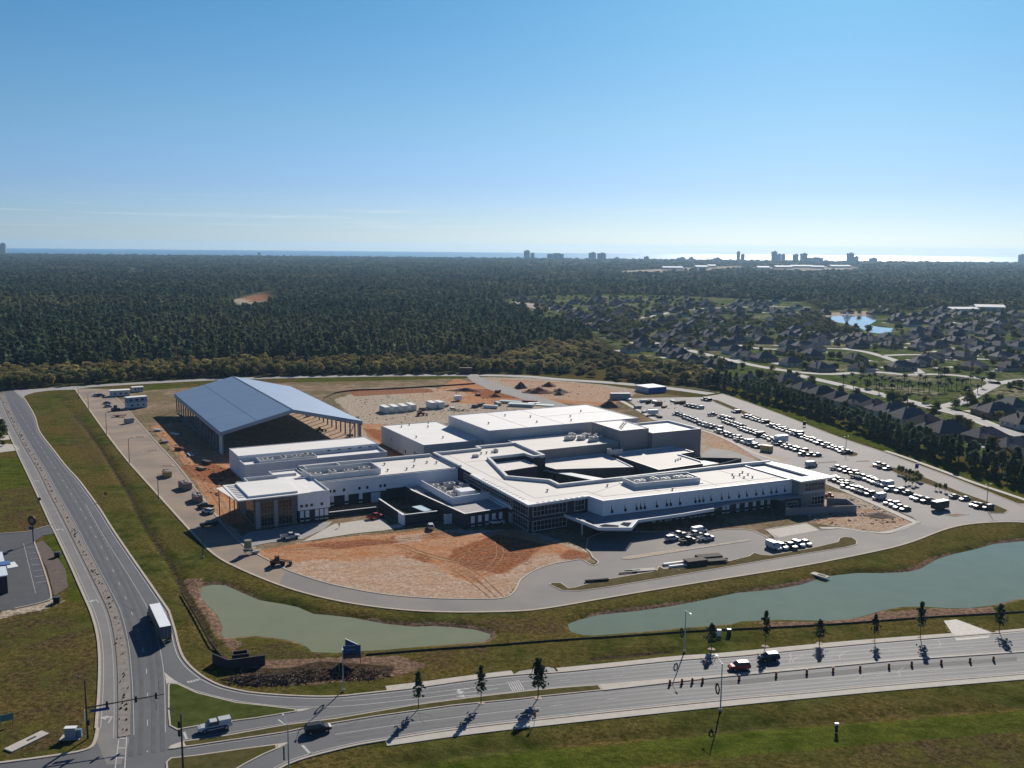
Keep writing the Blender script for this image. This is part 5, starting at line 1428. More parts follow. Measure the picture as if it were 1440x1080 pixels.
# traffic signals
sigy = mat('signal_black', (0.018, 0.018, 0.016), 0.5, 0.1, 2.0)
def signal_head(parent, x, y, z, ang):
    h = MB().box(x, y, z, .34, .4, 1.15, ang).build('signal_head', sigy, parent)
    for k, c in enumerate(((.3, .02, .02), (.35, .22, .02), (.03, .25, .1))):
        MB().tube((x + math.cos(ang) * .17, y + math.sin(ang) * .17, z + .36 - k * .36), (x + math.cos(ang) * .26, y + math.sin(ang) * .26, z + .36 - k * .36), .13, n=10).build('lens', mat(f'lens_{k}', c, 0.3, 0.02, 1.0), h)
    return h
bx, by = G(123.6, 1038)
tx, ty = G(231, 976.7, 6.2)
aL, aA = math.hypot(tx - bx, ty - by), math.atan2(ty - by, tx - bx)
sg = empty('traffic_signal', (bx, by, 0), aA, 'traffic signal with a long mast arm over the left road', 'traffic light')
MB().tube((0, 0, 0), (0, 0, 11.2), .2, .11, n=10).build('pole', bronze, sg)
MB().tube((0, 0, 5.9), (aL, 0, 6.3), .15, .08, n=8).build('mast_arm', bronze, sg)
MB().tube((0, 0, 10.9), (-1.2, 1.6, 11.3), .06, .05, n=6).build('lamp_arm', bronze, sg)
MB().box(-1.3, 1.8, 11.32, .3, .8, .14, rad(35)).build('lamp_head', bronze, sg)
for fr in (.26, .63, .89):
    signal_head(sg, aL * fr, -.1, 5.9 + .4 * fr, rad(90))
sb = MB().box(aL * .17, -.12, 5.2, 3.2, .06, .55).build('street_name_sign', mat('sign_blue', (0.02, 0.05, 0.20), 0.5, 0.05, 1.0), sg)
MB().box(-.32, -.1, 4.3, .06, .45, 2.6).build('reflective_panel', mat('panel_white', (0.75, 0.75, 0.73), 0.5, 0.03, 1.0), sg)
MB().box(.3, -.2, 3.1, .35, .35, 1.0).build('signal_box', sigy, sg)
s2 = empty('traffic_signal', (*G(257.5, 1084), 0), rad(120), 'traffic signal pole at the bottom edge left of the stop line', 'traffic light')
MB().tube((0, 0, 0), (0, 0, 10.4), .19, .12, n=10).build('pole', bronze, s2)
MB().tube((0, 0, 10.1), (2.4, 1.2, 10.5), .06, .05, n=6).build('lamp_arm', bronze, s2)
MB().box(2.6, 1.3, 10.52, .8, .3, .14, rad(26)).build('lamp_head', bronze, s2)
signal_head(s2, .1, .35, 8.6, rad(90)); signal_head(s2, .1, .35, 7.0, rad(90))
cb = empty('signal_cabinet', (*G(100, 1037), 0), rad(5), 'grey signal control cabinet beside the traffic signal pole', 'cabinet')
MB().box(0, 0, 1.0, 2.0, .9, 1.9).build('body', steel, cb)
MB().box(0, 0, 1.98, 2.15, 1.05, .1).build('top', MATS['panel_white'], cb)
MB().box(1.5, .1, .8, .8, .7, 1.5).build('side_box', mat('cabinet_blue', (0.15, 0.22, 0.3), 0.5, 0.05, 1.0), cb)
MB().box(0, 0, .03, 3.6, 2.0, .1).build('base', conc, cb)
# barrels
org = mat('barrel_orange', (0.36, 0.085, 0.018), 0.6, 0.06, 2.0)
ref = mat('barrel_white', (0.5, 0.49, 0.47), 0.5, 0.05, 2.0)
def make_barrel():
    r = empty('traffic_barrel', (0, 0, 0))
    b = MB().tube((0, 0, .1), (0, 0, 1.1), .34, .27, n=14).build('drum', org, r)
    for z in (.45, .85):
        MB().tube((0, 0, z), (0, 0, z + .17), .335 - .06 * z, .33 - .06 * z, n=14).build('band', ref, r)
    MB().tube((0, 0, 0), (0, 0, .1), .48, n=12).build('foot', blackp, r)
    MB().tube((0, 0, 1.1), (0, 0, 1.2), .1, n=8).build('handle', org, r)
    return freeze(r)
bar = make_barrel()
for i, px in enumerate(((942, 963), (959, 961.5), (973.5, 960.5), (988, 960), (1039.5, 956), (1091.5, 951.5), (1134.5, 948), (1171.5, 945), (1209.5, 942.5), (1250, 939.5), (1282, 936.5), (1323.5, 934), (1364, 931.5), (1397, 929.5))):
    c = dup(bar, (*G(*px), 0.03), 0, (.85, .85, 1.0), f'orange and white traffic barrel, {nth(i + 1)} from the left along the concrete median', 'traffic barrels along the median')
    c['category'] = 'traffic barrel'
kill(bar)
# signs
stopm = mat('stop_red', (0.33, 0.02, 0.015), 0.5, 0.05, 2.0)
def text(parent, body, size, loc, rot, m_, name='lettering'):
    cu = bpy.data.curves.new(name, 'FONT')
    cu.body, cu.size, cu.align_x, cu.align_y, cu.extrude = body, size, 'CENTER', 'CENTER', .004
    cu.materials.append(m_)
    tmp = bpy.data.objects.new(name + '_curve', cu)
    COL.objects.link(tmp)
    C.view_layer.update()
    me_ = bpy.data.meshes.new_from_object(tmp.evaluated_get(C.evaluated_depsgraph_get()))
    bpy.data.objects.remove(tmp, do_unlink=True)
    o = link(bpy.data.objects.new(name, me_), parent)
    o.location, o.rotation_euler = loc, rot
    return o
def stop_sign(px, label, ang=0.0):
    r = empty('stop_sign', (*G(*px), 0), ang, label, 'road sign')
    MB().tube((0, 0, 0), (0, 0, 3.1), .05, n=6).build('post', galv, r)
    b = MB()
    o8 = [(math.cos(rad(22.5 + 45 * k)) * .62, math.sin(rad(22.5 + 45 * k)) * .62) for k in range(8)]
    b.add([(x, -.05, 2.6 + y) for x, y in o8] + [(x, -.09, 2.6 + y) for x, y in o8], [tuple(range(7, -1, -1))[::-1], tuple(range(15, 7, -1))] + [(k, (k + 1) % 8, (k + 1) % 8 + 8, k + 8) for k in range(8)])
    p = b.build('board', stopm, r)
    text(p, 'STOP', .42, (0, -.1, 2.6), (math.pi / 2, 0, 0), ref)
    return r
stop_sign((149, 704), 'red stop sign standing in the grass right of the left road')
stop_sign((56, 712), 'red stop sign at the outer edge of the left road', rad(10))
py_ = empty('pylon_sign', (*G(47, 763.5), 0), rad(-20), 'tall round dark red pylon sign by the small car park', 'sign')
MB().tube((0, 0, 0), (0, 0, 6.6), .16, n=8).build('pole', mat('pole_blue', (0.02, 0.03, 0.09), 0.5, 0.05, 1.0), py_)
MB().tube((0, -.2, 7.0), (0, .2, 7.0), 1.5, n=24).build('disc', mat('disc_maroon', (0.10, 0.022, 0.02), 0.5, 0.1, 1.0), py_)
MB().tube((0, -.24, 7.0), (0, -.2, 7.0), .75, n=20).build('emblem', mat('disc_pale', (0.32, 0.2, 0.15), 0.5, 0.1, 1.0), py_)
MB().box(-.5, 0, 4.6, 1.6, .3, 1.0).build('lower_board', MATS['sign_blue'], py_)
sg2 = empty('notice_sign', (*G(10, 1020), 0), rad(35), 'small teal notice board on posts at the left edge', 'sign')
MB().box(0, 0, 1.6, 2.2, .1, 1.3).build('board', mat('board_teal', (0.09, 0.2, 0.19), 0.6, 0.1, 2.0), sg2)
for s in (-1, 1):
    MB().tube((s * 1.0, .06, 0), (s * 1.0, .06, 2.3), .06, n=6).build('post', bronze, sg2)
# the two-panel project sign by the left pond
A1, A2 = G(482, 934.5), G(507.5, 933)
L_ = math.hypot(A2[0] - A1[0], A2[1] - A1[1]); an = math.atan2(A2[1] - A1[1], A2[0] - A1[0])
ps = empty('project_sign', (*A1, 0), an, 'blue two panel project sign on posts beside the left pond', 'sign')
pm = mat('sign_picture', (0.015, 0.035, 0.10), 0.5, 0.2, 0.5, col2=(0.03, 0.08, 0.21), stretch=(0, (0.5, 1, 2.2)))
pn = MB().box(L_ / 2, 0, 2.75, L_, .12, 2.9).build('panel', pm, ps)
MB().box(L_ / 2, -.08, 1.72, L_ * .86, .04, .7).build('picture_band', mat('sign_band', (0.10, 0.075, 0.06), 0.6, 0.35, 1.2, detail=6), pn)
MB().box(L_ * .42, -.08, 3.35, L_ * .55, .04, .35).build('title_band', mat('sign_title', (0.10, 0.16, 0.28), 0.5, 0.2, 2.0), pn)
b = MB(); b.box(0, 0, 0, 4.3, .12, 2.9)
p2_ = b.build('panel', MATS['sign_blue'], ps); p2_.location = (L_ / 2 - .05, 1.75, 2.9); p2_.rotation_euler = (0, 0, rad(-52))
MB().box(0, 0, 1.5, 4.4, .2, .1).build('frame', MATS['panel_white'], p2_)
for x, y in ((0.05, .1), (L_ - .1, .1), (.7, 3.1)):
    MB().tube((x, y, 0), (x, y, 4.3), .09, n=6).build('post', mat('post_timber', (0.22, 0.16, 0.10), 0.8, 0.1, 2.0), ps)
MB().tube((.3, .25, .3), (1.9, .1, 1.3), .05, n=5).build('brace', MATS['post_timber'], ps)
MB().tube((.3, .25, 1.2), (2.6, .1, .4), .05, n=5).build('brace', MATS['post_timber'], ps)
# lot signs along the perimeter road
for px, c, lb in (((1131, 600), 'signal_black', 'dark sign panel on the verge of the perimeter road'), ((1289, 661), 'sign_blue', 'blue sign panel on posts beside the perimeter sidewalk')):
    r = empty('verge_sign', (*G(*px), 0), BR, lb, 'sign')
    MB().box(0, 0, 1.7, 2.0, .15, 2.0).build('board', MATS[c], r)
    for s in (-1, 1):
        MB().tube((s * .8, .1, 0), (s * .8, .1, 1.2), .06, n=6).build('post', galv, r)
mb_ = empty('marker_post', (*G(1176, 1030), 0), 0, 'white capped marker post in the near grass field', 'post')
MB().box(0, 0, .8, .5, .3, 1.5).build('post', blackp, mb_); MB().box(0, 0, 1.7, .75, .55, .35).build('cap', MATS['panel_white'], mb_)
mb_ = empty('marker_sign', (*G(751.5, 1019), 0), 0, 'thin orange marker sign beside the near sidewalk', 'sign')
MB().tube((0, 0, 0), (0, 0, 2.2), .05, n=6).build('post', galv, mb_); MB().box(0, -.05, 2.2, .5, .06, .8).build('board', org, mb_)
for i, (px, lb) in enumerate((((1011, 894), 'white utility pedestal beside the pine at the right pond'), ((1025, 893), 'dark domed utility pedestal beside the white one'))):
    r = empty('utility_pedestal', (*G(*px), 0), 0, lb, 'cabinet')
    MB().box(0, 0, .7, .9, .7, 1.4, taper=.85).build('body', MATS['panel_white'] if i == 0 else blackp, r)
    MB().box(0, 0, 1.45, 1.0, .8, .12).build('lid', MATS['panel_white'], r)
# silt fences, drain box, brush
def fence(px, h, label, m_=None):
    pts = resample(smoothline(GL(px)), 3.0)
    r = empty('silt_fence', (pts[0][0], pts[0][1], -.1), 0, label, 'fence')
    q = [(p[0] - pts[0][0], p[1] - pts[0][1]) for p in pts]
    MB().wall(q, 0, h, .06).build('fabric', m_ or mat('silt_fabric', (0.035, 0.032, 0.03), 0.9, 0.15, 1.0), r)
    b = MB()
    for p in q: b.box(p[0], p[1] - .06, h * .55, .07, .05, h * 1.1)
    tag(b.build('stake', MATS['post_timber'], r), kind='stuff')
fence([(515, 921), (600, 914), (690, 908), (803, 899), (875, 895), (970, 888), (1040, 885), (1123, 881), (1206, 876), (1290, 869), (1401, 863), (1500, 857)], .38, 'long black silt fence along the near banks of both ponds')
fence([(255, 835), (268, 856), (281, 878), (295, 905), (312, 925)], .6, 'short black silt fence along the left end of the left pond')
fence([(455, 561), (478, 550), (560, 547), (640, 542), (668, 540)], .9, 'dark silt fence round the bare field behind the pavilion')
dr = empty('drain_structure', (*G(321, 941), 0), between((321, 941), (373, 934)), 'dark concrete drain walls at the near left end of the left pond', 'drain')
L_ = math.hypot(G(373, 934)[0] - G(321, 941)[0], G(373, 934)[1] - G(321, 941)[1])
darkc = mat('dark_concrete', (0.03, 0.032, 0.038), 0.8, 0.15, 0.8)  # one near-black concrete tone for all the drain walls
MB().box(L_ / 2, 0, 1.0, L_, .3, 2.2).build('wall', darkc, dr)
MB().wall([(0, .1), (-2.9, 4.5)], -.1, 2.1, .3).build('wing_wall', darkc, dr)
b = MB(); b.wall([(1.2, 2.6), (4.4, 2.6), (4.4, 4.6), (1.2, 4.6)], -.1, 1.9, .25, closed=True); b.build('inlet_box', darkc, dr)
def pile(name, px, n, sx, sy, h, label, cat, m_, lmin=.8, lmax=2.2, r=.07):
    x, y = G(*px)
    b = MB()
    for _ in range(n):
        a, q = rc.uniform(0, 6.28), math.sqrt(rc.random())
        cx, cy = math.cos(a) * q * sx, math.sin(a) * q * sy
        cz = -.15 + h * (1 - q) * rc.uniform(.4, 1.0)
        l = rc.uniform(lmin, lmax); th, ph = rc.uniform(0, 6.28), rc.uniform(-.5, .5)
        d = (math.cos(th) * math.cos(ph) * l / 2, math.sin(th) * math.cos(ph) * l / 2, math.sin(ph) * l / 2)
        b.m = rc.randrange(len(m_))
        b.tube((cx - d[0], cy - d[1], cz - d[2] + .1), (cx + d[0], cy + d[1], cz + d[2] + .1), r * rc.uniform(.5, 1.3), n=4)
    o = b.build(name, m_); o.location = (x, y, 0)
    return tag(o, label, cat)
br = [mat('dead_branch', (0.07, 0.048, 0.035), 0.95, 0.3, 2.0), mat('grey_branch', (0.14, 0.12, 0.11), 0.95, 0.2, 2.0), mat('rust_debris', (0.17, 0.09, 0.06), 0.95, 0.2, 2.0)]
pile('brush_pile', (372, 957), 420, 9.5, 2.6, 1.2, 'tangled brush and debris heap beside the slip road', 'brush', br)
pile('brush_pile', (470, 949), 260, 12, 3.0, .9, 'low dark brush heap below the blue project sign', 'brush', [br[0], br[2]])
pile('rubble_heap', (645, 577), 120, 6, 4, .8, 'grey rubble heap left of the stacked panels behind the gymnasium', 'rubble', [br[1], steel])

# ================================================================== things on the building site
def mound(px, rx, ry, h, m_, label):
    x, y = G(*px)
    b = MB(); n, k = 22, 7
    vs = [(0, 0, h)]
    rr = random.Random(int(px[0] * 7 + px[1]))
    lob = [rr.uniform(.78, 1.15) for _ in range(n)]
    for j in range(1, k + 1):
        t = j / k
        for i in range(n):
            a = 2 * math.pi * i / n
            q = (lob[i] * .6 + lob[(i + 1) % n] * .4)
            vs.append((math.cos(a) * rx * t * q, math.sin(a) * ry * t * q, h * (1 - t) ** 1.15 + (rr.uniform(-.08, .08) * h if j < k else -.15)))
    fs = [(0, 1 + i, 1 + (i + 1) % n) for i in range(n)]
    for j in range(k - 1):
        for i in range(n):
            a_, b_ = 1 + j * n, 1 + (j + 1) * n
            fs.append((a_ + i, b_ + i, b_ + (i + 1) % n, a_ + (i + 1) % n))
    b.add(vs, fs)
    o = b.build('soil_mound', m_, smooth=True); o.location = (x, y, 0)
    return tag(o, label, 'soil mound', 'soil mounds behind the school')
brs = mat('brown_soil', (0.12, 0.075, 0.055), 0.95, 0.25, 0.7, bump=.5, detail=7)
reds = mat('red_soil', (0.22, 0.085, 0.05), 0.95, 0.25, 0.6, bump=.5, detail=7)
mound((732.5, 545.5), 5.5, 5, 4.2, brs, 'pointed brown soil mound, leftmost of the heaps beyond the site road')
mound((758, 552), 11, 8, 3.6, reds, 'broad red soil mound, largest of the heaps beyond the site road')
mound((772, 543), 6, 5, 3.0, reds, 'red soil mound just behind the broad red one')
mound((745, 552), 6, 5, 2.4, reds, 'low red soil mound left of the broad red one')
mound((787, 551.5), 7, 6, 2.6, brs, 'brown soil mound, right of the broad red one')
mound((786, 555), 4.5, 4, 2.2, brs, 'small brown soil mound, nearest of the heaps beyond the site road')
mound((857, 572), 7.5, 6, 4.0, brs, 'dark brown soil mound beside the grey container at the lot corner')
mound((655, 549.5), 13, 4, 2.0, reds, 'long low red soil bank behind the gymnasium')
mound((1236, 725), 5.5, 4, 1.1, brs, 'low brown soil mound on the bare ground beside the lower lot')
mound((696, 557.5), 4.5, 3, 1.8, reds, 'small red soil heap left of the site road')
def office(px0, px1, dep, h, label, m_, roofm, up_m=None):
    a, b_ = G(*px0), G(*px1)
    L = math.hypot(b_[0] - a[0], b_[1] - a[1]); an = math.atan2(b_[1] - a[1], b_[0] - a[0])
    r = empty('site_office', (*a, 0), an, label, 'site office')
    MB().box(L / 2, dep / 2, h / 2 + .2, L, dep, h).build('wall', m_, r)
    if up_m: MB().box(L / 2, dep / 2, h * 1.5 + .22, L, dep, h).build('upper_wall', up_m, r)
    H_ = h * (2 if up_m else 1) + .3
    MB().box(L / 2, dep / 2, H_, L + .3, dep + .3, .18).build('roof', roofm, r)
    for i in range(3):
        face((0, 0), (L, 0), .02, L * (.2 + .28 * i), L * (.2 + .28 * i) + 1.1, 1.2, 2.2, .06).build('window', glass, r)
        if up_m: face((0, 0), (L, 0), .02, L * (.14 + .28 * i), L * (.14 + .28 * i) + 1.3, h + 1.1, h + 2.3, .06).build('window', glass, r)
    return r
offw = mat('office_white', (0.50, 0.52, 0.55), 0.6, 0.05, 0.5)
office((155, 558), (183, 556.5), 5.5, 3.2, 'single storey white site office with ribbed white roof at the far left', offw, roofb)
office((179, 575), (207.5, 572.5), 4.5, 2.9, 'two storey site office, blue above and pale below', mat('office_pale_blue', (0.40, 0.50, 0.58), 0.6, 0.05, 0.5), roofb, mat('office_blue', (0.16, 0.27, 0.42), 0.6, 0.1, 0.5))
office((186, 551.5), (202, 550.5), 4.0, 2.6, 'small white site office just behind the two storey one', offw, roofb)
def container(px, hd, L, wd, h, label, m_, rm=None, name='container', cat='container', group=None):
    r = empty(name, (*G(*px), 0.02), hd, label, cat, group)
    b = MB().box(0, 0, h / 2 + .1, L, wd, h)
    b.build('box', m_, r)
    rb = MB()
    for i in range(int(L / .8)):
        for s in (-1, 1): rb.box(-L / 2 + .4 + i * .8, s * (wd / 2 + .03), h / 2 + .1, .3, .06, h * .9)
    tag(rb.build('rib', m_, r), kind='stuff')
    MB().box(0, 0, h + .13, L + .06, wd + .06, .08).build('roof', rm or m_, r)
    for s in (-1, 1): MB().box(-L / 2 - .04, s * wd * .24, h / 2 + .1, .06, wd * .44, h * .9).build('door', m_, r)
    return r
cw_ = mat('container_white', (0.58, 0.61, 0.61), 0.6, 0.1, 0.5)
for i, px in enumerate(((541, 579.5), (553.5, 578.5), (566, 577.5), (578, 576))):
    container(px, rad(118), 9, 3.0, 3.2, f'white container, {nth(i + 1)} from the left in the row of four behind the pavilion', cw_, roofb, group='white containers behind the pavilion')
for i, px in enumerate(((606.5, 573.5), (617.5, 573))):
    container(px, rad(118), 8, 3.2, 3.4, f'pale container, {("left", "right")[i]} of the pair beside the rubble heap', cw_, roofb, group='pair of pale containers')
a, b_ = G(912, 553.3), G(937, 551.3)
bb = empty('blue_shed', (*a, 0), math.atan2(b_[1] - a[1], b_[0] - a[0]), 'long bright blue shed with pale roof by the perimeter road', 'shed')
L_ = math.hypot(b_[0] - a[0], b_[1] - a[1])
MB().box(L_ / 2, 7, 1.7, L_, 14, 3.4).build('wall', mat('shed_blue', (0.03, 0.10, 0.36), 0.5, 0.08, 0.5), bb)
MB().box(-.06, 7, 1.7, .12, 13.9, 3.4).build('end_wall', mat('shed_grey', (0.32, 0.38, 0.42), 0.6, 0.08, 0.5), bb)
MB().box(L_ / 2, 7, 3.5, L_ + .4, 14.4, .2).build('roof', roofb, bb)
container((872, 561), rad(4), 12, 4, 3.4, 'grey container standing between the lot corner and the mound', mat('container_grey', (0.26, 0.28, 0.30), 0.6, 0.1, 0.5))
container((1078, 634.5), rad(-40), 5, 2.6, 2.6, 'yellow container at the lot edge beside the bare strip', mat('container_yellow', (0.50, 0.40, 0.16), 0.6, 0.1, 0.5))
container((655, 525.5), rad(4), 9, 3, 4.2, 'dark maroon container at the forest edge by the site road', mat('container_maroon', (0.07, 0.035, 0.035), 0.7, 0.1, 0.5))
def skip(px, hd, L, wd, h, m_, label):
    r = empty('waste_skip', (*G(*px), 0.02), hd, label, 'skip', 'waste skips by the entrance')
    b = MB(); b.wall([(-L / 2, -wd / 2), (L / 2, -wd / 2), (L / 2, wd / 2), (-L / 2, wd / 2)], .2, h, .14, closed=True)
    b.build('shell', m_, r)
    MB().box(0, 0, .25, L, wd, .14).build('floor', m_, r)
    pm_ = MB()
    for _ in range(26): pm_.box(rc.uniform(-.42, .42) * L, rc.uniform(-.38, .38) * wd, h * rc.uniform(.75, 1.05), rc.uniform(.3, 1.2), rc.uniform(.2, .8), rc.uniform(.1, .5), rc.uniform(0, 3))
    tag(pm_.build('rubbish', [mat('rubbish', (0.42, 0.36, 0.33), 0.9, 0.4, 0.8)], r), kind='stuff')
skipm = mat('skip_brown', (0.24, 0.17, 0.155), 0.8, 0.2, 0.8)
skip((260.5, 687), rad(128), 6.5, 2.8, 2.5, skipm, 'brown waste skip, farther of two on the western strip')
skip((277.5, 704), rad(115), 6.5, 2.8, 2.3, skipm, 'brown waste skip, nearer of two, heaped with pale rubbish')
skip((235, 669.5), rad(118), 6, 2.6, 2.2, mat('skip_yellow', (0.42, 0.29, 0.12), 0.8, 0.2, 0.8), 'yellow waste skip beside the sandy planting strip')
skip((181.5, 595), rad(60), 4, 2.6, 2.4, mat('skip_grey', (0.30, 0.31, 0.31), 0.8, 0.2, 0.8), 'grey waste skip on the far western strip')
ft = empty('flatbed_trailer', (*G(168.5, 586), 0.02), rad(12), 'rust red flatbed trailer on the far western strip', 'trailer')
MB().box(0, 0, .8, 6.5, 2.3, .25).build('deck', mat('rust_red', (0.18, 0.05, 0.035), 0.8, 0.2, 1.0), ft)
MB().box(3.2, 0, 1.2, .12, 2.2, .8).build('headboard', MATS['rust_red'], ft)
for ax in (-1.6, -.6):
    for s in (-1, 1): MB().tube((ax, s * 1.0 - .12, .38), (ax, s * 1.0 + .12, .38), .38, n=12).build('wheel', tyre, ft)
def machine(name, px, hd, label, cat, m_, sc=1.0, boom=True):
    r = empty(name, (*G(*px), 0.02), hd, label, cat)
    b = MB(); hull(b, [(-2.6 * sc, 1.0 * sc, .7, 1.7 * sc, 1.95 * sc), (-.6 * sc, 1.15 * sc, .6, 1.8 * sc, 2.1 * sc), (1.4 * sc, 1.0 * sc, .6, 1.3 * sc, 1.5 * sc), (2.3 * sc, .8 * sc, .6, 1.0 * sc, 1.2 * sc)]); b.build('chassis', m_, r)
    MB().box(-.3 * sc, 0, 2.6 * sc, 1.6 * sc, 1.5 * sc, 1.3 * sc, taper=.9).build('cab', autoglass, r)
    MB().box(-.3 * sc, 0, 3.3 * sc, 1.7 * sc, 1.6 * sc, .12).build('cab_roof', m_, r)
    for ax in (-1.7 * sc, 1.5 * sc):
        for s in (-1, 1): MB().tube((ax, s * 1.15 * sc - .25, .75 * sc), (ax, s * 1.15 * sc + .25, .75 * sc), .75 * sc, n=14).build('wheel', tyre, r)
    if boom:
        for s in (-1, 1): MB().tube((.2, s * .7, 1.9 * sc), (3.6 * sc, s * .7, 1.0 * sc), .16, n=6).build('loader_arm', m_, r)
        MB().box(4.1 * sc, 0, .75 * sc, 1.2 * sc, 2.6 * sc, 1.0 * sc, taper=.7).build('bucket', dsteel, r)
    return r
machine('wheel_loader', (391, 795), rad(15), 'rusty orange wheel loader on the edge of the dirt forecourt', 'loader', mat('machine_rust', (0.16, 0.055, 0.03), 0.7, 0.3, 1.0), .85)
machine('telehandler', (163, 577.5), rad(60), 'dark blue loader beside the cars at the far left', 'loader', MATS['paint_blue'], .9, False)
machine('wheel_loader', (592, 584), rad(10), 'red loader beside the row of white containers', 'loader', MATS['rust_red'], .8)
machine('wheel_loader', (435, 585), rad(70), 'dark loader on the sand under the pavilion roof near the ridge', 'loader', blackp, .8)
machine('wheel_loader', (450, 607), rad(20), 'dark green loader on the sand under the right pavilion slope', 'loader', mat('machine_green', (0.03, 0.05, 0.03), 0.6, 0.2, 1.0), .7)
machine('excavator', (1166, 700), rad(130), 'orange loader working behind the grey block wall', 'loader', org, .6)
ba = G(492, 614)
bl = empty('boom_lift', (*ba, 0.02), rad(40), 'boom lift reaching up under the right pavilion eave', 'lift')
MB().box(0, 0, .8, 2.6, 1.9, .9).build('chassis', dsteel, bl)
MB().tube((0, 0, 1.2), (5.5, 2.2, 8.2), .25, .16, n=6).build('boom', dsteel, bl)
MB().box(5.8, 2.3, 8.4, 1.2, .9, 1.0).build('basket', steel, bl)
for ax in (-.9, .9):
    for s in (-1, 1): MB().tube((ax, s * .95 - .15, .4), (ax, s * .95 + .15, .4), .4, n=10).build('wheel', tyre, bl)
lt = empty('water_tank_trailer', (*G(349, 779), 0.02), rad(30), 'olive green tank on a small trailer at the shadow edge', 'trailer')
MB().tube((0, 0, 2.0), (0, 0, 4.2), 1.1, n=14).build('tank', mat('tank_olive', (0.19, 0.20, 0.12), 0.6, 0.1, 1.0), lt)
MB().box(0, 0, 1.2, 2.6, 2.0, .3).build('deck', dsteel, lt)
for sx_ in (-1, 1):
    for s in (-1, 1): MB().tube((sx_ * .9, s * .8, 0), (sx_ * .9, s * .8, 2.1), .09, n=6).build('leg', steel, lt)
MB().box(2.0, -.6, .5, 2.2, .9, .6).build('pump', steel, lt)
def stack(name, px, hd, n, L, wd, t, m_, label, cat, jit=.3):
    x, y = G(*px)
    b = MB()
    for i in range(n):
        b.box(rc.uniform(-jit, jit), rc.uniform(-jit, jit) * .5, .12 + t * (i + .5), L * rc.uniform(.9, 1), wd * rc.uniform(.9, 1), t * .94, rad(rc.uniform(-2, 2)))
    o = b.build(name, m_); o.location = (x, y, 0.02); o.rotation_euler = (0, 0, hd)
    return tag(o, label, cat)
lum = mat('dark_lumber', (0.075, 0.05, 0.038), 0.85, 0.3, 1.5)
stack('lumber_stack', (978, 793.5), rad(20), 5, 6.5, 3.0, .28, lum, 'brown lumber stack, left of the pair on the front verge', 'lumber')
stack('lumber_stack', (997, 787), rad(16), 4, 8.0, 3.2, .3, mat('black_lumber', (0.035, 0.027, 0.024), 0.85, 0.2, 1.5), 'dark brown lumber stack, rear of those on the front verge', 'lumber')
stack('lumber_stack', (1004, 791), rad(14), 3, 7.5, 2.6, .28, MATS['black_lumber'], 'dark lumber stack, right end of those on the front verge', 'lumber')
stack('panel_stack', (947, 793.5), rad(20), 2, 7.0, 1.0, .25, roofb, 'white panel stack, upper of two left of the lumber', 'panels')
stack('panel_stack', (954, 797), rad(20), 2, 7.0, .9, .25, roofb, 'white panel stack, lower of two left of the lumber', 'panels')
stack('panel_stack', (718, 566.5), rad(165), 3, 14, 5, .35, mat('panel_green', (0.30, 0.37, 0.36), 0.7, 0.1, 0.5), 'grey green panel stack behind the high gymnasium roof', 'panels')
stack('panel_stack', (733, 571), rad(165), 4, 15, 6, .35, mat('panel_pale', (0.42, 0.47, 0.46), 0.7, 0.1, 0.5), 'pale panel stack nearest the high gymnasium roof', 'panels')
stack('panel_stack', (738, 565), rad(165), 2, 15, 2.5, .4, MATS['rust_red'], 'red steel beam stack beside the site road', 'panels')
stack('panel_stack', (690, 573.5), rad(165), 3, 9, 2, .5, roofb, 'white pipe stack left of the green panels', 'panels')
stack('panel_stack', (766, 570), rad(165), 1, 12, 6, .3, MATS['panel_pale'], 'flat grey panel stack, rightmost beside the site road', 'panels')
for i, (px, c, L, wd, n_) in enumerate((((232, 622), 'skip_brown', 5, 2.4, 2), ((247, 611), 'panel_white', 6, 1.2, 1), ((252, 633), 'rust_red', 4, 2.0, 3), ((268, 640), 'panel_pale', 6, 2.2, 1), ((290, 652), 'dark_lumber', 5, 2.0, 3), ((222, 606), 'panel_pale', 4, 2.0, 2), ((300, 668), 'rust_red', 5, 1.6, 1), ((283, 660), 'post_timber', 4.5, 2, 2))):
    stack('material_stack', px, rad(118 + 25 * (i % 3)), n_, L, wd, .4, MATS[c], f'building material stack, {nth(i + 1)} of those in the shade left of the pavilion', 'material stack')
for i, (px, c, n_) in enumerate((((905, 565.5), 'panel_pale', 3), ((912, 567), 'dark_lumber', 4), ((920, 566.5), 'panel_white', 3), ((926, 570), 'post_timber', 5), ((934, 573), 'rust_red', 2), ((946, 565), 'panel_pale', 2), ((953, 567.5), 'post_timber', 3), ((960, 568), 'dark_lumber', 4), ((885, 563), 'panel_white', 2), ((897, 574), 'skip_grey', 3), ((906, 580), 'skip_grey', 2), ((927, 587), 'dark_lumber', 2))):
    stack('material_stack', px, rad(20 + 40 * (i % 3)), n_, 4.5, 2.2, .45, MATS[c], f'pallet stack, {nth(i + 1)} of those scattered at the upper lot corner', 'material stack')
for i, (px, c, L, n_) in enumerate((((668, 573), 'grey_branch', 4, 3), ((676, 571), 'dark_lumber', 5, 3), ((700, 569), 'panel_green', 7, 3), ((752, 567.5), 'panel_white', 8, 1), ((627, 572), 'grey_branch', 4, 2), ((636, 574), 'panel_pale', 4, 1), ((594, 577), 'post_timber', 4, 3), ((700, 552), 'rust_red', 4, 3), ((672, 556), 'dark_lumber', 4, 2))):
    stack('material_stack', px, rad(10 + 50 * (i % 3)), n_, L, 2.4, .5, MATS[c], f'building material stack, {nth(i + 1)} of the scattered ones behind the gymnasium', 'material stack')
pb = MB()
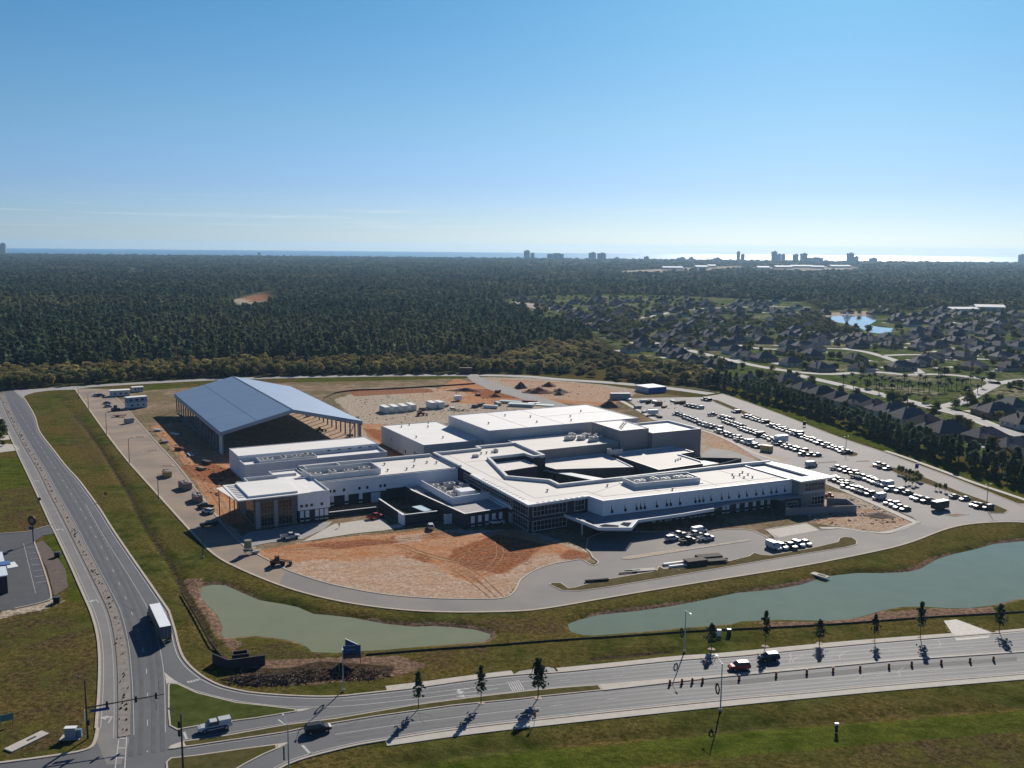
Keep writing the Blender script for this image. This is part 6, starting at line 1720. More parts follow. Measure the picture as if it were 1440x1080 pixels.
for i in range(7): pb.tube((-3.3, -.5 + .28 * (i % 4), .2 + .26 * (i // 4)), (3.3, -.5 + .28 * (i % 4), .2 + .26 * (i // 4)), .13, n=8)
o = pb.build('pipe_bundle', blackp); o.location = (*G(839, 817.5), 0.13); o.rotation_euler = (0, 0, rad(14)); tag(o, 'black pipe bundle lying on the front verge', 'pipes')
for i, (px, hd) in enumerate((((884, 806), 14), ((888, 803.5), 12))):
    stack('timber_beam', px, rad(hd), 1, 6 - i, .35, .35, blackp, f'thin dark beam, {("nearer", "farther")[i]} of two right of the pipe bundle', 'beam')
stack('sheet_pile', (905, 802.5), rad(14), 1, 7, 2.2, .2, conc, 'pale sheet pile left of the white panels', 'panels')
# loose debris over the building site: nobody could count it
db = MB()
for poly_, n_ in (([(205, 600), (255, 590), (330, 650), (340, 700), (300, 700), (250, 650)], 130), ([(490, 560), (640, 545), (790, 570), (640, 586), (520, 600)], 190), ([(700, 535), (850, 545), (880, 560), (780, 562)], 60), ([(1140, 710), (1200, 698), (1280, 733), (1200, 740), (1140, 735)], 120), ([(880, 564), (960, 562), (1000, 575), (930, 585)], 70), ([(925, 800), (1040, 782), (1050, 788), (935, 808)], 40)):
    pw_ = GL(poly_); xs0 = [q[0] for q in pw_]; ys0 = [q[1] for q in pw_]; k_ = 0
    while k_ < n_:
        x, y = rc.uniform(min(xs0), max(xs0)), rc.uniform(min(ys0), max(ys0))
        if inside_sd(np.array([x]), np.array([y]), pw_)[0] < 0: continue
        k_ += 1; db.m = rc.randrange(4)
        db.box(x, y, rc.uniform(0, .12), rc.uniform(.2, 1.2), rc.uniform(.15, .5), rc.uniform(.1, .35), rc.uniform(0, 3.1))
tag(db.build('debris', [lum, MATS['rubbish'], MATS['rust_red'], MATS['brown_soil']]), kind='stuff')
# person on the plaza
def person(px, hd, label):
    me_ = bpy.data.meshes.new('person')
    J = {'pel': (0, 0, .95), 'che': (0, .02, 1.3), 'nec': (0, .02, 1.5), 'hed': (0, .05, 1.64), 'top': (0, .03, 1.76),
         'hl': (-.1, 0, .9), 'kl': (-.12, .04, .5), 'al': (-.13, -.02, .08), 'tl': (-.14, .14, .04), 'hr': (.1, 0, .9), 'kr': (.13, .1, .5), 'ar': (.14, .06, .08), 'tr': (.15, .22, .04),
         'sl': (-.19, 0, 1.42), 'el': (-.26, .0, 1.14), 'wl': (-.25, .12, .9), 'fl': (-.24, .17, .8), 'sr': (.19, 0, 1.42), 'er': (.27, -.02, 1.14), 'wr': (.26, .1, .9), 'fr': (.25, .15, .8)}
    R_ = dict(pel=.14, che=.16, nec=.06, hed=.1, top=.07, hl=.1, kl=.065, al=.045, tl=.04, hr=.1, kr=.065, ar=.045, tr=.04, sl=.07, el=.05, wl=.035, fl=.03, sr=.07, er=.05, wr=.035, fr=.03)
    ks = list(J)
    E_ = [('pel', 'che'), ('che', 'nec'), ('nec', 'hed'), ('hed', 'top'), ('pel', 'hl'), ('hl', 'kl'), ('kl', 'al'), ('al', 'tl'), ('pel', 'hr'), ('hr', 'kr'), ('kr', 'ar'), ('ar', 'tr'), ('che', 'sl'), ('sl', 'el'), ('el', 'wl'), ('wl', 'fl'), ('che', 'sr'), ('sr', 'er'), ('er', 'wr'), ('wr', 'fr')]
    me_.from_pydata([J[k] for k in ks], [(ks.index(a), ks.index(b)) for a, b in E_], [])
    o = link(bpy.data.objects.new('person', me_))
    md = o.modifiers.new('skin', 'SKIN'); 
    for i, k in enumerate(ks): me_.skin_vertices[0].data[i].radius = (R_[k], R_[k] * .85)
    me_.skin_vertices[0].data[0].use_root = True
    sb_ = o.modifiers.new('sub', 'SUBSURF'); sb_.levels = sb_.render_levels = 1
    me_.materials.append(mat('dark_workwear', (0.03, 0.033, 0.045), 0.9, 0.2, 3.0))
    o.location, o.rotation_euler = (*G(*px), 0.05), (0, 0, hd)
    vs = MB(); vs.box(0, .02, 1.22, .42, .3, .5, taper=.9); vs.build('vest', mat('hi_vis', (0.45, 0.28, 0.05), 0.8, 0.1, 3.0), o)
    hm = MB(); hm.tube((0, .04, 1.68), (0, .04, 1.82), .14, .08, n=12); hm.build('hard_hat', MATS['panel_white'], o)
    return tag(o, label, 'person')
person((477, 742), rad(200), 'person in dark workwear standing alone on the concrete plaza')
# the small shop at the left edge
A1 = G(11.5, 834)
sh = empty('shop_building', (*A1, 0), rad(31), 'low shop with white roof and blue band at the left edge', 'building')
MB().box(-12, 11, 2.3, 24, 22, 4.6).build('wall', darkw, sh)
MB().box(-12, 11, 4.75, 24.4, 22.4, .3).build('roof', mat('shop_roof', (0.62, 0.68, 0.72), 0.6, 0.05, 0.5), sh)
MB().prism([(-8, 9.0), (1.4, 8.4), (1.4, 11.6), (-8, 12.4)], 4.91, 5.2).build('band', mat('shop_band', (0.10, 0.17, 0.36), 0.5, 0.05, 0.5), sh)
MB().prism([(.3, 7.6), (3.2, 8.0), (2.6, 13.0), (.3, 12.4)], 3.9, 4.3, bottom=True).build('canopy', MATS['panel_white'], sh)
for px, lb in (((81, 783), 'black vent hood on the mulch bed, upper of two at the left road'), ((80, 847), 'black utility box beside the sandy bank at the left road')):
    r = empty('utility_box', (*G(*px), 0), rad(10), lb, 'cabinet')
    MB().box(0, 0, .7, 1.5, 1.1, 1.4).build('body', blackp, r); MB().box(0, 0, 1.44, 1.6, 1.2, .1).build('lid', dsteel, r)
sl = empty('concrete_slab', (*G(38, 1043), 0), rad(62), 'pale concrete drain slab with a dark slot in the near left grass', 'slab')
MB().box(0, 0, .06, 7.5, 2.2, .25).build('slab', conc, sl); MB().box(.9, 0, .2, 1.8, .5, .03).build('slot', blackp, sl)
of = empty('pond_outfall', (*G(1153, 808), -.3), rad(-50), 'pale concrete outfall chute on the far bank of the right pond', 'drain')
MB().box(0, 0, .1, 5.0, 2.2, .3).build('slab', conc, of); MB().box(.6, 0, .3, 2.2, .8, .12).build('channel', darkw, of)
# ================================================================== trees
def foliage_mat(name, dark, light, warm):
    m = bpy.data.materials.new(name)
    m.use_nodes = True
    t = m.node_tree; L = t.links.new
    b = t.nodes['Principled BSDF']
    b.inputs['Roughness'].default_value = 0.75
    b.inputs['Specular IOR Level'].default_value = 0.06
    at = nd(t, 'ShaderNodeAttribute'); at.attribute_type = 'INSTANCER'; at.attribute_name = 'tint'
    g = nd(t, 'ShaderNodeNewGeometry')
    n = nd(t, 'ShaderNodeTexNoise'); n.inputs['Scale'].default_value = 0.45; n.inputs['Detail'].default_value = 4
    L(g.outputs['Position'], n.inputs['Vector'])
    mr = nd(t, 'ShaderNodeMapRange'); mr.inputs['From Min'].default_value, mr.inputs['From Max'].default_value = .3, .7
    L(n.outputs[0], mr.inputs[0])
    m1 = nd(t, 'ShaderNodeMix', data_type='RGBA'); m1.inputs[6].default_value = (*dark, 1); m1.inputs[7].default_value = (*light, 1)
    L(mr.outputs[0], m1.inputs[0])
    m2 = nd(t, 'ShaderNodeMix', data_type='RGBA'); m2.inputs[7].default_value = (*warm, 1)
    L(m1.outputs[2], m2.inputs[6]); L(at.outputs['Fac'], m2.inputs[0])
    oi = nd(t, 'ShaderNodeObjectInfo')
    n3 = nd(t, 'ShaderNodeTexNoise'); n3.inputs['Scale'].default_value = 0.022; n3.inputs['Detail'].default_value = 5
    L(g.outputs['Position'], n3.inputs['Vector'])
    v1 = nd(t, 'ShaderNodeMapRange'); v1.inputs['To Min'].default_value, v1.inputs['To Max'].default_value = .62, 1.42
    L(oi.outputs['Random'], v1.inputs[0])
    v2 = nd(t, 'ShaderNodeMapRange'); v2.inputs['From Min'].default_value, v2.inputs['From Max'].default_value = .35, .65; v2.inputs['To Min'].default_value, v2.inputs['To Max'].default_value = .7, 1.3
    L(n3.outputs[0], v2.inputs[0])
    v3 = nd(t, 'ShaderNodeMath', operation='MULTIPLY'); L(v1.outputs[0], v3.inputs[0]); L(v2.outputs[0], v3.inputs[1])
    hs = nd(t, 'ShaderNodeHueSaturation'); L(v3.outputs[0], hs.inputs['Value']); L(m2.outputs[2], hs.inputs['Color'])
    m2 = hs
    L(m2.outputs[0], b.inputs['Base Color'])
    tl = nd(t, 'ShaderNodeBsdfTranslucent'); ms = nd(t, 'ShaderNodeMixShader'); ms.inputs[0].default_value = 0.38
    L(m2.outputs[0], tl.inputs['Color']); L(b.outputs[0], ms.inputs[1]); L(tl.outputs[0], ms.inputs[2])
    L(ms.outputs[0], t.nodes['Material Output'].inputs['Surface'])
    return m
FOL = foliage_mat('needle_foliage', (0.038, 0.074, 0.045), (0.098, 0.145, 0.082), (0.36, 0.29, 0.11))
LEAF = foliage_mat('leaf_foliage', (0.050, 0.074, 0.027), (0.115, 0.138, 0.05), (0.36, 0.27, 0.10))
YFOL = foliage_mat('young_needles', (0.018, 0.034, 0.020), (0.048, 0.07, 0.036), (0.1, 0.08, 0.04))
BARK = mat('bark', (0.095, 0.075, 0.06), 0.95, 0.25, 2.0)
TR = np.random.default_rng(21)
def leaves(mb, P, size, flat=0.0):
    """one small leaf-cluster face at each point, turned at random"""
    for p in P:
        a = TR.normal(size=3); a /= np.linalg.norm(a)
        c = TR.normal(size=3); c[2] *= (1 - flat); c -= a * (a @ c); c /= np.linalg.norm(c)
        s = size * TR.uniform(.6, 1.35)
        u, v = a * s * .5, c * s * .5 * TR.uniform(.6, 1)
        o = len(mb.v)
        mb.v += [tuple(p - u - v * .6), tuple(p + u * .9 - v), tuple(p + u * .7 + v), tuple(p - u + v * .8)]
        mb.f.append((o, o + 1, o + 2, o + 3)); mb.mi.append(0)
def crown_pine(H, R, z0, n, size, lean=0.0):
    P = []
    while len(P) < n:
        t = TR.random() ** .85
        k = int(t * 9)
        tier = .75 + .35 * math.sin(k * 2.4 + H) + .25 * math.sin(t * 40)
        r = R * (1 - t) ** .42 * min(1, .55 + 2 * t) * max(.45, tier) * math.sqrt(TR.uniform(.15, 1))
        a = TR.uniform(0, 6.283)
        r *= 1 + .28 * math.sin(3 * a + k)
        P.append(np.array([r * math.cos(a) + lean * t, r * math.sin(a), z0 + (H - z0) * t - r * .12]))
    return P
def crown_round(H, R, z0, n, lobes=9):
    cs = []
    for i in range(lobes):
        a, q = TR.uniform(0, 6.283), math.sqrt(TR.random()) * R * .62
        zz = TR.uniform(z0 + (H - z0) * .2, H - (H - z0) * .25)
        cs.append((q * math.cos(a), q * math.sin(a), zz, R * TR.uniform(.34, .55)))
    cs.append((0, 0, H - R * .42, R * .42))
    P = []
    while len(P) < n:
        c = cs[TR.integers(len(cs))]
        d = TR.normal(size=3); d /= np.linalg.norm(d)
        p = np.array(c[:3]) + d * c[3] * TR.uniform(.62, 1.05) * np.array([1, 1, .85])
        if p[2] > z0 * .6: P.append(p)
    return P
def make_tree(name, kind, H, R, z0, n, size, fol, trunk_r=.2):
    r = empty(name, (0, 0, 0))
    tb = MB()
    tb.tube((0, 0, -.1), (0.05, 0.03, z0 + (H - z0) * .35), trunk_r, trunk_r * .62, n=7)
    tb.tube((0.05, 0.03, z0 + (H - z0) * .35), (0.1, 0, H * .9), trunk_r * .6, trunk_r * .12, n=6)
    for i in range(9):
        a, z = i * 2.4, z0 + (H - z0) * (.08 + .08 * i)
        q = R * .75 * (1 - (.08 + .08 * i) * .6)
        tb.tube((0.05, 0, z), (math.cos(a) * q, math.sin(a) * q, z + (q * .1 if kind == 'pine' else q * .6)), trunk_r * .32, trunk_r * .08, n=5)
    tb.build('trunk', BARK, r)
    cb = MB()
    leaves(cb, crown_pine(H, R, z0, n, size) if kind == 'pine' else crown_round(H, R, z0, n), size, .3)
    cb.build('crown', fol, r)
    return freeze(r)
PINES = [make_tree('pine_tree', 'pine', 13.0, 3.5, 2.2, 700, 1.15, FOL), make_tree('pine_tree', 'round', 11.5, 3.4, 1.8, 700, 1.15, FOL), make_tree('pine_tree', 'pine', 14.0, 3.3, 3.4, 660, 1.1, FOL)]
SHRUBS = [make_tree('scrub_tree', 'round', 7.5, 3.8, .9, 560, .95, LEAF), make_tree('scrub_tree', 'round', 9.0, 4.2, 1.2, 620, 1.0, LEAF)]
OAKS = [make_tree('garden_tree', 'round', 7.5, 3.9, 1.6, 520, .9, LEAF), make_tree('garden_tree', 'round', 6.0, 3.2, 1.2, 460, .8, LEAF)]
YOUNG = [make_tree('young_pine', 'pine', 6.6, 1.75, 2.3, 300, .5, YFOL, .1), make_tree('young_pine', 'pine', 6.2, 1.45, 1.9, 250, .5, YFOL, .1), make_tree('young_pine', 'pine', 7.4, 1.3, 2.6, 230, .48, YFOL, .09), make_tree('young_pine', 'pine', 5.6, 1.6, 2.0, 230, .5, YFOL, .09)]
POTTED = [make_tree('nursery_tree', 'round', 3.4, 1.1, .7, 240, .38, LEAF, .07)]
def plant(protos, xy, label, group, sc=1.0, tint=0.0, cat='tree'):
    p = protos[int(TR.integers(len(protos)))]
    s = sc * float(TR.uniform(.85, 1.15))
    c = dup(p, (xy[0], xy[1], -.1), float(TR.uniform(0, 6.28)), (s * float(TR.uniform(.9, 1.1)), s, s * float(TR.uniform(.92, 1.1))), label, group)
    c['category'] = cat
    c['tint'] = float(tint)
    for ch in c.children: ch['tint'] = float(tint)
    return c
# young pines along the front road
yp = [(588.5, 997), (676.5, 989), (756.5, 982), (1000.5, 913), (1076, 909), (1152.5, 905), (1230, 902), (1294, 896.5), (1405, 889)]
for i, px in enumerate(yp):
    lb = f'young dark pine, {nth(i + 1)} of three from the left on the grass median' if i < 3 else f'young dark pine, {nth(i - 2)} from the left along the verge of the right pond'
    plant(YOUNG, G(*px), lb, 'young pines on the median' if i < 3 else 'young pines on the pond verge', 1.05, 0.0)
    mb2 = MB().tube((0, 0, 0), (0, 0, .12), .9, .7, n=12).build('mulch_ring', MATS['washed_sand']); mb2.location = (*G(*px), -.02); tag(mb2, kind='structure')
for i, px in enumerate([(1264, 666.5), (1269, 668), (1274, 668), (1279, 671), (1284, 672), (1289, 675), (1294, 677), (1273, 681.5), (1278, 681), (1283, 683.5), (1288, 682), (1293, 679), (1315.5, 689), (1321.5, 689.5), (1329, 692)]):
    plant(POTTED, G(*px), f'dark potted nursery tree, {nth(i + 1)} from the left in the lot clump', 'nursery trees in the lower lot', 1.0, 0.15)
# pine belt between the perimeter road and the houses
BELT = smoothline(GL([(992, 544), (1030, 552), (1064, 561), (1110, 574), (1160, 590.5), (1223, 613), (1286, 638), (1369, 664), (1440, 687), (1510, 709)]))
BD = math.atan2(BELT[-1][1] - BELT[0][1], BELT[-1][0] - BELT[0][0])
for rk, (off, nm, stp) in enumerate(((1.5, 'front', 3.9), (5.5, 'second', 4.2), (10.0, 'back', 4.8))):
    k = 0
    for p in resample(offset(BELT, off), stp):
        if TR.random() < .08: continue
        k += 1
        q = (p[0] + float(TR.uniform(-1.6, 1.6)), p[1] + float(TR.uniform(-1.6, 1.6)))
        plant(PINES, q, f'dark belt pine, {nth(k)} from the far end of the {nm} rank', f'pines in the {nm} rank of the belt', .72 + .02 * rk, float(TR.uniform(0, .16)))
fb = [(1388, 668), (1400, 671), (1413, 674), (1425, 679), (1376, 664)]
for i, px in enumerate(fb):
    plant(SHRUBS, (G(*px)[0] + 9, G(*px)[1] + 2), f'yellow green bushy tree, {nth(i + 1)} from the left among the belt pines', 'yellow green trees in the belt', .95, .75)
# scrubby edge of the forest
EDGE = smoothline(GL([(8, 549), (30, 547), (100, 541.5), (250, 532), (400, 528), (560, 525.5), (690, 524.5), (800, 526)]))
for rk, (off, nm) in enumerate(((3, 'front'), (10, 'second'), (18, 'third'))):
    k = 0
    for p in resample(offset(EDGE, off), 5.4 + rk * .5):
        if TR.random() < .1: continue
        k += 1
        plant(SHRUBS, (p[0] + float(TR.uniform(-2, 2)), p[1] + float(TR.uniform(-2, 2))), f'olive scrub tree, {nth(k)} from the left in the {nm} rank of the forest edge', f'scrub trees in the {nm} rank of the forest edge', float(TR.uniform(.7, 1.0)) + .08 * rk, float(TR.uniform(.05, .75)))
k = 0
for px, m_ in (((870, 531), 5), ((905, 535), 7), ((940, 538), 8), ((968, 540), 7), ((985, 541), 5), ((850, 515), 4), ((925, 520), 5), ((960, 526), 6), ((990, 532), 6), ((895, 512), 4)):
    for _ in range(m_):
        x, y = G(px[0] + float(TR.uniform(-16, 16)), px[1] + float(TR.uniform(-2.5, 2.5)))
        k += 1
        plant(SHRUBS, (x, y), f'scrub tree, {nth(k)} from the far left in the thicket beside the forest', 'scrub trees in the thicket', float(TR.uniform(.6, .95)), float(TR.uniform(.1, .8)))
for i, px in enumerate([(2, 603), (5, 612), (1, 618), (4, 627)]):
    plant(OAKS, G(*px), f'dark garden tree, {nth(i + 1)} from the top at the left edge by the driveways', 'garden trees at the left edge', (.9, .75, .6, .45)[i], .05)

# ================================================================== housing estate
hroof = mat('shingle_roof', (0.084, 0.079, 0.085), 0.85, 0.16, 0.35, spec=0.2, rnd=.5, detail=6)
hwall = mat('house_brick', (0.26, 0.19, 0.15), 0.9, 0.15, 0.8, rnd=.4)
hpale = mat('pale_render', (0.52, 0.49, 0.44), 0.8, 0.05, 0.5)
def hip(b, L, Wd, z0, z1, cx=0, cy=0, gable=False, e=.5):
    l, w_ = L / 2 + e, Wd / 2 + e
    r = 0 if gable else min(w_, l * .75)
    b.add([(cx - l, cy - w_, z0), (cx + l, cy - w_, z0), (cx + l, cy + w_, z0), (cx - l, cy + w_, z0), (cx - l + r, cy, z1), (cx + l - r, cy, z1)],
          [(0, 1, 5, 4), (2, 3, 4, 5), (1, 2, 5), (3, 0, 4), (3, 2, 1, 0)])
def make_house(v):
    r = empty('house', (0, 0, 0))
    b, w_ = MB(), MB()
    L, D = ((17, 13.5), (19, 12), (15, 14))[v]
    w_.prism([(-L / 2, -D / 2), (L / 2, -D / 2), (L / 2, D / 2), (-L / 2, D / 2)], 0, 2.9)
    hip(b, L, D, 2.85, 7.6 if v != 1 else 7.0)
    if v == 0:
        w_.prism([(1, -D / 2 - 4.5), (7.5, -D / 2 - 4.5), (7.5, -D / 2 + .2), (1, -D / 2 + .2)], 0, 2.88); hip(b, 9, 6.5, 2.86, 5.4, 4.2, -D / 2 - 1.0)
        gx, gy = 4.2, -D / 2 - 4.55
    elif v == 1:
        w_.prism([(-8.5, -D / 2 - 4), (-2, -D / 2 - 4), (-2, -D / 2 + .2), (-8.5, -D / 2 + .2)], 0, 2.88); hip(b, 7, 9, 2.86, 5.6, -5.2, -D / 2)
        w_.prism([(3, D / 2 - .2), (8, D / 2 - .2), (8, D / 2 + 3), (3, D / 2 + 3)], 0, 2.87); hip(b, 6, 7, 2.87, 5.0, 5.4, D / 2 - .6)
        gx, gy = -5.2, -D / 2 - 4.05
    else:
        hip(b, 8, 8, 2.86, 5.7, -3.2, -D / 2 + .6, False)
        w_.prism([(-6.8, -D / 2 - 2.8), (.4, -D / 2 - 2.8), (.4, -D / 2 + .2), (-6.8, -D / 2 + .2)], 0, 2.88)
        gx, gy = -3.2, -D / 2 - 2.85
    wl = w_.build('wall', hwall, r)
    rf = b.build('roof', hroof, r)
    MB().box(L * .12, D * .1, 7.0, .9, .7, 1.6).build('chimney', hwall, rf)
    MB().box(gx, gy, 1.15, 4.8, .08, 2.2).build('garage_door', hpale, r)
    for x in (-.32, .05, .34):
        MB().box(L * x, D / 2 + .02, 1.6, 1.3, .08, 1.2).build('window', glass, r)
    return freeze(r)
HOUSES = [make_house(v) for v in range(3)]
HXY, HDW = [], []
HPX = [('row backing onto the pine belt', [(1052, 533.5), (1108, 533), (1133, 543), (1157, 550), (1180, 556.5), (1203, 562), (1230, 568), (1255, 575), (1279, 583), (1303, 591.5), (1332, 602), (1386, 608), (1424, 622), (1462, 636)]),
       ('group west of the palm park', [(1014, 509), (1050, 498), (1075.6, 501), (1113, 507), (1153, 514), (1110, 492), (1141, 497), (1033, 491), (1212, 514), (1203, 502), (1267, 513), (1131, 484)]),
       ('group nearest the forest thicket', [(887, 489), (904, 478), (907, 486), (923, 487), (940, 493), (957, 495), (972, 502), (931, 472), (963, 473), (980, 482), (999, 485), (1010, 463), (1002, 472), (1015.6, 479), (1025.6, 478)]),
       ('second street of the estate', [(1033, 466), (1064, 472), (1109, 470), (1139, 471), (1111, 482), (1153, 478), (1158, 471), (1147, 487), (1172, 471), (1190, 476), (1211, 471), (1206.7, 483), (1223, 477), (1251, 483), (1258, 476)]),
       ('cluster right of the lake', [(1257, 449), (1282, 450), (1308, 451), (1321, 454), (1335.6, 457), (1352, 460), (1369, 463), (1387, 468), (1284, 470), (1300, 480), (1320, 483), (1294, 486), (1341, 477), (1363, 477)]),
       ('group behind the palm park', [(1298, 507), (1307, 502), (1333, 495), (1360, 487), (1380, 491), (1403, 483), (1397, 493), (1411, 499), (1435.6, 485), (1369, 512), (1419, 513), (1435, 503), (1352, 498), (1402, 575), (1424, 567), (1437, 590)]),
       ('far right group below the white roofs', [(1380, 444), (1391, 447), (1400, 450.5), (1410, 454), (1419, 455), (1435.6, 459), (1433, 443), (1372, 441)]),
       ('far western rows of the estate', [(735, 420), (748, 421), (760, 423), (769, 427), (783, 432), (794, 435), (811, 437), (797, 430), (829, 445), (844, 446), (825, 459), (839, 431), (860, 427), (876, 430), (871, 439), (888, 443), (910, 452), (923, 438)]),
       ('far central rows of the estate', [(936.7, 431), (949, 434), (965.6, 427), (960, 441), (993, 428), (999, 434), (1004, 445), (1013, 449), (1015.6, 437), (1038, 437), (1049, 426), (1061, 436), (1061, 427), (1078, 426), (1087, 435), (1107, 435), (1120, 430), (1132, 435), (978, 448), (985, 438)])]
hr = random.Random(5)
for where, pts in HPX:
    for i, px in enumerate(sorted(pts)):
        x, y = G(px[0], px[1], 4.0)
        if any((x - a) ** 2 + (y - b_) ** 2 < 150 for a, b_ in HXY): 
            x += 9; y += 7
        HXY.append((x, y))
        rz = BD + hr.choice((0, math.pi / 2, math.pi, -math.pi / 2)) + rad(hr.uniform(-9, 9)) if 'belt' not in where else BD - math.pi / 2 + rad(hr.uniform(-4, 4))
        s = hr.uniform(.92, 1.1)
        HDW.append((x, y, rz))
        c = dup(HOUSES[hr.randrange(3)], (x, y, 0), rz, (s, s, s), f'dark roofed house, {nth(i + 1)} from the left in the {where}', 'houses of the estate', {'wall': hpale} if hr.random() < .3 else None)
        c['category'] = 'house'
FARH = []
for v in range(2):
    r = empty('house', (0, 0, 0))
    MB().prism([(-8.5, -6.5), (8.5, -6.5), (8.5, 6.5), (-8.5, 6.5)], 0, 2.9).build('wall', hwall, r)
    b = MB(); hip(b, 17, 13, 2.85, 7.6); hip(b, 8, 8, 2.86, 5.8, -4 + 8 * v, -4.5); b.build('roof', hroof, r)
    FARH.append(freeze(r))
cnd = np.array([G(a, b_) for a, b_ in TR.uniform(0, 1, (5000, 2)) * np.array([800, 100]) + np.array([700, 418])])
cnd = cnd[(inside_sd(cnd[:, 0], cnd[:, 1], HOOD) > 12) & (cnd[:, 1] > 900) & (cnd[:, 1] < 1750) & (inside_sd(cnd[:, 0], cnd[:, 1], LAKE) < -25) & (line_d(cnd[:, 0], cnd[:, 1], [G(1205, 470), G(1190, 500)]) > 20)]
newh = []
for x, y in cnd:
    if len(newh) < 130 and all((x - a) ** 2 + (y - b_) ** 2 > 21 ** 2 for a, b_ in HXY):
        HXY.append((float(x), float(y))); newh.append((float(x), float(y)))
hc = {}
for x, y in sorted(newh, key=lambda q: q[0] / q[1]):
    band = 'far' if y < 1150 else ('farther' if y < 1400 else 'farthest')
    hc[band] = hc.get(band, 0) + 1
    c = dup(FARH[hr.randrange(2)], (x, y, 0), BD + hr.choice((0, math.pi / 2)) + rad(hr.uniform(-12, 12)), hr.uniform(.9, 1.1), f'small dark roofed house, {nth(hc[band])} from the left among the {band} estate houses', 'far houses of the estate', {'wall': hpale} if hr.random() < .35 else None)
    c['category'] = 'house'
for h_ in HOUSES + FARH: kill(h_)
dw = MB()
dcar = 0
for i, (hx, hy, hz_) in enumerate(HDW):
    c_, s_ = math.cos(hz_), math.sin(hz_)
    T_ = lambda a, b_: (hx + a * c_ - b_ * s_, hy + a * s_ + b_ * c_)
    dw.flat([T_(1.5, -9.5), T_(7.5, -9.5), T_(8.2, -19), T_(1.2, -19)], 0.04 + .002 * (i % 3))
    if i % 4 == 1 and dcar < 26:
        dcar += 1
        park(pick_kind(), pick_col(), T_(4.4, -15), hz_ + math.pi / 2, f'car parked on an estate driveway, {nth(dcar)} counted outward from the pine belt', 'cars on estate driveways')
st(dw.build('driveway', mat('driveway_pale', (0.42, 0.40, 0.37), 0.85, 0.1, 0.3)))
for f in list(FLEET.values()) + list(FLEETD.values()): kill(f)
HA = np.array(HXY)
STREETS = [o for o in COL.objects if o.name.split('.')[0] == 'street']
def near_street(x, y, d):
    for o in STREETS:
        for e_ in o.data.vertices:
            pass
    return False
SPX = [[(1120, 527), (1169, 538), (1243, 556), (1296, 569.5), (1351, 582.5), (1411, 605.5), (1450, 616)], [(1310, 573), (1358, 562), (1400, 540), (1392, 534), (1340, 527), (1238, 523), (1160, 527), (1050, 512), (1000, 500), (915, 481)], [(1296, 526), (1240, 500), (1140, 489), (1040, 486), (1000, 474)], [(1240, 500), (1290, 498), (1440, 508)], [(1140, 489), (1160, 478), (1230, 486), (1440, 489)]]
SLN = [GL(p) for p in SPX]
LAWN = GL([(1170, 538), (1243, 555), (1297, 568), (1310, 571), (1345, 566), (1365, 552), (1383, 541), (1375, 533), (1340, 528), (1280, 528), (1215, 526), (1180, 530)])
def free(xs_, ys_, hd=10.5, sd_=6.0):
    ok = np.ones(xs_.shape, bool)
    for a, b_ in HA:
        ok &= (xs_ - a) ** 2 + (ys_ - b_) ** 2 > hd * hd
    for l in SLN:
        ok &= line_d(xs_, ys_, l) > sd_
    ok &= inside_sd(xs_, ys_, LAWN) < 2
    ok &= inside_sd(xs_, ys_, LAKE) < -4
    return ok
cand = TR.uniform(0, 1, (6000, 2)) * np.array([620, 260]) + np.array([830, 420])
w2 = np.array([G(a, b_) for a, b_ in cand])
okm = (inside_sd(w2[:, 0], w2[:, 1], HOOD) > 4) & free(w2[:, 0], w2[:, 1]) & (line_d(w2[:, 0], w2[:, 1], BELT) > 30) & (w2[:, 1] < 1500)
w2, cand = w2[okm][:220], cand[okm][:220]
order = np.argsort(cand[:, 0])
cnt = {}
for i in order:
    y = w2[i][1]
    band = 'near' if y < 720 else ('middle' if y < 960 else 'far')
    cnt[band] = cnt.get(band, 0) + 1
    plant(OAKS, w2[i], f'round garden tree, {nth(cnt[band])} from the left in the {band} part of the estate', f'garden trees in the {band} part of the estate', float(TR.uniform(.6, 1.15)), float(TR.uniform(0, .35)))
# weeds along the paved median
wb = MB()
wl_ = resample(MED0, .45)
for p in wl_:
    if TR.random() < .16:
        for _ in range(2):
            a = float(TR.uniform(0, 6.28)); r_ = float(TR.uniform(.12, .4)); q = (p[0] + float(TR.normal()) * .45, p[1] + float(TR.normal()) * .45)
            wb.add([(q[0] + r_ * math.cos(a), q[1] + r_ * math.sin(a), .1), (q[0] - r_ * math.cos(a), q[1] - r_ * math.sin(a), .1), (q[0] + r_ * .4, q[1], .1 + r_ * 1.3)], [(0, 1, 2)])
tag(wb.build('weeds', mat('weed_brown', (0.06, 0.052, 0.03), 0.95, 0.35, 1.0)), kind='stuff')
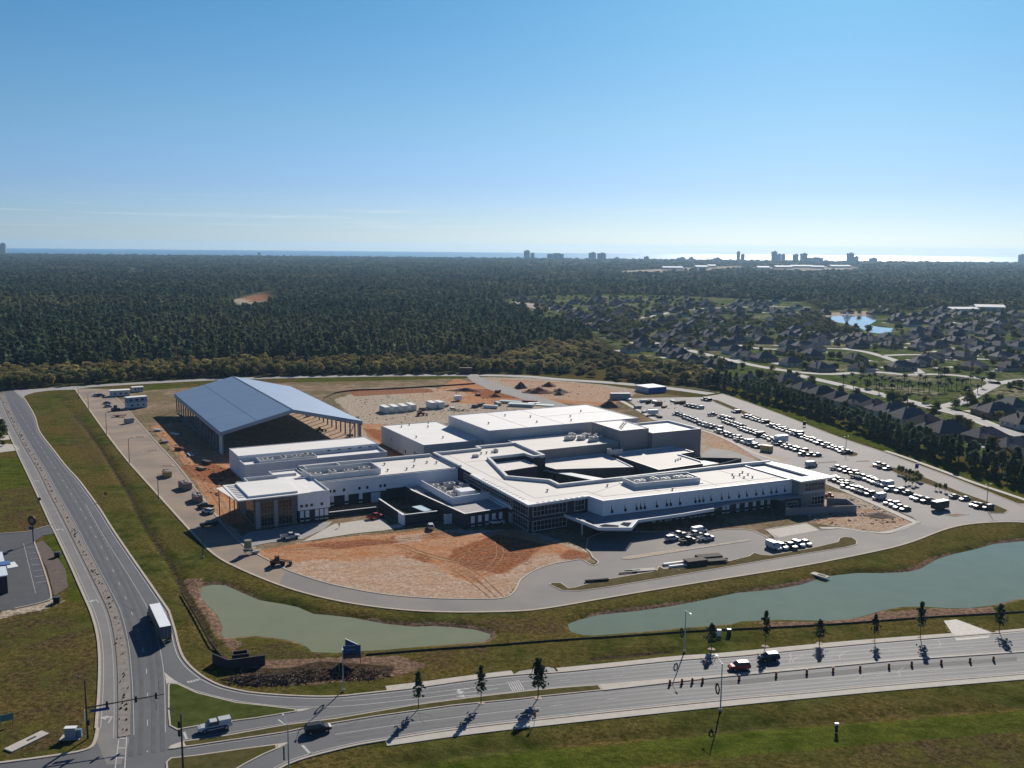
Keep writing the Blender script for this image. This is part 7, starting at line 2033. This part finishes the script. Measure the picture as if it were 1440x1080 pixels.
# palms of the little park
pf = mat('palm_frond', (0.045, 0.058, 0.022), 0.7, 0.2, 1.0)
pt_ = mat('palm_trunk', (0.12, 0.10, 0.08), 0.95, 0.2, 2.0)
def make_palm(H):
    r = empty('palm_tree', (0, 0, 0))
    tb = MB(); tb.tube((0, 0, 0), (.1, .05, H * .55), .24, .2, n=7); tb.tube((.1, .05, H * .55), (.06, .1, H), .2, .17, n=7); tb.build('trunk', pt_, r)
    cb = MB()
    for k in range(26):
        a, el_ = k * 2.399, -.5 + 1.55 * ((k * 7) % 26) / 26
        pr, n = None, 5
        for j in range(n + 1):
            t = j / n
            d = 2.3 * t
            x = math.cos(a) * d * math.cos(el_) ; y = math.sin(a) * d * math.cos(el_)
            z = H + d * math.sin(el_) - 1.1 * t * t
            w_ = .42 * math.sin(math.pi * min(1, t * .92 + .08)) + .04
            nx, ny = -math.sin(a) * w_, math.cos(a) * w_
            cur = ((x + nx, y + ny, z - .12), (x, y, z + .05), (x - nx, y - ny, z - .12))
            if pr:
                o = len(cb.v); cb.v += list(pr + cur); cb.f += [(o, o + 1, o + 4, o + 3), (o + 1, o + 2, o + 5, o + 4)]; cb.mi += [0, 0]
            pr = cur
    cb.build('crown', pf, r)
    return freeze(r)
PALMS = [make_palm(5.4), make_palm(6.3)]
ppx = [(1186, 541), (1208.5, 537), (1197, 536), (1232, 540), (1223, 534), (1221, 549), (1244.5, 545), (1234, 536), (1240, 541), (1253.5, 550), (1254, 552.5)]
ppx = [(167, 540), (1186, 540), (1198, 537), (1209.5, 542), (1222, 538.5), (1229.5, 538), (1240, 540.5), (1232.5, 544.5), (1244, 544.5), (1251.5, 541), (1254.5, 546), (1262, 547), (1267.5, 545.5), (1272, 540.5), (1277, 550.5), (1282, 551.5), (1291.5, 552), (1299, 552.5), (1306.5, 552), (1293.5, 536), (1301, 540.5), (1317.5, 539), (1323, 540.5), (1319.5, 551.5), (1328, 551), (1333, 546.5), (1337.5, 547.5), (1345, 547), (1353, 545.5), (1358.5, 544.5), (1365, 539), (1320, 528), (1380.5, 545), (1374.5, 553), (1362, 561), (1254, 555.5), (1276, 567), (1200.5, 548), (1236, 553)][1:]
for i, px in enumerate(sorted(ppx)):
    c = dup(PALMS[i % 2], (*G(*px), 0), i * 1.3, float(TR.uniform(.85, 1.1)), f'small palm, {nth(i + 1)} from the left in the green park', 'palms in the park'); c['category'] = 'palm tree'
for p in PALMS: kill(p)
for i, (px, s, lb) in enumerate((((1218, 546), .95, 'round dark tree at the left end of the palm park'), ((1300, 566.5), .8, 'brown round tree at the near edge of the palm park'), ((1359, 553), .85, 'dark round tree at the right end of the palm park'), ((1392, 536), 1.1, 'large dark tree at the street corner right of the palm park'))):
    plant(OAKS, G(*px), lb, None, s, (.1, .6, .05, .05)[i])
# fountain in the lake
fx = G(1191, 447.5)
fo = empty('fountain', (*fx, 0), 0, 'white fountain spraying in the lake of the estate', 'fountain')
mw = mat('white_spray', (0.85, 0.88, 0.9), 0.6, 0.05, 1.0)
fb_ = MB()
for i in range(150):
    a, q = float(TR.uniform(0, 6.28)), float(TR.random())
    z = 8.5 * (1 - q) * float(TR.uniform(.3, 1))
    rr_ = .3 + 4.2 * q
    fb_.box(math.cos(a) * rr_, math.sin(a) * rr_, z + .1, .5, .5, .8, a)
tag(fb_.build('spray', mw, fo), kind='stuff')
MB().tube((0, 0, 0), (0, 0, .4), .8, n=10).build('nozzle', steel, fo)
# white roofed clubhouse and far sheds
def shed(px, L, D, h, label, m_, rz=0.0, name='warehouse', cat='building', group=None):
    r = empty(name, (*G(*px), 0), rz, label, cat, group)
    MB().box(0, 0, h / 2, L, D, h).build('wall', m_, r)
    b = MB(); hip(b, L, D, h - .02, h + D * .14, gable=True); b.build('roof', roofb if name == 'clubhouse' else greyw, r)
    return r
shed((1352, 437.5), 46, 18, 4, 'long white roofed hall, left of the pair right of the lake', offw, rad(8), 'clubhouse')
shed((1390, 436.5), 42, 24, 6, 'white roofed hall, right of the pair right of the lake', offw, rad(-12), 'clubhouse')
for i, (px, L) in enumerate((((945, 379), 90), ((985, 377.5), 60), ((1000, 376), 40), ((1072, 378.5), 60), ((1100, 377.5), 90), ((1126, 376.5), 110), ((1150, 377.5), 60), ((1180, 376.5), 120))):
    shed(px, L, 40, 9, f'pale far warehouse, {nth(i + 1)} from the left in the strip below the coast', offw, rad(hr.uniform(-20, 20)), group='far warehouses below the coast')
# ================================================================== coast towers
def far(px, py, D):
    d = fw * FPX + rt * (px - 720) + up * (540 - py)
    t = D / d[1]
    return float(d[0] * t), float(CAM_H + d[2] * t)
towm = mat('tower_concrete', (0.25, 0.25, 0.27), 0.8, 0.05, 0.02)
TW_ = [(3, 342.5, 9), (741, 352.5, 8), (749, 356, 5), (781, 357, 23), (833, 355.5, 10), (846, 356.2, 12), (909, 361, 7), (958, 362.5, 12), (972, 362, 6), (1008, 362.8, 9), (1038.5, 354, 4), (1044.5, 358, 4), (1089, 353.8, 7), (1095.5, 357.5, 5), (1101.5, 357.8, 4), (1119, 358, 7), (1130.5, 356.8, 9), (1146, 362.5, 22), (1196, 356.2, 9), (1204, 360.8, 6), (1228, 363, 10), (867, 362.3, 7), (728, 361.5, 5), (1437, 358.2, 7)]
for i, (px, pyt, wpx) in enumerate(TW_):
    D = 7740 + (i % 5) * 18
    x, z = far(px, pyt, D)
    wd = wpx * D / FPX
    r = empty('apartment_tower', (x, D, 0), rad(hr.uniform(-12, 12)), f'hazy apartment tower, {nth(i + 1)} in view from the left along the coast', 'tower', 'apartment towers along the coast')
    MB().box(0, 0, z / 2, wd, 28, z).build('wall', towm, r)
    b = MB()
    for k in range(3): b.box((-.3 + .3 * k) * wd, -14.3, z * .5, wd * .07, .6, z * .92)
    b.build('balconies', mat('tower_recess', (0.10, 0.10, 0.12), 0.8, 0.05, 0.02), r)
    MB().box(wd * .1, 0, z + 3, wd * .4, 14, 6).build('roof_plant', towm, r)
for i in range(14):                                    # low gaps filled by short blocks
    pass
x, z = far(364.5, 355.5, 6900)
wt = empty('water_tower', (x, 6900, 0), 0, 'small dark water tower standing above the forest before the sea', 'water tower')
MB().tube((0, 0, 0), (0, 0, z - 8), 3.2, 2.6, n=10).build('stem', towm, wt)
b = MB(); b.tube((0, 0, z - 12), (0, 0, z - 7), 3, 11, n=16); b.tube((0, 0, z - 7), (0, 0, z - 2), 11, 11, n=16); b.tube((0, 0, z - 2), (0, 0, z + 2), 11, 3, n=16); b.build('tank', mat('tank_dark', (0.12, 0.13, 0.15), 0.7, 0.05, 0.1), wt)

# ================================================================== the forest: one uncountable mass
pts, scl, tin = [], [], []
def scatter(y0, y1, sp, prob=1.0):
    """jittered grid of trees between two depths"""
    half0 = .58 * y1 + 60
    ny = max(1, int((y1 - y0) / sp))
    for j in range(ny):
        yy = y0 + (j + .5) * (y1 - y0) / ny
        half = .58 * yy + 70
        nx = int(2 * half / sp)
        gx = -half + (np.arange(nx) + TR.uniform(0, 1, nx)) * sp
        gy = yy + TR.uniform(-.5, .5, nx) * sp
        pts.append(np.stack([gx, gy], -1)); scl.append(np.full(nx, sp))
y = 545.0
while y < 7850:
    sp = max(5.6, y * .0062)
    scatter(y, y + sp * 4, sp)
    y += sp * 4
PT, SCL = np.concatenate(pts), np.concatenate(scl)
fx_, fy_ = PT[:, 0], PT[:, 1]
sdF = inside_sd(fx_, fy_, FOREST)
keep = sdF > 14
def n2(x, y, s, k):
    return np.sin(x / s + k) * np.cos(y / s * 1.3 + 2 * k) + .6 * np.sin((x + y) / (s * .47) + 3 * k) * np.cos((x - y) / (s * .61) + k)
for p in ([(870, 381), (960, 376.5), (1045, 373.5), (1045, 379), (880, 385)], [(1050, 376), (1200, 373.5), (1215, 379), (1140, 383), (1060, 380)], [(306, 434), (345, 415), (385, 407), (394, 424), (350, 442)], [(530, 446), (560, 437), (575, 444), (550, 452)], [(655, 456), (690, 448), (705, 455), (680, 463)], [(184, 376), (192, 376), (192, 388), (183, 388)]):
    keep &= inside_sd(fx_, fy_, GL(p)) < -3
SAND_SCRUB = inside_sd(fx_, fy_, GL([(690, 395), (720, 398), (640, 425), (540, 440), (430, 445), (420, 437), (560, 430)]))
keep &= ~((n2(fx_, fy_, 61, .4) > .98) & (fy_ > 760))
keep &= ~((fx_ > 120) & (fy_ > 1650) & (fy_ < 6500) & (n2(fx_, fy_, 150, 1.7) > .62) )
ext = (inside_sd(fx_, fy_, HOOD) > 6) & (fy_ > 900) & (TR.random(len(fx_)) < .13) & (np.abs(fx_ - G(1205, 455)[0]) > 90)
THK = GL([(800, 526), (850, 506), (905, 506), (960, 518), (1005, 530), (1010, 546), (945, 541), (860, 535)])
thk = (inside_sd(fx_, fy_, THK) > 2) & (inside_sd(fx_, fy_, GL([(815, 528), (850, 517), (885, 513), (895, 526), (870, 533)])) < 0)
for c4, pr_ in (([(980, 457), (1045, 452), (1050, 466), (985, 470)], .55), ([(1085, 447), (1160, 442), (1165, 466), (1092, 468)], .5), ([(1150, 453), (1200, 462), (1215, 471), (1150, 472)], .6), ([(838, 456), (895, 452), (900, 474), (850, 476)], .6), ([(1215, 431), (1262, 431), (1262, 443), (1235, 444)], .8)):
    ext |= (inside_sd(fx_, fy_, GL(c4)) > 0) & (TR.random(len(fx_)) < pr_) & (inside_sd(fx_, fy_, LAKE) < -3)
ext[ext] = free(fx_[ext], fy_[ext], 12, 9)
tint = np.clip(.08 + .15 * n2(fx_, fy_, 140, .2) + .22 * np.maximum(0, n2(fx_, fy_, 260, 1.1) - .25) + TR.uniform(-.12, .2, len(fx_)), 0, .55)
tint = np.where((sdF < 78) & (fy_ < 900), np.clip(.50 + .24 * n2(fx_, fy_, 30, 2.0) + TR.uniform(-.2, .2, len(fx_)), 0, .95), tint)
tint = np.where(thk, np.clip(.35 + .3 * n2(fx_, fy_, 24, 1.0) + TR.uniform(-.2, .3, len(fx_)), 0, .95), tint)
ext |= thk & (TR.random(len(fx_)) < .8)
keep |= ext
PT, SCL, tint, sdK = PT[keep], SCL[keep], tint[keep], sdF[keep]
n = len(PT)
fm_ = bpy.data.meshes.new('forest')
fm_.vertices.add(n)
hv_ = TR.uniform(.5, 1.3, n)
edge = (sdK < 78) & (PT[:, 1] < 900)
fm_.vertices.foreach_set('co', np.stack([PT[:, 0], PT[:, 1], np.full(n, -.2)], -1).astype(np.float32).ravel())
wide = np.maximum(SCL / 4.9, 1.0)
hv_ = np.where(ext[keep], hv_ * .8, hv_); wide = np.where(ext[keep], 1.0, wide)
wv_ = TR.uniform(.65, 1.4, n)
sc3 = np.stack([wide ** .8 * wv_, wide ** .8 * wv_ * TR.uniform(.85, 1.15, n), hv_ * np.where(edge, .75, 1.0) * np.where(PT[:, 1] > 2500, .85, 1.0)], -1)
a_ = fm_.attributes.new('size', 'FLOAT_VECTOR', 'POINT'); a_.data.foreach_set('vector', sc3.astype(np.float32).ravel())
attr(fm_, 'tint', tint); attr(fm_, 'spin', TR.uniform(0, 6.283, n))
pk_ = np.where(edge | ext[keep] | (TR.random(n) < np.where(PT[:, 0] > 60, .5, .3)), 3 + TR.integers(0, 2, n), TR.integers(0, 3, n)).astype(np.int32)
a_ = fm_.attributes.new('pick', 'INT', 'POINT'); a_.data.foreach_set('value', pk_)
fm_.materials.append(FOL)
forest = link(bpy.data.objects.new('forest', fm_))
tag(forest, kind='stuff')
ng = bpy.data.node_groups.new('forest_nodes', 'GeometryNodeTree')
ng.interface.new_socket('Geometry', in_out='INPUT', socket_type='NodeSocketGeometry')
ng.interface.new_socket('Geometry', in_out='OUTPUT', socket_type='NodeSocketGeometry')
gi, go = ng.nodes.new('NodeGroupInput'), ng.nodes.new('NodeGroupOutput')
ip = ng.nodes.new('GeometryNodeInstanceOnPoints')
ip.inputs['Pick Instance'].default_value = True
def na(name, typ):
    q = ng.nodes.new('GeometryNodeInputNamedAttribute'); q.data_type = typ; q.inputs['Name'].default_value = name
    return next(o for o in q.outputs if o.enabled and o.name == 'Attribute')
mt = ng.nodes.new('GeometryNodeMeshToPoints')
ng.links.new(gi.outputs[0], mt.inputs['Mesh'])
ng.links.new(mt.outputs[0], ip.inputs['Points'])
jn = ng.nodes.new('GeometryNodeGeometryToInstance')
crowns = [next(c for c in r.children if c.name.split('.')[0] == 'crown') for r in PINES + SHRUBS]
for c in reversed(crowns):
    oi = ng.nodes.new('GeometryNodeObjectInfo'); oi.inputs['Object'].default_value = c; oi.inputs['As Instance'].default_value = True
    ng.links.new(oi.outputs['Geometry'], (JG := globals().setdefault('JG_', ng.nodes.new('GeometryNodeJoinGeometry'))).inputs[0])
ng.links.new(JG_.outputs[0], ip.inputs['Instance'])
ng.links.new(na('pick', 'INT'), ip.inputs['Instance Index'])
ng.links.new(na('size', 'FLOAT_VECTOR'), ip.inputs['Scale'])
cx = ng.nodes.new('ShaderNodeCombineXYZ')
ng.links.new(na('spin', 'FLOAT'), cx.inputs[2])
ng.links.new(cx.outputs[0], ip.inputs['Rotation'])
ng.links.new(ip.outputs[0], go.inputs[0])
forest.modifiers.new('grow', 'NODES').node_group = ng
# the source trees of the forest stand in the forest themselves; the other sources go
spots = [(-150, 700), (-20, 748), (-230, 680), (-90, 712), (20, 752)]
for r, s in zip(PINES + SHRUBS, spots):
    r.location = (*s, -.1)
    tag(r, {-150: 'dark pine just inside the forest edge behind the two storey site office', -20: 'dark pine just inside the forest edge behind the maroon container', -230: 'dark pine just inside the forest edge above the left road junction', -90: 'olive scrub tree just inside the forest behind the pavilion', 20: 'olive scrub tree just inside the forest beyond the soil mounds'}[s[0]], 'tree', 'trees just inside the forest edge')
for r in OAKS + YOUNG + POTTED: kill(r)
# ================================================================== air
hz = MB(); hz.box(3500, 8700, 67, 38000, 18200, 139)
vm = bpy.data.materials.new('haze'); vm.use_nodes = True
t = vm.node_tree
t.nodes.remove(t.nodes['Principled BSDF'])
pv = t.nodes.new('ShaderNodeVolumePrincipled')
pv.inputs['Color'].default_value = (0.45, 0.72, 1.0, 1)
pv.inputs['Density'].default_value = 4.0e-5
pv.inputs['Anisotropy'].default_value = 0.35
t.links.new(pv.outputs[0], t.nodes['Material Output'].inputs['Volume'])
tag(hz.build('haze', vm), kind='stuff')
